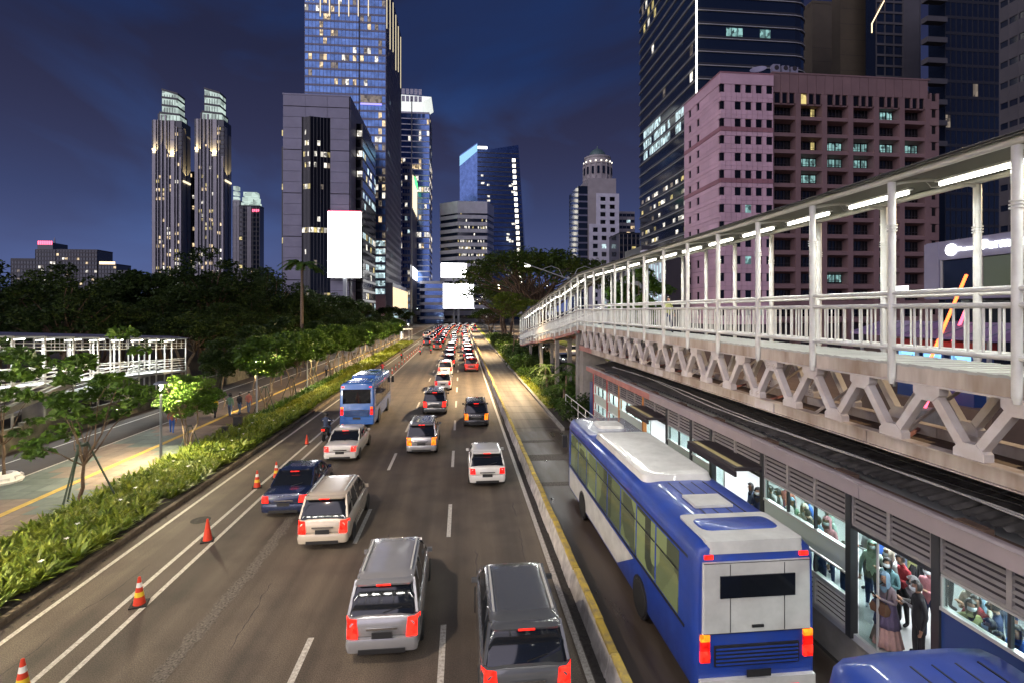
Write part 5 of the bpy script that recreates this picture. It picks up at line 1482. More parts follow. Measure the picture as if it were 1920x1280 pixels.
def make_tree(seed, h, crown_r, crown_h, trunk_h, clumps, per, leaf, leaf_size, tr, flat=.7, spread=1.0, stems=1, bark='bark', gap=.2, umbrella=False, aspect=.42):
    """returns (trunk mesh, crown mesh): stems and limbs end in leaf clumps spread unevenly through the crown"""
    rg = np.random.default_rng(seed); r_ = random.Random(seed)
    mb = MB()
    tops = []
    for s_ in range(stems):
        a = 2 * math.pi * s_ / max(1, stems) + r_.random()
        off = (0.03 if stems == 1 else .28) * trunk_h
        t = (math.cos(a) * off, math.sin(a) * off, trunk_h * r_.uniform(.95, 1.1))
        branch(mb, (0, 0, -.05), t, tr, tr * .62, 4, .035, seed + s_, 9)
        tops.append(t)
    Ps = []
    for i in range(clumps):
        th = 2 * math.pi * (i * .618 + .1 * r_.random()); rr = math.sqrt((i + .5) / clumps)
        ell = (1 - rr ** 2) ** .5
        if umbrella: z = trunk_h + crown_h * (.35 + .6 * ell * r_.uniform(.75, 1.1))
        else: z = trunk_h + crown_h * (.5 + .5 * ell * r_.uniform(-1, 1.05))
        q = (crown_r * rr * math.cos(th) * r_.uniform(.8, 1.12), crown_r * rr * math.sin(th) * r_.uniform(.8, 1.12), z)
        if r_.random() < gap: continue
        cr = crown_r * r_.uniform(.20, .36) * spread
        n_ = int(per * (cr / (crown_r * .28)) ** 2)
        Ps.append(clump_points(q, cr, n_, rg, flat * r_.uniform(.7, 1.1), .35))
        if i % 2 == 0 or clumps < 30:
            t0 = r_.choice(tops); mid = (t0[0] * .55 + q[0] * .45, t0[1] * .55 + q[1] * .45, t0[2] * .5 + q[2] * .5)
            branch(mb, t0, mid, tr * .42, tr * .28, 2, .06, seed * 7 + i, 6); branch(mb, mid, q, tr * .28, tr * .09, 2, .08, seed * 9 + i, 5)
    P = np.concatenate(Ps)
    V, F = leaves(P, leaf_size, rg, aspect=aspect)
    return mb.mesh('trunk', M[bark], smooth='all', recalc=False), np_mesh('crown', V, F, M[leaf])
def plant_tree(nm, label, meshes, x, y, z=0.0, s_=1.0, rz=0.0, group=None, cat='tree'):
    t = thing(nm, label, cat, (x, y, z), rz, group); t.scale = (s_, s_, s_)
    obj('trunk', meshes[0], t); obj('crown', meshes[1], t)
    return t
st_a = make_tree(11, 5, 1.65, 2.9, 2.5, 62, 95, 'leaf', .26, .065, .75, 1.05, 2, 'bark_pale', .10, False, .5)
st_b = make_tree(12, 5, 1.75, 2.6, 2.5, 62, 95, 'leaf', .26, .065, .7, 1.05, 3, 'bark_pale', .10, False, .5)
st_c = make_tree(17, 4, 1.6, 4.3, 1.0, 30, 100, 'leaf', .22, .055, .5, .85, 1, 'bark', .28, False, .55)
pt_t = make_tree(14, 6, 1.9, 3.4, 2.9, 56, 105, 'leaf_mid', .30, .06, .75, 1.1, 1, 'bark_pale', .1, False, .5)
pk_a = make_tree(21, 12, 5.2, 7.0, 4.0, 90, 110, 'leaf_dark', .55, .32, .7, .9, 1, 'bark', .12)
pk_b = make_tree(22, 14, 4.6, 8.5, 4.5, 90, 110, 'leaf_dark', .50, .30, .7, .9, 1, 'bark', .15)
pk_c = make_tree(23, 10, 5.8, 5.2, 4.2, 80, 120, 'leaf_dark', .55, .30, .55, .9, 2, 'bark', .15, True)
rain = make_tree(31, 18, 11.0, 8.0, 7.0, 150, 150, 'leaf_rain', .60, .42, .5, .62, 3, 'bark', .14, True)
lit_ = make_tree(32, 10, 2.3, 4.6, 6.2, 46, 95, 'leaf', .42, .13, .7, 1.0, 1, 'bark_pale', .1)
# street trees in the strip, with stake tripods
def stakes(t, h=1.7):
    for k in range(3):
        a = 2 * math.pi * k / 3 + .5
        MB().tube((math.cos(a) * .75, math.sin(a) * .75, 0), (math.cos(a) * .10, math.sin(a) * .10, h), .025, .025, 6).build('stake', M['stake'], t)
    MB().tube((0, 0, h - .10), (0, 0, h - .04), .13, .13, 10).build('stake_band', M['stake'], t)
spots = [(21.8, -14.9, 'c', 1.48), (30.0, -15.0, 'b', .82), (41.0, -15.0, 'b', 1.15), (47.3, -15.0, 'a', 1.1), (53.8, -15.0, 'b', 1.15), (61.0, -15.0, 'a', 1.15), (67.5, -15.0, 'b', 1.1), (74, -15.0, 'a', 1.05), (81, -15.0, 'b', 1.0),
         (88, -15.0, 'a', 1.1), (96, -15.0, 'b', 1.0), (104, -15.0, 'a', 1.0), (113, -15.0, 'b', 1.05), (122, -15.0, 'a', 1.1)]
for i, (y, x, k, s_) in enumerate(spots):
    t = plant_tree('street_tree', 'staked young street tree, %s along the planted strip from the camera' % nth(i + 1), {'a': st_a, 'b': st_b, 'c': st_c}[k], x, y, .12, s_, i * 1.7, 'street trees in the planted strip')
    if i < 13: stakes(t)
# second row beside the cycle path: thinner dark trees
for i in range(16):
    y = 42.5 + i * 6.6
    plant_tree('path_tree', 'slim path-side tree in front of the park wall, %s from the camera' % nth(i + 1), pt_t, -18.75 - .15 * (i % 2), y, .10, .86 + .12 * (i % 3), i * 2.1, 'slim trees along the cycle path')
# near left edge tree over white planter
t = plant_tree('street_tree', 'leafy tree cut by the left edge above a white planter', st_c, -20.5, 25.2, .4, 1.3, 2.2, 'street trees in the planted strip')
pl = thing('planter', 'white petal-edged planter under the left edge tree', 'planter', (-20.5, 25.2, .10))
MB().lathe([(.62, 0), (.70, .12), (.55, .3), (.42, .42), (.30, .42), (.28, .25)], n=14).build('bowl', M['cone_white'], pl, smooth=30)
for k in range(7):
    a = 2 * math.pi * k / 7
    MB().loft([[(math.cos(a + d) * .66, math.sin(a + d) * .66, z) for d in (-.3, .3)] + [(math.cos(a + d) * .5, math.sin(a + d) * .5, z) for d in (.2, -.2)] for z in (0.02, .3)]).build('petal', M['cone_white'], pl)
# dark park: individual big trees
pr = random.Random(5)
pk = [(pk_a, 'broad'), (pk_b, 'tall'), (pk_c, 'flat-topped')]
cnt = 0
rows = [(-31, 1.0), (-38, 1.1), (-46, 1.15), (-55, 1.2), (-66, 1.25)]
for r_i, (xr, sc) in enumerate(rows):
    for j in range(14):
        y = 30 + j * (9 + r_i * 1.2) + pr.uniform(-2, 2) + 8 * r_i
        if r_i == 0 and y < 58: continue
        x = xr + pr.uniform(-2.5, 2.5)
        if y > 165: continue
        u = 865 + 965 * x / (x * _s + y * _c)
        if u < -130: continue
        m_, kind = pr.choice(pk)
        cnt += 1
        vt = 535 if u < 250 else 520
        plant_tree('park_tree', 'dark %s park tree, %s tree in the %s row behind the wall' % (kind, nth(j + 1), nth(r_i + 1)), m_, x, y, .35, sc * pr.uniform(.72, .98) * (.82 if u < 260 else 1), pr.uniform(0, 6), 'dark trees of the park')
for (u, v, y, m_) in ((390, 472, 75, pk_b), (505, 508, 95, pk_b), (300, 500, 85, pk_c), (20, 485, 62, pk_a), (90, 525, 70, pk_a), (450, 500, 110, pk_a), (620, 548, 150, pk_c), (660, 560, 165, pk_c), (230, 520, 80, pk_b), (730, 573, 215, pk_c), (760, 577, 250, pk_a)):
    x, zt = at_y(u, v, y)
    h0 = {pk_a: 11.5, pk_b: 13.3, pk_c: 10.2}[m_]
    plant_tree('park_tree', 'tall dark park tree rising above its neighbours %s' % {390: 'below the twin towers', 505: 'left of the palm', 300: 'below the left twin tower', 20: 'at the far left', 90: 'below the red topped tower', 450: 'below the short tower',
               620: 'below the grey block', 660: 'below the tall screen', 230: 'below the amber block', 730: 'below the blue tower', 760: 'beside the far overpass'}[u], m_, x, y, .35, (zt - .35) / h0, u, 'dark trees of the park')
# royal palm in front of the grey block
def frond(mb, p, az, L, lift, rg, w=.5, fat=.08):
    P = []
    for k in range(9):
        t = k / 8
        P.append(Vector(p) + Vector((math.cos(az) * L * t, math.sin(az) * L * t, L * (lift * t - (.55 + lift * .5) * t * t))))
    mb.path([tuple(q) for q in P], .025, 4)
    sd = Vector((-math.sin(az), math.cos(az), 0))
    for k in range(1, 9):
        for s_ in (-1, 1):
            for h_ in (0, .5):
                c = P[k - 1].lerp(P[k], h_); ww = w * (1 - .5 * abs(k / 8 - .4)) * L * .3
                d = (sd * s_ + Vector((math.cos(az), math.sin(az), -.55)) * .7).normalized()
                tn = (P[k] - P[k - 1]).normalized() * fat * L * .3
                mb.add([c - tn, c + tn, c + d * ww], [(0, 1, 2)])
def palm(nm, label, x, y, z, h, L, n, leaf, tr=.16, seed=0, group=None):
    rg = random.Random(seed)
    t = thing(nm, label, 'palm', (x, y, z), 0, group)
    MB().lathe([(tr * 1.3, 0), (tr, h * .15), (tr * .95, h * .6), (tr * .7, h * .85), (tr * .85, h)], n=9).build('trunk', M['bark_pale'], t, smooth=True)
    for k in range(n):
        mb = MB(); frond(mb, (0, 0, h), 2 * math.pi * k / n + rg.random() * .4, L * rg.uniform(.8, 1.1), rg.uniform(.1, .9), rg, .9 if tr > .2 else .5, .2 if tr > .2 else .08)
        mb.build('frond', M[leaf], t, recalc=False)
x, zt = at_y(566, 492, 70.0)
palm('royal_palm', 'tall royal palm standing above the park trees by the grey block', x, 70, .35, zt - .6, 2.9, 17, 'leaf', .22, 3)
# rain trees and planting on the median at the right
plant_tree('rain_tree', 'wide spreading rain tree over the median beyond the bridge ramp', rain, 12.5, 86, .1, 1.18, .4, 'rain trees on the median')
plant_tree('rain_tree', 'second spreading rain tree farther along the median', rain, 10.0, 116, .1, .95, 2.0, 'rain trees on the median')
plant_tree('rain_tree', 'third smaller rain tree at the far end of the median', rain, 8.5, 150, .1, .55, 4.0, 'rain trees on the median')
br_tree = make_tree(33, 8, 3.0, 3.4, 7.0, 30, 120, 'leaf_lamplit', .35, .10, .6, 1.0, 1, 'bark', .1)  # extra crown with lamplight in its leaf colour, for the rain tree's lit side
plant_tree('lit_branch_tree', 'added yellow-green tree standing in for the lamp-lit branch of the rain tree', br_tree, 7.4, 73.5, .1, 1.0, 1.0)
plant_tree('bridge_tree', 'green tree standing behind the bridge railing', lit_, 13.4, 38, .1, 1.0, 1.0)
for i, (x, y, h, L) in enumerate(((8.1, 40, 1.6, 1.7), (9.0, 43.5, 2.2, 1.9), (7.9, 47, 1.6, 1.7), (9.6, 39, 1.2, 1.6), (8.6, 52, 2.0, 1.8), (10.4, 46, 2.6, 2.0), (8.0, 36, .9, 1.3))):
    palm('small_palm', 'bushy green palm below the bridge ramp, %s from the station' % nth(i + 1), x, y, .14, h, L, 13, 'leaf', .10, 40 + i, 'small palms on the median')
def bush_mesh(seed, rx, ry, rz, n, size, leaf):
    rg = np.random.default_rng(seed); P = []
    for k in range(14):
        c = (rg.uniform(-rx, rx) * .7, rg.uniform(-ry, ry) * .7, rz * rg.uniform(.35, .75))
        P.append(clump_points(c, rz * .45, n // 14, rg, .8, .3))
    P = np.concatenate(P); P[:, 2] = np.maximum(P[:, 2], .03)
    V, F = leaves(P, size, rg)
    return np_mesh('foliage', V, F, M[leaf])
bushes = [bush_mesh(51, 1.0, 1.3, 1.1, 1500, .17, 'leaf'), bush_mesh(52, 1.1, 1.5, 1.4, 1500, .2, 'leaf_dark'), bush_mesh(53, .9, 1.2, .9, 1400, .16, 'leaf')]
stem_m = MB().path([(0, 0, 0), (.05, .02, .5)], .04, 6).path([(0, 0, 0), (-.2, .1, .6)], .03, 5).path([(0, 0, 0), (.1, -.25, .6)], .03, 5).mesh('stem', M['bark'])
i = 0
for y in np.arange(34.5, 130, 2.3):
    for x in ((8.2, 10.2) if y < 75 else (8.6,)):
        i += 1
        t = thing('median_shrub', '%s clump in the row of leafy shrubs edging the median' % nth(i), 'shrub', (x + .3 * math.sin(i * 2.1), float(y), .14), i * 1.3, 'shrubs on the median')
        s_ = 1.0 + .3 * math.sin(i * 1.7) + (.5 if y > 60 else 0); t.scale = (s_, s_, s_ * (1 if y < 60 else 1.25))
        obj('foliage', bushes[i % 3], t); obj('stem', stem_m, t)
# strap-leaf ground cover in the strip (nobody could count it)
def strap_field(name, label, x0, x1, y0, y1, dens, L, leaf, blades, seed, skip=None):
    rg = np.random.default_rng(seed)
    n = int((x1 - x0) * (y1 - y0) * dens)
    c = np.stack([rg.uniform(x0, x1, n), rg.uniform(y0, y1, n)], 1)
    if skip is not None: c = c[~skip(c)]
    n = len(c); N = n * blades
    base = np.repeat(c, blades, 0) + rg.normal(size=(N, 2)) * .025
    az = rg.uniform(0, 2 * np.pi, N); tall = np.repeat(rg.uniform(.75, 1.25, n), blades)
    ln = L * tall * rg.uniform(.7, 1.2, N); lean = rg.uniform(.35, 1.05, N)
    dx, dy = np.cos(az), np.sin(az); w = .042 * rg.uniform(.8, 1.4, N) * (L / .42)
    z0 = .10
    def pt(t, side):
        out = ln * lean * t * (1 + .25 * t); up = ln * (1 - .35 * lean) * (t * 1.25 - .62 * lean * t * t)
        ww = w * (1.0 - .85 * t ** 2) * side * (.55 if t == 0 else 1)
        return np.stack([base[:, 0] + dx * out - dy * ww, base[:, 1] + dy * out + dx * ww, z0 + up], 1)
    ts = (0, .35, .7, 1.0)
    V = np.stack([pt(t, s_) for t in ts for s_ in (-1, 1)], 1).reshape(-1, 3)
    b8 = np.arange(N)[:, None] * 8
    F = np.concatenate([b8 + np.array([2 * k, 2 * k + 1, 2 * k + 3, 2 * k + 2]) for k in range(3)], 0)
    return tag(obj(name, np_mesh(name, V, F, M[leaf])), label, 'plants', None, 'stuff')
stone_at = lambda c: ((c[:, 0] + 13.6) ** 2 + ((c[:, 1] - 13.6) * .7) ** 2) < .5
strap_field('strap_leaf_plants', 'dense strap-leaved green plants filling the near planted strip', -14.95, -11.75, 6.0, 38.5, 20, .50, 'leaf_strap', 12, 61, stone_at)
strap_field('border_plants', 'strap-leaved border plants edging the bright lawn strip', -12.9, -11.75, 38.5, 62, 22, .42, 'leaf_strap', 11, 62)
strap_field('border_plants', 'low dark border plants at the path side of the strip', -14.95, -14.3, 38.5, 75, 18, .45, 'leaf', 10, 63)
strap_field('lawn_grass', 'bright yellow-green grass in the planted strip', -14.3, -12.9, 38.5, 62, 60, .22, 'grass_blade', 8, 64)
strap_field('far_strip_plants', 'yellow-green low plants along the far planted strip', -14.9, -11.8, 62, 130, 9, .5, 'grass_blade', 9, 65)
strap_field('median_grass_blades', 'rough grass tufts beside the bus lane', 6.8, 7.8, 40, 95, 18, .26, 'grass_blade', 7, 66)
strap_field('verge_grass', 'bright grass blades on the verge beyond the road', 23.2, 26.3, 4, 45, 14, .3, 'grass_blade', 7, 67)
sl = MB().lathe([(.62, 0), (.60, .06), (.5, .10), (.01, .11)], n=10).build('flat_stone', M['pave'], None, smooth=30); sl.location = (-13.6, 13.6, .12); sl.scale = (1, 1.5, 1)
tag(sl, 'flat pale stone slab lying among the strap-leaved plants', 'stone')
# white flower heads scattered in the planting
fm = MB()
for k in range(9):
    a = 2 * math.pi * k / 9; fm.add([(0, 0, 0), (.05 * math.cos(a - .3), .05 * math.sin(a - .3), .05), (.10 * math.cos(a), .10 * math.sin(a), .03 + .03 * (k % 2)), (.05 * math.cos(a + .3), .05 * math.sin(a + .3), .05)], [(0, 1, 2, 3)])
fm = fm.mesh('petals', M['cone_white'], recalc=False)
stm = MB().tube((0, 0, -.45), (0, 0, 0), .008, .006, 5).mesh('stem', M['stake'])
fr_ = random.Random(3)
for k in range(22):
    t = thing('spider_lily', 'white spidery flower head, %s from the camera among the strap leaves' % nth(k + 1), 'flower', (fr_.uniform(-14.5, -12), 8 + k * 1.5 + fr_.random(), .60), k, 'white flowers in the strip')
    obj('petals', fm, t); obj('stem', stm, t)
# ---------------------------------------------------------------- lamps
def spot_light(name, par, loc, energy, col=(1.0, .86, .66), size=R(150), blend=.6, radius=.12, rot=(0, 0, 0)):
    ld = bpy.data.lights.new(name, 'SPOT'); ld.energy = energy; ld.color = col; ld.spot_size = size; ld.spot_blend = blend; ld.shadow_soft_size = radius
    lo = bpy.data.objects.new(name, ld); COL.objects.link(lo); lo.parent = par; lo.location = loc; lo.rotation_euler = rot
    return lo
def post_lamp(label, x, y, power=420):
    t = thing('post_lamp', label, 'street lamp', (x, y, .12), 0, 'post lamps along the strip')
    MB().lathe([(.11, 0), (.11, .10), (.065, .16), (.055, 3.55), (.06, 3.6)], n=12).build('post', M['lamp_post'], t, smooth=30)
    MB().lathe([(.055, 3.6), (.085, 3.95)], n=12).build('lamp_glass', M['lamp_glow'], t, smooth=30)
    MB().lathe([(.10, 3.97), (.33, 3.98), (.29, 4.05), (.15, 4.12), (.02, 4.15)], n=16).build('lamp_hood', M['lamp_post'], t, smooth=30)
    ld = bpy.data.lights.new('post_light', 'POINT'); ld.energy = power; ld.color = (1.0, .84, .54); ld.shadow_soft_size = .10
    lo = bpy.data.objects.new('post_light', ld); COL.objects.link(lo); lo.parent = t; lo.location = (0, 0, 3.80)
    return t
ys = [1.0, 13.8, 27.7, 40.0, 52.6, 65.6, 78.5, 91.5, 105, 119, 134, 150]
for i, y in enumerate(ys): post_lamp('slim grey post lamp in the planted strip, %s along from the camera' % nth(i + 1), -15.22, y, 13000)
def road_lamp(label, x, y, power=4200, arms=(-1, 1), tilt=0.0, cone=125, tint=(1.0, .73, .42)):
    t = thing('road_lamp', label, 'street lamp', (x, y, 0), 0, 'double-arm road lamps on the median')
    MB().lathe([(.17, 0), (.14, .4), (.12, 4), (.08, 11.2)], n=12).build('pole', M['lamp_post'], t, smooth=30)
    for s_ in arms:
        MB().tube((0, 0, 11.15), (s_ * 4.1, 0, 12.55), .065, .05, 8).build('arm', M['lamp_post'], t, smooth=True)
        MB().path([(s_ * .5, .12, 11.25), (s_ * 1.0, .12, 12.2), (s_ * 1.8, .12, 12.5), (s_ * 2.4, .12, 12.3), (s_ * 2.8, .05, 12.1)], .03, 6).build('stay', M['lamp_post'], t)
        mb = MB(); mb.loft([[(s_ * 4.0, -.12, 12.48), (s_ * 4.0, .12, 12.48), (s_ * 4.0, .12, 12.60), (s_ * 4.0, -.12, 12.60)], [(s_ * 4.65, -.10, 12.73), (s_ * 4.65, .10, 12.73), (s_ * 4.65, .10, 12.80), (s_ * 4.65, -.10, 12.80)]])
        hd = mb.build('lamp_head', M['lamp_post'], t)
        bx('lens', M['lamp_glow'], hd, min(s_ * 4.1, s_ * 4.6), max(s_ * 4.1, s_ * 4.6), -.11, .11, 12.40, 12.50)
        spot_light('road_light', t, (s_ * 4.35, 0, 12.3), power * (1 if s_ * x < 0 else .45), tint, R(cone), .9, .15, (R(tilt), R(-36 * s_), 0))
    MB().lathe([(.1, 11.1), (.2, 11.18), (.2, 11.3), (.06, 11.4)], n=10).build('bracket', M['lamp_post'], t)
for i, y in enumerate((-22, 53.0, 93.6, 134, 175, 215, 255)):
    road_lamp('double-arm road lamp on the median, %s' % ('behind the station end', 'just behind the bridge ramp', 'beside the rain tree', 'beyond the rain tree', 'far along the median', 'second from the far end of the median', 'at the far end of the median')[i], 11.2, y, 60000)
road_lamp('unseen single-arm lamp added at the strip edge to light the road', -11.9, 7.5, 8500, (1,), 56, 115, (1.0, .82, .62))  # added outside the view to light the near and middle lanes
road_lamp('unseen single-arm lamp added on the far verge to light the opposite road', 26.2, 11.0, 8000, (-1,))  # added out of view to brighten the ground seen through the truss
# crossing footbridge the picture is taken from: same steelwork, lit by the same tubes
cb = thing('crossing_footbridge', 'covered footbridge across the road from which the view is seen', 'footbridge', (0, -1.7, 0))
bx('deck', M['deck'], cb, -24, 8.2, -1.3, 1.2, 6.55, 6.77); bx('girder', M['chord'], cb, -24, 8.2, 1.2, 1.32, 6.2, 6.77); bx('girder', M['chord'], cb, -24, 8.2, -1.42, -1.3, 6.2, 6.77)
bx('roof', M['roof_under'], cb, -24, 8.2, -1.5, 1.45, 10.62, 10.68)
for k in range(14):
    x = -23.5 + k * 2.4
    for y in (-1.25, 1.15): MB().tube((x, y, 6.77), (x, y, 10.62), .07, .07, 10).build('post', M['white_steel'], cb, smooth=True)
    o = obj('lamp_fitting', hous_m, cb, (x + 1.2, .2, 10.45)); o.rotation_euler = (0, 0, R(90)); obj('lamp_tube', tube_m, o)
    ld = bpy.data.lights.new('tube_light', 'AREA'); ld.shape = 'RECTANGLE'; ld.size = .12; ld.size_y = 1.3; ld.energy = 250; ld.color = (1.0, .95, .88)
    lo = bpy.data.objects.new('tube_light', ld); COL.objects.link(lo); lo.parent = o; lo.location = (0, 0, -.06)
for y in (-1.25, 1.15):
    for z in (7.07, 7.4): MB().tube((-24, y, z), (8.2, y, z), .045, .045, 8).build('rail', M['white_steel'], cb, smooth=True)
# ---------------------------------------------------------------- cones and posts
def cone_parts(t, bands=True, s_=1.0):
    bx('base', M['rubber'], t, -.2 * s_, .2 * s_, -.2 * s_, .2 * s_, 0.003, .035)
    pr = lambda z: .15 - .115 * z / .72
    cuts = [(0.035, .24, 'cone_red'), (.24, .36, 'cone_yellow'), (.36, .48, 'cone_red'), (.48, .60, 'cone_white'), (.60, .74, 'cone_red')] if bands else [(0.035, .74, 'cone_red')]
    for a, b, m_ in cuts:
        p = [(pr(a) * s_, a * s_), (pr(b) * s_, b * s_)]
        if b > .7: p.append((.012, (b + .012) * s_))
        MB().lathe(p, n=18).build('cone_band' if bands else 'cone_body', M[m_], t, smooth=40)
for (u, v, bands, lab) in ((42, 1303, True, 'striped traffic cone cut off by the bottom left corner'), (261, 1133, True, 'striped traffic cone in the near part of the double line'), (389, 1013, False, 'plain red traffic cone on the double line'),
                      (482, 913, True, 'left of two striped cones beside the blurred sedan'), (518, 895, True, 'right of two striped cones beside the blurred sedan')):
    x, y = ground(u, v)
    t = thing('traffic_cone', lab, 'traffic cone', (x, y, .004), .3, 'traffic cones on the double line')
    cone_parts(t, bands)
x, y = ground(575, 832)
t = thing('traffic_cone', 'small red cone alone on the lane ahead of the others', 'traffic cone', (x, y, .004), .1, 'traffic cones on the double line'); cone_parts(t, False, .75)
pm = MB().lathe([(.10, 0), (.10, .03), (.04, .05), (.04, .75), (.01, .76)], n=8).mesh('post_body', M['cone_red'], smooth=30)
wm = MB().lathe([(.043, .35), (.043, .55)], n=8).mesh('white_band', M['cone_white'])
for i in range(20):
    y = 62 + i * 3.6
    t = thing('marker_post', 'orange and white marker post, %s in the row beyond the blue bus' % nth(i + 1), 'marker post', (-8.67, y, .004), 0, 'marker posts on the separator line')
    obj('post_body', pm, t); obj('white_band', wm, t)
# small dark bollards and utility box at the strip
for i, (u, v) in enumerate(((412, 822), (437, 808))):
    x, y = ground(u, v)
    t = thing('bollard', 'dark square bollard at the strip edge, %s one' % ('nearer', 'farther')[i], 'bollard', (x + .3, y, .10), 0, 'bollards by the strip')
    bx('shaft', M['black_trim'], t, -.13 - .12 * i, .13 + .12 * i, -.13, .13, 0, .62 + .2 * i); bx('cap', M['dark_frame'], t, -.15 - .12 * i, .15 + .12 * i, -.15, .15, .62 + .2 * i, .66 + .2 * i)
# bus shelter far along the pavement
sh = thing('bus_shelter', 'small white bus shelter far along the pavement', 'bus shelter', (-14.4, 138, .1))
bx('roof', M['white_steel'], sh, -1.6, 1.2, -4, 4, 2.7, 2.9); bx('back_panel', M['station_wall'], sh, -1.4, -1.3, -3.8, 3.8, .2, 2.7)
for y in (-3.6, 3.6): bx('post', M['white_steel'], sh, .9, 1.05, y - .07, y + .07, 0, 2.7)
bx('lit_panel', M['sign_white'], sh, -1.0, -.9, -3.9, -3.8, .6, 2.3)
# ---------------------------------------------------------------- white access ramp on the park side
RX0, RX1 = -31.5, -27.6
rp_ = thing('access_ramp', 'white steel switchback ramp with canopy at the edge of the park', 'ramp', (RX1, 40, 0))
def rz_(y): return 6.45 - (y - 30) * .062            # canopy height falls away from the camera
ya, yb = 27.0, 54.5
def rp_tube(nm, p, q, r_=.05, m_='white_steel'): return MB().tube((p[0] - RX1, p[1] - 40, p[2]), (q[0] - RX1, q[1] - 40, q[2]), r_, r_, 8).build(nm, M[m_], rp_, smooth=True)
ny = 12
yy = [ya + (yb - ya) * k / (ny - 1) for k in range(ny)]
fl_ = lambda y: 3.35 - (y - 30) * .058               # upper walkway floor
lo_ = lambda y: 0.6 + (y - 30) * .055                # lower flight floor
for k, y in enumerate(yy):
    for x in (RX1, -29.6, RX0): rp_tube('post', (x, y, .1), (x, y, rz_(y)), .07)
    MB().bar((RX1 - RX1 + .1, y - 40, rz_(y) + .05), (RX0 - RX1 - .1, y - 40, rz_(y) + .05), .08, .10).build('rafter', M['white_steel'], rp_)
for a, b in zip(yy[:-1], yy[1:]):
    for x0, x1, fz in ((-29.55, RX1 + .05, fl_), (RX0 - .05, -29.65, lo_)):
        mb = MB(); mb.add([(x0 - RX1, a - 40, fz(a)), (x1 - RX1, a - 40, fz(a)), (x1 - RX1, b - 40, fz(b)), (x0 - RX1, b - 40, fz(b)), (x0 - RX1, a - 40, fz(a) - .2), (x1 - RX1, a - 40, fz(a) - .2), (x1 - RX1, b - 40, fz(b) - .2), (x0 - RX1, b - 40, fz(b) - .2)],
               [(0, 1, 2, 3), (7, 6, 5, 4), (0, 4, 5, 1), (2, 6, 7, 3), (1, 5, 6, 2), (3, 7, 4, 0)])
        mb.build('ramp_slab', M['station_floor'], rp_)
    for x, fz, hs in ((RX1, fl_, (.25, .5, .75, 1.0, 1.15)), (-29.6, fl_, (.3, .65, 1.0)), (RX0, lo_, (.25, .5, .75, 1.0)), (-29.6, lo_, (.3, .65, 1.0))):
        for h_ in hs: rp_tube('rail', (x, a, fz(a) + h_), (x, b, fz(b) + h_), .035)
    for h_ in (-.35, -.6, -.85):
        rp_tube('truss_rail', (RX1, a, rz_(a) + h_), (RX1, b, rz_(b) + h_), .03); rp_tube('truss_rail', (RX0, a, rz_(a) + h_), (RX0, b, rz_(b) + h_), .03)
    for q in (1 / 3, 2 / 3):
        y = a + (b - a) * q; rp_tube('truss_web', (RX1, y, rz_(y) - .85), (RX1, y, rz_(y)), .02); rp_tube('truss_web', (RX0, y, rz_(y) - .85), (RX0, y, rz_(y)), .02)
    mb = MB(); n_ = 8; ring = []
    for y in (a, b):
        ring.append([(RX0 - RX1 - .4 + (RX1 - RX0 + .8) * q / n_, y - 40, rz_(y) + .12 + .25 * math.sin(math.pi * q / n_)) for q in range(n_ + 1)] + [(RX0 - RX1 - .4 + (RX1 - RX0 + .8) * q / n_, y - 40, rz_(y) + .09 + .25 * math.sin(math.pi * q / n_)) for q in range(n_, -1, -1)])
    mb.loft(ring); mb.build('roof_sheet', mat('roof_blue', (.10, .11, .20), .5) if 'roof_blue' not in bpy.data.materials else bpy.data.materials['roof_blue'], rp_, smooth=30)
    y = (a + b) / 2
    o = obj('lamp_tube', tube_m, rp_, (-29.3 - RX1 + .8, y - 40, rz_(y) - .12))
    ld = bpy.data.lights.new('tube_light', 'AREA'); ld.shape = 'RECTANGLE'; ld.size = .15; ld.size_y = 1.3; ld.energy = 240; ld.color = (.95, 1, .95)
    lo = bpy.data.objects.new('tube_light', ld); COL.objects.link(lo); lo.parent = o; lo.location = (0, 0, -.08)
for (p, q, w) in (((-26.6, 24.0, .1), (-26.6, 38, 3.0), 1), ((-27.4, 24.0, .1), (-27.4, 38, 3.0), 1)):
    for h_ in (.0, .35, .7): rp_tube('stair_rail', (p[0], p[1], p[2] + h_ + .3), (q[0], q[1], q[2] + h_ + .3), .04)
mb = MB(); mb.prism([(24 - 40, .1), (38 - 40, 2.6), (38 - 40, 3.0), (24 - 40, .45)], -27.4 - RX1, -26.6 - RX1, axis='x'); mb.build('stair_flight', M['concrete'], rp_)
for y in (30, 38, 46): bx('pier', M['concrete'], rp_, -29.5 - RX1, -28.0 - RX1, y - .4 - 40, y + .4 - 40, 0, fl_(y) - .2)
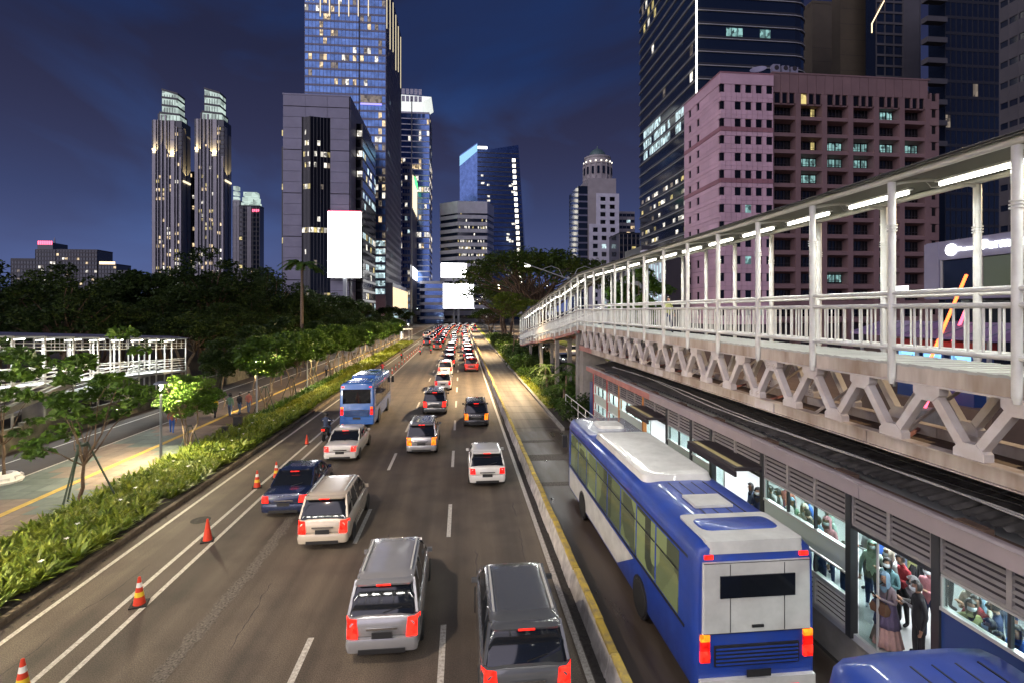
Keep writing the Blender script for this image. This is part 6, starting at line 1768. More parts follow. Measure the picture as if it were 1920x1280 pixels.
# ---------------------------------------------------------------- people: one continuous skinned body per pose, shared by everyone in that pose
def skin_mesh(name, nodes, edges, parts, nmat, sub=1):
    """nodes: id -> (pos, (rx, ry)); edges: (a, b); parts: edge index -> material slot for the faces nearest that bone"""
    ids = list(nodes); ix = {k: i for i, k in enumerate(ids)}
    me = bpy.data.meshes.new(name + '_cage'); me.from_pydata([nodes[k][0] for k in ids], [(ix[a], ix[b]) for a, b in edges], [])
    ob = bpy.data.objects.new(name + '_cage', me); COL.objects.link(ob)
    md = ob.modifiers.new('skin', 'SKIN'); md.use_smooth_shade = True; md.branch_smoothing = .3
    for i, k in enumerate(ids):
        d = me.skin_vertices[0].data[i]; d.radius = nodes[k][1]; d.use_root = (k == 'pelvis')
    s_ = ob.modifiers.new('sub', 'SUBSURF'); s_.levels = sub; s_.render_levels = sub
    dg = bpy.context.evaluated_depsgraph_get()
    out = bpy.data.meshes.new_from_object(ob.evaluated_get(dg), depsgraph=dg)
    out.name = name
    bpy.data.objects.remove(ob); bpy.data.meshes.remove(me)
    out.materials.clear()
    for m_ in nmat: out.materials.append(m_)
    A = np.array([nodes[a][0] for a, b in edges]); Bv = np.array([nodes[b][0] for a, b in edges]); rad = np.array([(nodes[a][1][0] + nodes[b][1][0]) / 2 for a, b in edges])
    cs = np.empty(len(out.polygons) * 3); out.polygons.foreach_get('center', cs); cs = cs.reshape(-1, 3)
    ab = Bv - A; L2 = (ab ** 2).sum(1)
    t = np.clip(((cs[:, None] - A) * ab).sum(2) / L2, 0, 1)
    dist = np.linalg.norm(cs[:, None] - (A + t[..., None] * ab), axis=2) / rad
    near = dist.argmin(1)
    out.polygons.foreach_set('material_index', np.array([parts[e] for e in near], dtype=np.int32))
    out.polygons.foreach_set('use_smooth', [True] * len(out.polygons))
    return out
def pose_mesh(name, arms, legs, lean=0.0, hand_detail=True, head_down=.03):
    """arms/legs: (side) -> joints. slots: 0 skin, 1 top, 2 trousers, 3 shoes"""
    N, E, Pt = {}, [], []
    def node(k, p, r): N[k] = (tuple(p), (r, r) if not isinstance(r, tuple) else r)
    def edge(a, b, s_): E.append((a, b)); Pt.append(s_)
    hz = legs['hip']
    ly = lambda z: lean * (z - hz)
    node('pelvis', (0, 0, hz + .03), (.135, .105)); node('waist', (0, ly(hz + .2), hz + .20), (.12, .10)); node('chest', (0, ly(hz + .4), hz + .40), (.150, .112)); node('neck0', (0, ly(hz + .52), hz + .52), (.085, .075))
    node('neck', (0, ly(hz + .57) + .005, hz + .575), .050); node('jaw', (0, ly(hz + .64) + .03 + head_down * .5, hz + .63), (.058, .066)); node('face', (0, ly(hz + .71) + .025 + head_down, hz + .70), (.073, .088)); node('scalp', (0, ly(hz + .78) + .01 + head_down, hz + .765), (.060, .074))
    edge('pelvis', 'waist', 1); edge('waist', 'chest', 1); edge('chest', 'neck0', 1); edge('neck0', 'neck', 0); edge('neck', 'jaw', 0); edge('jaw', 'face', 0); edge('face', 'scalp', 0)
    for s_, key in ((-1, 'l'), (1, 'r')):
        sh = (s_ * .155, ly(hz + .47), hz + .47); el, wr, hd = arms[key]
        node(key + 'sh', sh, .062); node(key + 'el', el, .044); node(key + 'wr', wr, .029); node(key + 'pa', hd, (.036, .020))
        edge('chest', key + 'sh', 1); edge(key + 'sh', key + 'el', 1); edge(key + 'el', key + 'wr', 1); edge(key + 'wr', key + 'pa', 0)
        if hand_detail:
            d = (Vector(hd) - Vector(wr)).normalized(); sd = d.cross(Vector((0, 0, 1)) if abs(d.z) < .8 else Vector((0, 1, 0))).normalized(); cu = sd.cross(d).normalized() * (-1 if abs(d.z) < .8 else 1)
            for f in range(4):
                q = Vector(hd) + sd * (.026 * (f - 1.5)) * .8 + d * .02; ln = (.045, .055, .052, .04)[f]
                a = q + d * ln * .9; b = a + d * ln * .3 + cu * ln * .6
                node('%sf%d' % (key, f), a, .0095); node('%sg%d' % (key, f), b, .0080); edge(key + 'pa', '%sf%d' % (key, f), 0); edge('%sf%d' % (key, f), '%sg%d' % (key, f), 0)
            a = Vector(wr).lerp(Vector(hd), .5) + sd * (-s_ * .042); b = a + d * .04 - sd * s_ * .012
            node(key + 't0', a, .0105); node(key + 't1', b, .0088); edge(key + 'pa', key + 't0', 0); edge(key + 't0', key + 't1', 0)
        kn, an, to = legs[key]
        node(key + 'hp', (s_ * .085, 0, hz - .06), .088); node(key + 'kn', kn, .060); node(key + 'ca', Vector(kn).lerp(Vector(an), .35), .054); node(key + 'an', an, .040); node(key + 'to', to, (.042, .034))
        edge('pelvis', key + 'hp', 2); edge(key + 'hp', key + 'kn', 2); edge(key + 'kn', key + 'ca', 2); edge(key + 'ca', key + 'an', 2); edge(key + 'an', key + 'to', 3)
    m_ = skin_mesh(name, N, E, Pt, [SKIN[0], CL['grey'], CL['navy'], CL['black']])
    return m_, N['face'][0]
def LG(hip=.86, l=(0, 0), r=(0, 0), bend=(0, 0)):
    d = dict(hip=hip)
    for s_, k, (ky, fy), b in ((-1, 'l', l, bend[0]), (1, 'r', r, bend[1])):
        d[k] = ((s_ * .095, ky, .46 + b * .3), (s_ * .10, fy - .03, .075 + b * .5), (s_ * .115, fy + .11, .04 + b * .4))
    return d
ARM_DOWN = dict(l=((-.23, -.02, 1.06), (-.25, .05, .82), (-.25, .07, .74)), r=((.23, -.02, 1.06), (.25, .05, .82), (.25, .07, .74)))
ARM_PHONE = dict(l=((-.21, .02, 1.06), (-.07, .26, 1.16), (-.02, .31, 1.20)), r=((.22, .0, 1.05), (.10, .25, 1.13), (.05, .31, 1.19)))
ARM_MIX = dict(l=((-.23, -.02, 1.06), (-.24, .06, .83), (-.24, .08, .75)), r=((.22, .02, 1.06), (.13, .26, 1.12), (.08, .31, 1.18)))
ARM_WALK = dict(l=((-.23, .06, 1.06), (-.22, .22, .88), (-.21, .26, .82)), r=((.23, -.10, 1.07), (.25, -.12, .83), (.25, -.11, .75)))
ARM_BIKE = dict(l=((-.30, .22, 1.12), (-.33, .46, 1.02), (-.33, .53, 1.01)), r=((.30, .22, 1.12), (.33, .46, 1.02), (.33, .53, 1.01)))
LEG_BIKE = dict(hip=.80, l=((-.22, .36, .66), (-.20, .26, .30), (-.21, .40, .27)), r=((.22, .36, .66), (.20, .26, .30), (.21, .40, .27)))
POSE = dict(phone=pose_mesh('body_phone', ARM_PHONE, LG(), 0, True, .05), idle=pose_mesh('body_idle', ARM_DOWN, LG(l=(.02, .03))), mix=pose_mesh('body_mix', ARM_MIX, LG(r=(.03, .05))),
            walk=pose_mesh('body_walk', ARM_WALK, LG(l=(.16, .26), r=(-.04, -.30), bend=(0, .10)), .05), bike=pose_mesh('body_bike', ARM_BIKE, LEG_BIKE, .12))
def cap(name, m_, r, lo, front, drape=0.0):
    """hair or scarf shell round a head at the origin: open in front of the face"""
    mb = MB(); nt, npn = 18, 9; V, idx = [], {}
    for i in range(npn + 1):
        ph = lo + (math.pi / 2 - lo) * i / npn
        for j in range(nt):
            th = 2 * math.pi * j / nt
            rr = r * (1 + .05 * math.sin(5 * th + i))
            x, y, z = rr * .84 * math.cos(ph) * math.sin(th), rr * math.cos(ph) * math.cos(th), rr * 1.1 * math.sin(ph)
            if drape and ph < -.35: x *= 1 + drape * (-.35 - ph) * 1.0; y *= 1 + drape * (-.35 - ph) * .8; z = -rr * .38 - (-.35 - ph) * .26
            V.append((x, y, z))
    F = []
    for i in range(npn):
        for j in range(nt):
            ph = lo + (math.pi / 2 - lo) * (i + .5) / npn; th = 2 * math.pi * (j + .5) / nt
            if math.cos(th) > front and -.85 < ph < .55: continue
            F.append((i * nt + j, i * nt + (j + 1) % nt, (i + 1) * nt + (j + 1) % nt, (i + 1) * nt + j))
    return mb.add(V, F).mesh(name, m_, smooth='all', recalc=False)
HAIR = cap('hair', M['hair'], .112, -.55, .30)
HAIRL = cap('hair', M['hair'], .116, -1.3, .30, .25)
HIJAB = {}
def hijab(c):
    if c not in HIJAB: HIJAB[c] = cap('headscarf', CL[c], .125, -1.45, .52, 1.1)
    return HIJAB[c]
HELMET = MB().lathe([(.10, -.11), (.135, -.08), (.145, .02), (.12, .10), (.06, .145), (.01, .155)], n=16).mesh('helmet', M['black_trim'], smooth='all')
def mask_mesh(m_):
    V, F = [], []
    for i, z in enumerate((-.075, -.04, -.005, .012)):
        for j in range(7):
            a = -1.15 + 2.3 * j / 6; rr = .098 + (.016 if abs(a) < .5 and 0 < i < 3 else 0) - (.02 if i == 0 else 0)
            V.append((rr * .86 * math.sin(a), rr * math.cos(a) + .003, z))
    for i in range(3):
        for j in range(6): F.append((i * 7 + j, i * 7 + j + 1, (i + 1) * 7 + j + 1, (i + 1) * 7 + j))
    return MB().add(V, F).mesh('face_mask', m_, smooth='all', recalc=False)
MASK = {'white': mask_mesh(M['mask']), 'dark': mask_mesh(M['mask_dark'])}
EYES = MB().lathe([(.002, -.011), (.010, -.004), (.010, .004), (.002, .011)], (-.03, .087, .018), 8).lathe([(.002, -.011), (.010, -.004), (.010, .004), (.002, .011)], (.03, .087, .018), 8).mesh('eyes', M['hair'])
NOSE = MB().add([(-.012, .085, -.025), (.012, .085, -.025), (0, .112, -.022), (0, .088, .015)], [(0, 1, 2), (1, 3, 2), (0, 2, 3)])
NOSE.add([(-.022, .083, -.052), (.022, .083, -.052), (.018, .090, -.046), (-.018, .090, -.046), (0, .092, -.056)], [(0, 4, 1, 2, 3)])
NOSE = NOSE.mesh('nose_mouth', SKIN[0])
SKIRT = {}
def skirt(c, z1=.88, z0=.10, r0=.30, pleat=.03):
    key = (c, z1, z0)
    if key not in SKIRT:
        rings = []
        for i in range(6):
            t = i / 5; z = z1 + (z0 - z1) * t; rings.append([((.15 + (r0 - .15) * t + pleat * t * math.sin(12 * a)) * math.cos(a), (.125 + (r0 * .9 - .125) * t + pleat * t * math.sin(12 * a)) * math.sin(a), z) for a in [2 * math.pi * k / 48 for k in range(48)]])
        SKIRT[key] = MB().loft(rings).mesh('skirt', CL[c], smooth='all')
    return SKIRT[key]
def person(label, x, y, z, rot, pose='idle', top='grey', legs='navy', shoes='black', skin=0, head='hair', mask=None, h=1.65, group=None, skirts=None, tunic=None):
    t = thing('person', label, 'person', (x, y, z), rot, group); s_ = h / 1.69; t.scale = (s_, s_, s_)
    me, hp = POSE[pose]
    b = obj('body', me, t)
    for i, m_ in enumerate((SKIN[skin], CL[top], CL[legs], CL[shoes])): b.material_slots[i].link = 'OBJECT'; b.material_slots[i].material = m_
    hd = HAIR if head == 'hair' else HAIRL if head == 'long' else HELMET if head == 'helmet' else hijab(head)
    obj({'hair': 'hair', 'long': 'hair', 'helmet': 'helmet'}.get(head, 'headscarf'), hd, t, (hp[0], hp[1], hp[2] + .012))
    obj('eyes', EYES, t, hp); obj('nose', NOSE, t, hp)
    if mask: obj('face_mask', MASK[mask], t, hp)
    if skirts: obj('skirt', skirt(skirts), t)
    if tunic: obj('tunic', skirt(tunic, 1.12, .52, .26, .012), t)
    return t
def held(nm, label, cat, m_, loc, size, rot=(0, 0, 0)):
    o = bx(nm, M[m_] if m_ in M else m_, None, -.5, .5, -.5, .5, -.5, .5); o.location = loc; o.scale = size; o.rotation_euler = rot
    return tag(o, label, cat)
def phone(label, x, y, z, rot): 
    t = thing('phone', label, 'phone', (x, y, z), rot); t.rotation_euler = (R(-35), 0, rot)
    bx('case', M['phone'], t, -.036, .036, -.006, .006, -.075, .075); bx('display', M['screen_blue'], t, -.032, .032, -.009, -.0065, -.068, .068)
FP = FZ = 0.95
def face(x, y, tx, ty): return math.atan2(-(tx - x), ty - y)
# the group in the open door, biggest in view
W1 = person('woman in blue headscarf and long pleated skirt looking at phone in the open door', 8.62, 9.62, FP, R(100), 'phone', 'mauve', 'plum', 'black', 1, 'hijab_blue', None, 1.56, None, 'pinkbrown', 'plum')
a = R(100); hx, hy = -math.sin(a) * .34, math.cos(a) * .34
phone('phone held by the woman in the blue headscarf', 8.62 + hx, 9.62 + hy, FP + 1.14, a)
bagt = thing('shoulder_bag', 'brown shoulder bag worn by the woman in the blue headscarf', 'bag', (8.62 - .17, 9.62 - .02, FP + .74), R(100))
MB().loft([[(-.15, -.06, 0), (.15, -.06, 0), (.15, .06, 0), (-.15, .06, 0)], [(-.17, -.08, .1), (.17, -.08, .1), (.17, .08, .1), (-.17, .08, .1)], [(-.13, -.04, .22), (.13, -.04, .22), (.13, .04, .22), (-.13, .04, .22)]]).build('pouch', M['bag_brown'], bagt, smooth=50)
MB().path([(-.12, 0, .2), (-.1, -.08, .5), (0, -.16, .64), (.1, -.08, .5), (.12, 0, .2)], .012, 6).build('strap', M['black_trim'], bagt)
person('woman with long hair and white mask behind the woman in the blue headscarf', 9.15, 10.15, FP, R(110), 'phone', 'teal', 'black', 'black', 1, 'long', 'white', 1.58)
person('person in pale grey hooded jacket just right of the blue headscarf', 9.0, 9.32, FP, R(60), 'phone', 'grey', 'black', 'black', 0, 'grey', 'dark', 1.58)
person('man in black shirt with cream collar and mask by the door post', 8.85, 9.12, FP, R(70), 'mix', 'black', 'black', 'black', 2, 'hair', 'white', 1.62)
person('person in olive top and black trousers deeper inside beyond the door', 10.6, 11.1, FP, R(30), 'idle', 'olive', 'black', 'white', 0, 'hair', None, 1.66)
person('person in blue top beside the olive top inside the station', 10.3, 11.75, FP, R(-20), 'idle', 'blue', 'black', 'white', 0, 'long', 'white', 1.6)
person('person in green top carrying a blue bag inside the station', 11.1, 10.7, FP, R(200), 'idle', 'green', 'black', 'black', 1, 'hair', None, 1.66)
tb = thing('tote_bag', 'blue carrier bag hanging from a hand inside the station', 'bag', (10.85, 10.62, FP + .42), R(20))
MB().loft([[(-.16, -.05, 0), (.16, -.05, 0), (.16, .05, 0), (-.16, .05, 0)], [(-.18, -.06, .3), (.18, -.06, .3), (.18, .06, .3), (-.18, .06, .3)]]).build('pouch', M['bag_blue'], tb)
MB().path([(-.1, 0, .3), (-.06, 0, .42), (.06, 0, .42), (.1, 0, .3)], .01, 5).build('handle', M['bag_blue'], tb)
person('person in light grey jacket holding up a phone near the right door post', 10.0, 9.05, FP, R(80), 'phone', 'hijab_blue', 'navy', 'black', 0, 'hair', 'white', 1.66)
person('person with red rucksack colours half hidden by the right door post', 9.5, 8.6, FP, R(120), 'mix', 'red', 'navy', 'black', 0, 'hair', None, 1.62)
# behind the right window
for i, (x, y, top, hd, mk, lab) in enumerate(((8.75, 6.95, 'pink', 'hair', 'dark', 'person in pink top and dark mask behind the right window'), (9.3, 7.7, 'blue', 'long', None, 'person in blue jacket behind the right window'), (9.7, 7.35, 'mint', 'hair', 'white', 'person in mint top behind the right window'),
        (10.2, 6.9, 'denim', 'hair', None, 'person in denim shirt behind the right window'), (8.8, 6.35, 'rust', 'hair', 'white', 'person in rust top by the right window corner'), (9.4, 6.2, 'green', 'hair', None, 'person in green shirt by the right window corner'), (9.9, 5.7, 'grey', 'long', 'white', 'person in grey top deepest behind the right window'))):
    person(lab, x, y, FP, R(60 + 40 * i), ('mix', 'phone', 'idle')[i % 3], top, 'navy', 'black', i % 3, hd, mk, 1.58 + .03 * (i % 4))
# behind the left window and in the far door
for i, (x, y, top, hd, mk, lab) in enumerate(((8.8, 10.95, 'black', 'hair', 'white', 'person with dark hair and pale mask at the left window end'), (8.75, 11.75, 'teal', 'hijab_blue', 'white', 'person in teal scarf and white mask at the left window'), (9.1, 12.25, 'blue', 'hair', None, 'person in bright blue jacket with orange bag at the left window'),
        (8.8, 12.9, 'white', 'white', 'white', 'person in white scarf at the left window'), (9.4, 13.2, 'cream', 'cream', None, 'person in cream scarf behind the white scarf'), (9.7, 12.6, 'mint', 'mint', 'white', 'person in mint scarf deeper behind the left window'), (9.9, 11.6, 'grey', 'hair', 'dark', 'person in grey top deeper behind the left window'),
        (8.75, 14.35, 'navy', 'black', 'white', 'person in navy hooded jacket and white mask in the canopied door'), (8.9, 14.95, 'denim', 'long', None, 'person with long dark hair beside the navy hood in the canopied door'))):
    person(lab, x, y, FP, R(95 + 25 * math.sin(i * 2)), ('phone', 'mix', 'idle')[i % 3], top, 'navy', 'black', i % 3, hd, mk, 1.58 + .025 * (i % 4))
held('pouch', 'orange pouch held by the person in the bright blue jacket', 'bag', 'bag_orange', (8.92, 12.2, FP + 1.0), (.16, .26, .2))
for i, (x, y, top, hd, mk, lab) in enumerate(((9.55, 10.55, 'white', 'cream', 'white', 'person in white top and cream scarf beyond the long haired woman'), (9.7, 9.75, 'pink', 'hair', 'white', 'person in pink top behind the grey hood'), (10.9, 9.3, 'navy', 'hair', None, 'person in navy at the back of the station behind the door'),
        (11.3, 11.6, 'rust', 'long', 'white', 'person in rust top at the back wall'), (9.2, 11.2, 'cream', 'hijab_blue', 'white', 'person in cream top and blue scarf beside the left window post'), (9.3, 14.6, 'grey', 'hair', 'white', 'person in grey seen deeper in the canopied door'), (8.75, 7.55, 'black', 'hair', 'white', 'person in black beside the right window frame'), (9.0, 5.3, 'blue', 'hair', 'white', 'person in blue at the far right window edge'))):
    person(lab, x, y, FP, R(80 + 35 * math.sin(i * 1.3)), ('mix', 'phone', 'idle')[i % 3], top, ('black', 'navy', 'denim')[i % 3], 'black', i % 3, hd, mk, 1.58 + .03 * (i % 4))
crowd = [(9.6, 10.3, 'red', 'hair', None), (9.45, 10.95, 'mint', 'mint', 'white'), (10.2, 10.95, 'denim', 'hair', 'white'), (10.6, 12.3, 'white', 'long', 'white'), (11.2, 12.6, 'grey', 'hair', None), (9.1, 7.95, 'teal', 'hair', 'white'), (9.3, 8.55, 'olive', 'long', 'white'),
         (9.65, 8.35, 'navy', 'hair', 'dark'), (9.95, 9.05, 'cream', 'cream', None), (9.2, 12.05, 'pink', 'pink', 'white'), (9.25, 12.85, 'black', 'hair', 'white'), (9.3, 13.65, 'green', 'hijab_blue', None), (9.35, 14.25, 'grey', 'hair', 'white'), (9.8, 13.65, 'blue', 'long', 'white'), (9.85, 14.7, 'rust', 'hair', None)]
place = ['first row behind the door', 'second row behind the door', 'middle of the crowd behind the door', 'deep behind the door', 'deepest behind the door', 'close to the right window', 'second at the right window', 'third at the right window', 'deep behind the right window',
         'between scarves at the left window', 'middle of the left window', 'toward the far end of the left window', 'far end of the left window', 'second row of the left window', 'second row at the far end of the left window']
for i, ((x, y, top, hd, mk), pl_) in enumerate(zip(crowd, place)):
    person('passenger in %s top, %s' % (top, pl_), x, y, FP, R(95 + 60 * math.sin(i * 2.4)), ('phone', 'idle', 'mix')[i % 3], top, ('black', 'navy', 'denim', 'grey')[i % 4], ('black', 'white')[i % 2], i % 3, hd, mk, 1.56 + .035 * (i % 5), 'passengers waiting in the station')
# on the pavement and the bridge
for (u, v, top, lg, hd, rot, lab) in ((403, 783, 'yellow', 'black', 'hair', 0, 'pedestrian in bright yellow jacket on the pavement'), (431, 780, 'green', 'denim', 'helmet', 10, 'pedestrian in green top beside the yellow jacket'), (449, 777, 'black', 'denim', 'hair', -10, 'pedestrian in black top between green and rust tops'),
        (466, 774, 'rust', 'denim', 'hair', 5, 'pedestrian in rust checked top nearest the lamp post'), (612, 706, 'grey', 'black', 'hair', 175, 'lone pedestrian in grey on the far pavement'), (322, 812, 'rust', 'blue', 'hair', 20, 'pedestrian in rust and blue behind the street tree'), (552, 690, 'white', 'black', 'hair', 0, 'distant pedestrian in white by the park trees')):
    x, y = ground(u, v, .1)
    person(lab, x, y, .112, R(rot), 'walk', top, lg, 'black', 0, hd, None, 1.68, 'pedestrians on the pavement')
person('pedestrian in yellow-green shirt walking on the footbridge', 9.6, y_at(1252, 9.6), 6.785, R(180), 'walk', 'olive', 'navy', 'black', 0, 'hair', None, 1.68)
# ---------------------------------------------------------------- vehicles
def paintb(nm, c): return mat('paint_' + nm, c, .34, coat=.35, vary=.45, vscale=1.6, col2=tuple(q * .72 + .012 for q in c), detail=9, wet=-.15, bump=.03, bscale=3)
def paintm(nm, c, metal=.25): return mat('paint_' + nm, c, .25, metal=metal, coat=1.0, vary=.08, vscale=2)
PAINT = dict(white=paintm('white', (.62, .61, .58), 0), silver=paintm('silver', (.36, .36, .37), .5), black=paintm('black', (.012, .012, .014), .1), grey=paintm('grey', (.12, .125, .13), .4), navy=paintm('navy', (.015, .025, .07), .2),
             red=paintm('red', (.28, .018, .015), .1), cream=paintm('cream', (.50, .44, .36), .1), brown=paintm('brown', (.13, .09, .07), .3))
wheel_t = MB().lathe([(.20, -.10), (.29, -.105), (.315, -.07), (.315, .07), (.29, .105), (.20, .10)], n=20).mesh('tyre', M['rubber'], smooth=40)
wheel_r = MB().lathe([(.02, -.085), (.10, -.09), (.20, -.075), (.21, .08), (.12, .095), (.02, .09)], n=14).mesh('rim', M['rim'], smooth=40)
SPEC = dict(  # L, W, H, belt, tail z, rear glass base y, roof rear y, roof front y, windscreen base y
    mpv=(4.25, 1.70, 1.70, 1.02, 1.0, .10, .42, 2.55, 3.35), hatch=(3.75, 1.68, 1.50, .95, .93, .14, .62, 2.2, 2.95), sedan=(4.45, 1.74, 1.46, .93, .92, .85, 1.55, 2.75, 3.55), suv=(4.55, 1.82, 1.76, 1.08, 1.05, .12, .40, 2.7, 3.45))
def rrect(x, y0, y1, z, r=.14, n=3, zc=0):
    pts = []
    for (cx, cy, a0) in ((x - r, y1 - r, 0), (-x + r, y1 - r, 90), (-x + r, y0 + r, 180), (x - r, y0 + r, 270)):
        for k in range(n + 1):
            a = R(a0 + 90 * k / n); pts.append((cx + r * math.cos(a), cy + r * math.sin(a), z))
    return pts
CAR_MESH = {}
def car_meshes(kind):
    if kind in CAR_MESH: return CAR_MESH[kind]
    L, W, H, zb, zt, yr0, yr1, yf1, yf0 = SPEC[kind]; w = W / 2
    # lower body: rings across the car, front falls to the bonnet and nose
    st_ = [(0.0, .86, .34, zt - .10), (.05, .94, .26, zt - .03), (.22, .985, .22, zt), (.9, 1.0, .2, zb), (yf0 - .6, 1.0, .2, zb), (yf0, .985, .2, zb - .02), (L - .55, .95, .22, zb - .12), (L - .15, .86, .24, zb - .22), (L, .70, .34, zb - .34)]
    rings = []
    for (y, f, z0, z1) in st_:
        ww = w * f; half = [(ww * .80, z0), (ww * .97, z0 + .10), (ww, z0 + .30), (ww * .995, z0 + (z1 - z0) * .62), (ww * .965, z1 - .05), (ww * .90, z1), (ww * .5, z1 + .035)]
        rings.append([(x, y, z) for x, z in half] + [(-x, y, z) for x, z in half[::-1]])
    body = MB().loft(rings).mesh('body', M['plate'], smooth=42)
    # greenhouse
    gl = MB().loft([rrect(w * .90, yr0, yf0, zb - .03, .12), rrect(w * .86, yr0 + (yr1 - yr0) * .4, yf0 - (yf0 - yf1) * .42, zb + (H - zb) * .45, .13), rrect(w * .75, yr1 + .03, yf1, H - .07, .16)]).mesh('windows', M['car_glass'], smooth=42)
    roof = MB().loft([rrect(w * .775, yr1 - .02, yf1 + .06, H - .10, .17), rrect(w * .765, yr1 - .05, yf1 + .04, H - .05, .18), rrect(w * .70, yr1 + .03, yf1 - .06, H - .012, .2), rrect(w * .45, yr1 + .3, yf1 - .3, H, .2)]).mesh('roof', M['plate'], smooth=42)
    pil = MB()
    for s_ in (-1, 1):
        for (ya, yb_, t, th) in ((yr0 + .07, yr1 + .08, .13 if kind != 'sedan' else .12, .06), (yf0 - .08, yf1 - .05, .07, .05), ((yr0 + yf0) * .5 + .1, (yr1 + yf1) * .5 + .05, .06, .05), (yr0 + .75, yr1 + .6, .07, .05)):
            pil.bar((s_ * w * .895, ya, zb - .02), (s_ * w * .765, yb_, H - .08), th, t, up=(0, 1, 0))
    pil = pil.mesh('pillars', M['plate'])
    spo = MB().loft([rrect(w * .74, yr1 - .20, yr1 + .10, H - .10, .08), rrect(w * .74, yr1 - .22, yr1 + .12, H - .055, .08), rrect(w * .70, yr1 - .14, yr1 + .2, H - .03, .08)]).mesh('spoiler', M['plate'], smooth=42)
    seam = MB().path([(-w * .80, .0, .60), (w * .80, .0, .60)], .008, 4).mesh('tailgate_seam', M['black_trim'])
    lamp = {}
    zl0, zl1 = (zt - .42, zt - .02) if kind in ('mpv', 'suv') else (zt - .30, zt - .05)
    for s_ in (-1, 1):
        x0, x1 = s_ * w * .62, s_ * w * .965
        lamp[s_] = MB().loft([[(x0, -.035, zl0), (x1 * .93, -.02, zl0), (x1, .22, zl0 + .04)], [(x0 + s_ * .03, .0, zl1), (x1 * .93, .02, zl1), (x1, .26, zl1 - .03)]]).mesh('tail_lamp', M['tail'])
    hl = {s_: MB().loft([[(s_ * w * .38, L - .02, .60), (s_ * w * .68, L - .12, .60), (s_ * w * .80, L - .30, .62)], [(s_ * w * .36, L - .08, .74), (s_ * w * .66, L - .16, .76), (s_ * w * .80, L - .34, .76)]]).mesh('head_lamp', M['head']) for s_ in (-1, 1)}
    bump = MB().loft([rrect(w * .93, -.06, .4, .28, .12), rrect(w * .95, -.085, .4, .44, .12), rrect(w * .93, -.05, .4, .56, .12)]).mesh('bumper', M['plate'], smooth=40)
    rub = MB().box(-w * .6, w * .6, -.092, -.06, .26, .36).mesh('bumper_trim', M['black_trim'])
    pl = MB().box(-.22, .22, -.045 if kind != 'sedan' else -.05, -.02, zt - .40, zt - .27).mesh('number_plate', M['plate'])
    plb = MB().box(-.22, .22, -.075, -.05, zt - .42, zt - .29).mesh('number_plate', M['plate'])
    chm = MB().box(-.34, .34, -.05, -.025, zt - .25, zt - .205).mesh('garnish', M['chrome'])
    mir = {}
    for s_ in (-1, 1): mir[s_] = MB().loft([[(s_ * w * q, yf0 - .34 + dy, z) for dy, z in ((-.05, zb + .03), (.05, zb + .04), (.06, zb + .11), (.0, zb + .15), (-.05, zb + .13))] for q in (.94, 1.10)]).mesh('mirror', M['plate'], smooth=50)
    hb = MB().box(-.16, .16, yr1 - .235, yr1 - .215, H - .09, H - .065).mesh('high_brake_lamp', M['brake'])
    wip = MB().bar((0, yr0 - .01, zb + .03), (.42, yr0 + .05, zb + .12), .015, .015).mesh('wiper', M['black_trim'])
    CAR_MESH[kind] = (body, gl, roof, pil, lamp, hl, bump, rub, plb if kind != 'sedan' else plb, chm, mir, hb, wip, spo, seam)
    return CAR_MESH[kind]
PM = {}
def painted(me, colour):
    k = (me.name, colour)
    if k not in PM:
        c = me.copy(); c.materials.clear(); c.materials.append(PAINT[colour]); PM[k] = c
    return PM[k]
def car(label, kind, colour, x, y, rotz=0.0, group=None, full=True, tail='tail', lit_head=False, z=.0):
    body, gl, roof, pil, lamp, hl, bump, rub, pl, chm, mir, hb, wip, spo, seam = car_meshes(kind)
    L, W, H, zb = SPEC[kind][:4]
    t = thing({'mpv': 'minivan', 'hatch': 'hatchback', 'sedan': 'sedan', 'suv': 'suv'}[kind], label, 'car', (x, y, z), rotz, group)
    bo = obj('body', painted(body, colour), t); obj('windows', gl, t); ro = obj('roof', painted(roof, colour), t); tag(obj('pillars', painted(pil, colour), t), kind='stuff')
    for s_ in (-1, 1):
        o = obj('tail_lamp', lamp[s_], t)
        if tail != 'tail': o.material_slots[0].link = 'OBJECT'; o.material_slots[0].material = M[tail]
        h = obj('head_lamp', hl[s_], t)
        if not lit_head: h.material_slots[0].link = 'OBJECT'; h.material_slots[0].material = M['chrome']
    obj('bumper', painted(bump, colour), t)
    for yw in (.78, L - .82):
        for s_ in (-1, 1):
            wo = obj('wheel', wheel_t, t, (s_ * (W / 2 - .10), yw, .315)); wo.rotation_euler = (0, R(90), 0); obj('rim', wheel_r, wo)
    obj('number_plate', pl, t)
    if full:
        obj('bumper_trim', rub, t); obj('garnish', chm, t); [obj('mirror', painted(mir[q_], colour), t) for q_ in (-1, 1)]; obj('tailgate_seam', seam, t); (obj('spoiler', painted(spo, colour), t) if kind != 'sedan' else None); obj('high_brake_lamp', hb, t); obj('wiper', wip, t)
        if kind in ('mpv', 'suv'):
            for s_ in (-1, 1): MB().bar((s_ * W * .33, SPEC[kind][6] + .3, H + .015), (s_ * W * .33, SPEC[kind][7] - .2, H + .015), .04, .04).build('roof_rail', M['alu'], ro)
    return t
G0 = 'cars on the road'
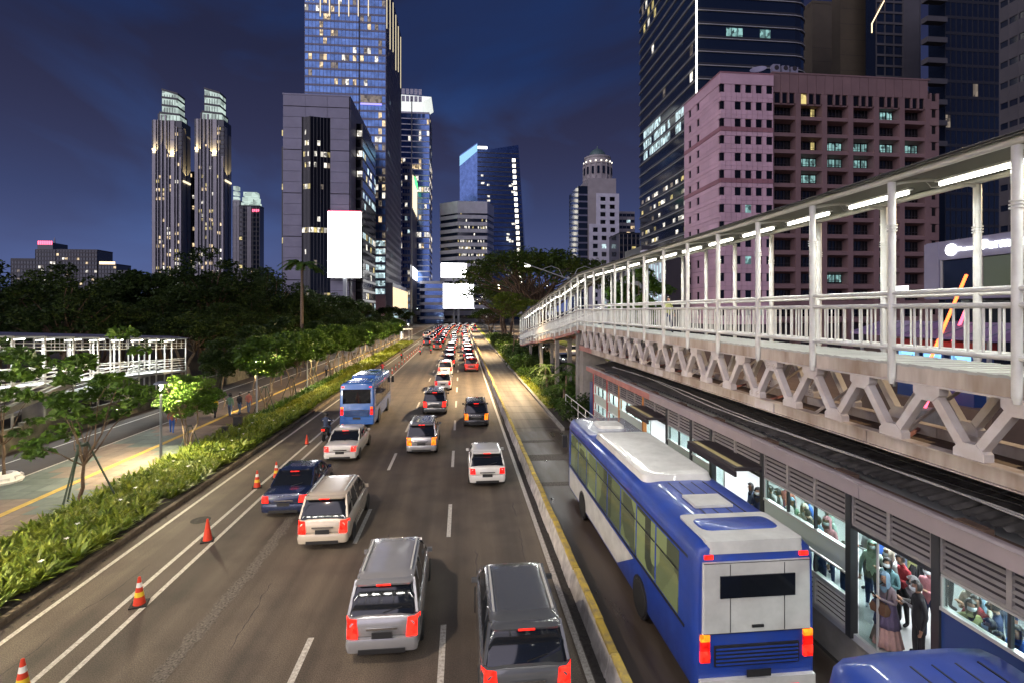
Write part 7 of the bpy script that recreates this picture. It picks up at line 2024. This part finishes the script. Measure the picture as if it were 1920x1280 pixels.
near = [('dark grey SUV with roof rails nearest the camera in the right lane', 'suv', 'grey', 1.25, 9.6, 'brake'), ('silver minivan with glowing tail lamps nearest in the middle lane', 'mpv', 'silver', -1.75, 11.6, 'brake'),
        ('cream white minivan in the left lane beside the dark sedan', 'mpv', 'cream', -4.5, 17.2, 'brake'), ('dark navy sedan beside the traffic cones', 'sedan', 'navy', -6.65, 20.0, 'brake'), ('white sedan right behind the small blue bus', 'sedan', 'white', -6.2, 27.0, 'brake'),
        ('white hatchback alone in the right lane', 'hatch', 'white', 1.15, 22.6, 'tail'), ('dark minivan with orange tail lamps in the right lane', 'mpv', 'black', 1.0, 34.2, 'amber'), ('silver minivan with amber lamps in the middle lane', 'mpv', 'silver', -2.15, 28.0, 'amber'),
        ('dark SUV just ahead of the amber lit minivan', 'suv', 'grey', -2.0, 38.8, 'brake'), ('white van-like car ahead in the middle lane', 'mpv', 'white', -1.8, 50.5, 'tail')]
for (lab, k, c, x, y, tl) in near: car(lab, k, c, x, y, 0, G0, True, tl)
vr = random.Random(17)
def stream(xl, y0, gap, n, where, jit=.25):
    y = y0
    for i in range(n):
        k = vr.choice(('mpv', 'mpv', 'hatch', 'sedan', 'suv')); c = vr.choice(('white', 'white', 'silver', 'black', 'black', 'grey', 'red', 'navy', 'brown'))
        bend = 0.00022 * max(0, y - 170) ** 2 * .9
        nm = {'mpv': 'minivan', 'hatch': 'hatchback', 'sedan': 'sedan', 'suv': 'SUV'}[k]
        car('%s %s with red tail lamps, %s in the queue of the %s' % (c, nm, nth(i + 1), where), k, c, xl + vr.uniform(-jit, jit) + bend, y, -math.atan(.0004 * max(0, y - 170)), 'queue of cars in the ' + where, y < 110, vr.choice(('brake', 'brake', 'amber', 'tail')) if i % 4 else 'brake')
        y += gap * vr.uniform(.85, 1.2) + .012 * (y - y0)
stream(1.15, 66, 7.6, 22, 'lane by the divider')
stream(-1.95, 62, 8.2, 21, 'middle lane')
stream(-5.0, 104, 7.8, 18, 'left lane')
stream(-7.6, 118, 8.6, 14, 'far left lane')
stream(4.6, 190, 8.5, 9, 'curving bus lane', .4)
stream(-10.4, 150, 9.5, 9, 'kerbside lane', .3)
# oncoming cars beyond the median with lit head lamps
for i, (x, y) in enumerate(((15.5, 58), (19.6, 66), (15.4, 78), (19.8, 92), (15.6, 104), (19.5, 118), (15.5, 132), (19.6, 150))):
    car('oncoming car with bright head lamps beyond the median, %s from the bridge' % nth(i + 1), ('mpv', 'sedan', 'hatch')[i % 3], ('white', 'black', 'silver')[i % 3], x, y, R(180), 'oncoming cars', False, 'tail', True)
# ---------------------------------------------------------------- buses
bus_blue = paintb('bus_blue', (.012, .050, .32)); bus_white = paintb('bus_white', (.58, .58, .55)); bus_pale = paintm('bus_pale', (.38, .42, .50), 0); bus_lite = paintm('bus_light_blue', (.05, .16, .50), 0)
M['bus_window'] = lit_window_mat('bus_window', (.70, .78, .28), .26, 1.0, .12)
M['bus_window_dark'] = mat('bus_window_dark', (.008, .01, .014), .06)
def bus_shell(L, W, H, z0, r=.22):
    w = W / 2
    def ring(y, f, dz=0):
        pts = []
        hh = [(w * f * .96, z0 + .0), (w * f, z0 + .12), (w * f, 1.2), (w * f * .995, 2.0), (w * f * .975, H - .32 + dz), (w * f * .93, H - .12 + dz), (w * f * .82, H - .02 + dz), (w * f * .4, H + .02 + dz)]
        return [(x, y, z) for x, z in hh] + [(-x, y, z) for x, z in hh[::-1]]
    return MB().loft([ring(0, .95, -.08), ring(.05, .985, -.03), ring(.25, 1), ring(L - .3, 1), ring(L - .06, .98, -.04), ring(L, .94, -.1)])
def bus(label, x, y, L=12.0, W=2.5, H=3.25, z0=.30, main=bus_blue, second=bus_white, pods=True, group=None, big=True, sidew='bus_window', pale=True):
    t = thing('city_bus', label, 'bus', (x, y, 0), 0, group); w = W / 2
    bus_shell(L, W, H, z0).build('body', main, t, smooth=42)
    # paler lower skirt along the front half, and roof colour panels
    for s_ in (-1, 1):
        xo = s_ * (w + .006)
        MB().add([(xo, L * .42, z0 + .14), (xo, L - .35, z0 + .14), (xo, L - .35, 1.25), (xo, L * .30, 1.25)], [(0, 1, 2, 3)]).build('side_stripe', second, t)
        n = max(4, int(L / 1.45)); a0 = .75; ww = (L - 1.3) / n
        for k in range(n):
            ya = a0 + k * ww
            mb = MB(); xa, xb = s_ * (w * .998 + .012), s_ * (w * .978 + .012)
            mb.add([(xa, ya + .05, 1.42), (xa, ya + ww - .05, 1.42), (xb, ya + ww - .05, H - .50), (xb, ya + .05, H - .50), (xa - s_ * .03, ya + .05, 1.42), (xa - s_ * .03, ya + ww - .05, 1.42), (xb - s_ * .03, ya + ww - .05, H - .50), (xb - s_ * .03, ya + .05, H - .50)],
                   [(0, 1, 2, 3), (7, 6, 5, 4), (0, 4, 5, 1), (1, 5, 6, 2), (2, 6, 7, 3), (3, 7, 4, 0)])
            sw_ = mb.build('side_window', M[sidew], t)
            if big: bx('vent_bar', M['black_trim'], sw_, min(s_ * (w * .985 + .012), s_ * (w * .985 + .03)), max(s_ * (w * .985 + .012), s_ * (w * .985 + .03)), ya + .05, ya + ww - .05, H - .92, H - .89)
        MB().bar((s_ * (w + .004), .5, 1.36), (s_ * (w + .004), L - .4, 1.36), .03, .05).build('trim_strip', M['black_trim'], t)
        bx('top_strip', M['black_trim'], t, min(s_ * w * .955, s_ * (w * .98)), max(s_ * w * .955, s_ * (w * .98)), .4, L - .3, H - .46, H - .40)
        for yw in (L * .26, L * .78):
            MB().lathe([(.52, -.02), (.52, .02)], n=20).build('wheel_arch', M['black_trim'], t).matrix_local = Matrix.Translation((s_ * (w - .005), yw, .5)) @ Matrix.Rotation(R(90), 4, 'Y')
            wo = obj('wheel', wheel_t, t, (s_ * (w - .10), yw, .48)); wo.rotation_euler = (0, R(90), 0); wo.scale = (1.5, 1.5, 1.3); obj('rim', wheel_r, wo)
    # rear face
    if big:
        MB().loft([rrect(w * .90, -.05, .10, 1.50, .04), rrect(w * .89, -.05, .10, H - .36, .04)]).build('rear_panel', second, t)
        bx('rear_window', M['bus_window_dark'], t, -w * .62, w * .62, -.075, -.04, H - 1.05, H - .62)
        MB().loft([rrect(w * .80, -.03, 1.4, H - .20, .1), rrect(w * .80, -.0, 1.35, H + .035, .1)]).build('rear_fairing', second, t, smooth=42)
        if pale: MB().loft([rrect(w * .86, L * .74, L - .25, H - .03, .2), rrect(w * .80, L * .74, L - .3, H + .028, .2)]).build('roof_panel', bus_pale, t, smooth=42)
    else: bx('rear_window', M['bus_window_dark'], t, -w * .80, w * .80, -.045, .02, H - 1.35, H - .42)
    bx('engine_grille', M['black_trim'], t, -w * .7, w * .7, -.04, .02, .85, 1.25)
    for k in range(5): bx('grille_slat', main, t, -w * .68, w * .68, -.055, -.041, .88 + .075 * k, .91 + .075 * k)
    bx('rear_bumper', second if big else main, t, -w * .95, w * .95, -.09, .1, z0 + .02, .62)
    for s_ in (-1, 1):
        for (za, zb, m_) in ((.95, 1.16, 'brake'), (1.18, 1.34, 'tail'), (1.36, 1.48, 'amber')):
            bx('tail_lamp', M[m_], t, min(s_ * w * .78, s_ * w * .93), max(s_ * w * .78, s_ * w * .93), -.05, .03, za, zb)
        bx('marker_lamp', M['brake'], t, min(s_ * w * .72, s_ * w * .86), max(s_ * w * .72, s_ * w * .86), -.03, .03, H - .30, H - .22)
    if big:
        for xx in (-w * .45, w * .45): bx('panel_seam', M['black_trim'], t, xx - .006, xx + .006, -.056, -.045, 1.52, H - .40)
        for zz in (1.50, H - .38): bx('panel_seam', M['black_trim'], t, -w * .88, w * .88, -.054, -.045, zz, zz + .012)
        bx('hatch_handle', M['black_trim'], t, -.12, .12, -.075, -.05, 1.60, 1.65)
        for s_ in (-1, 1): bx('reflector', M['tail'], t, s_ * w * .6 - .09, s_ * w * .6 + .09, -.10, -.088, .42, .47)
    bx('number_plate', M['plate'], t, -.25, .25, -.105, -.09, .66, .80)
    if pods:
        for (ya, yb_, hh, f) in ((.4, 1.2, .05, .7), (L * .30, L * .72, .20, .78), (L * .80, L * .90, .12, .42)):
            MB().loft([rrect(w * f, ya, yb_, H - .01, .2), rrect(w * f * .97, ya + .1, yb_ - .1, H + hh * .8, .2), rrect(w * f * .8, ya + .25, yb_ - .25, H + hh, .2) if yb_ - ya > 1.2 else rrect(w * f * .9, ya + .12, yb_ - .12, H + hh, .1)]).build('roof_unit', second if hh > .1 else main, t, smooth=42)
        for xx in (-.35, -.05, .28, .6):
            bx('roof_seam', M['black_trim'], t, xx - .012, xx + .012, .6, L * .29, H + .012, H + .028); bx('roof_seam', M['black_trim'], t, xx - .012, xx + .012, L * .73, L - .4, H + .012, H + .028)
        bx('roof_hatch', second, t, -.45, .45, L * .14, L * .20, H + .03, H + .09)
    bx('front_window', M['bus_window_dark'], t, -w * .88, w * .88, L - .02, L + .03, 1.3, H - .45)
    for s_ in (-1, 1): bx('mirror', M['black_trim'], t, s_ * (w + .15) - .1, s_ * (w + .15) + .1, L - .1, L + .1, 2.0, 2.5)
    return t
b1_ = bus('large blue and white city bus in the bus lane at the station', 5.8, 9.6, 12.0)
b2_ = bus('second blue city bus whose roof fills the bottom right corner', 6.05, -5.6, 12.0, main=bus_blue, pale=False)
b3_ = bus('small light blue city bus in the left lane', -6.9, 34.8, 8.2, 2.25, 3.05, .3, bus_lite, bus_lite, True, None, False, 'bus_window_dark')
# ---------------------------------------------------------------- motorcycles with riders
def motorbike(i, x, y, top, lab):
    t = thing('motorcycle', 'motorcycle of the %s' % lab, 'motorcycle', (x, y, 0), 0, 'motorcycles in the left lane')
    for yy in (-.62, .62):
        wo = obj('wheel', wheel_t, t, (0, yy, .29)); wo.rotation_euler = (0, R(90), 0); wo.scale = (.92, .92, .5); obj('rim', wheel_r, wo)
    MB().loft([[(-.05, -.75, .72), (.05, -.75, .72), (.05, -.75, .62), (-.05, -.75, .62)], [(-.14, -.2, .78), (.14, -.2, .78), (.12, -.2, .42), (-.12, -.2, .42)], [(-.13, .25, .66), (.13, .25, .66), (.12, .25, .34), (-.12, .25, .34)], [(-.16, .5, .95), (.16, .5, .95), (.12, .55, .55), (-.12, .55, .55)]]).build('fairing', PAINT['black'], t, smooth=40)
    MB().loft([[(-.12, -.68, .74), (.12, -.68, .74), (.12, -.68, .80), (-.12, -.68, .80)], [(-.13, .2, .70), (.13, .2, .70), (.13, .2, .77), (-.13, .2, .77)]]).build('seat', M['black_trim'], t)
    MB().path([(-.36, .45, 1.03), (-.1, .52, 1.0), (.1, .52, 1.0), (.36, .45, 1.03)], .018, 6).build('handlebar', M['chrome'], t)
    MB().tube((0, .52, 1.0), (0, .64, .3), .04, .04, 8).build('fork', M['chrome'], t)
    bx('tail_lamp', M['brake'], t, -.09, .09, -.80, -.74, .64, .74); bx('number_plate', M['plate'], t, -.11, .11, -.80, -.78, .42, .54)
    person(lab, x, y - .18, .02, 0, 'bike', top, 'denim', 'black', 0, 'helmet', None, 1.66, 'motorcycle riders')
for i, (x, y, c, lab) in enumerate(((-7.3, 93, 'grey', 'rider in grey jacket beside the marker posts'), (-9.6, 64, 'red', 'rider in red jacket between marker posts and planted strip'), (-9.8, 86, 'olive', 'rider in olive jacket farther along the kerb lane'), (-8.55 + .3, 32.4, 'navy', 'rider in navy jacket just behind the blue bus'), (-5.6, 96, 'green', 'rider in green jacket near the left lane queue'))):
    motorbike(i, x, y, c, lab)
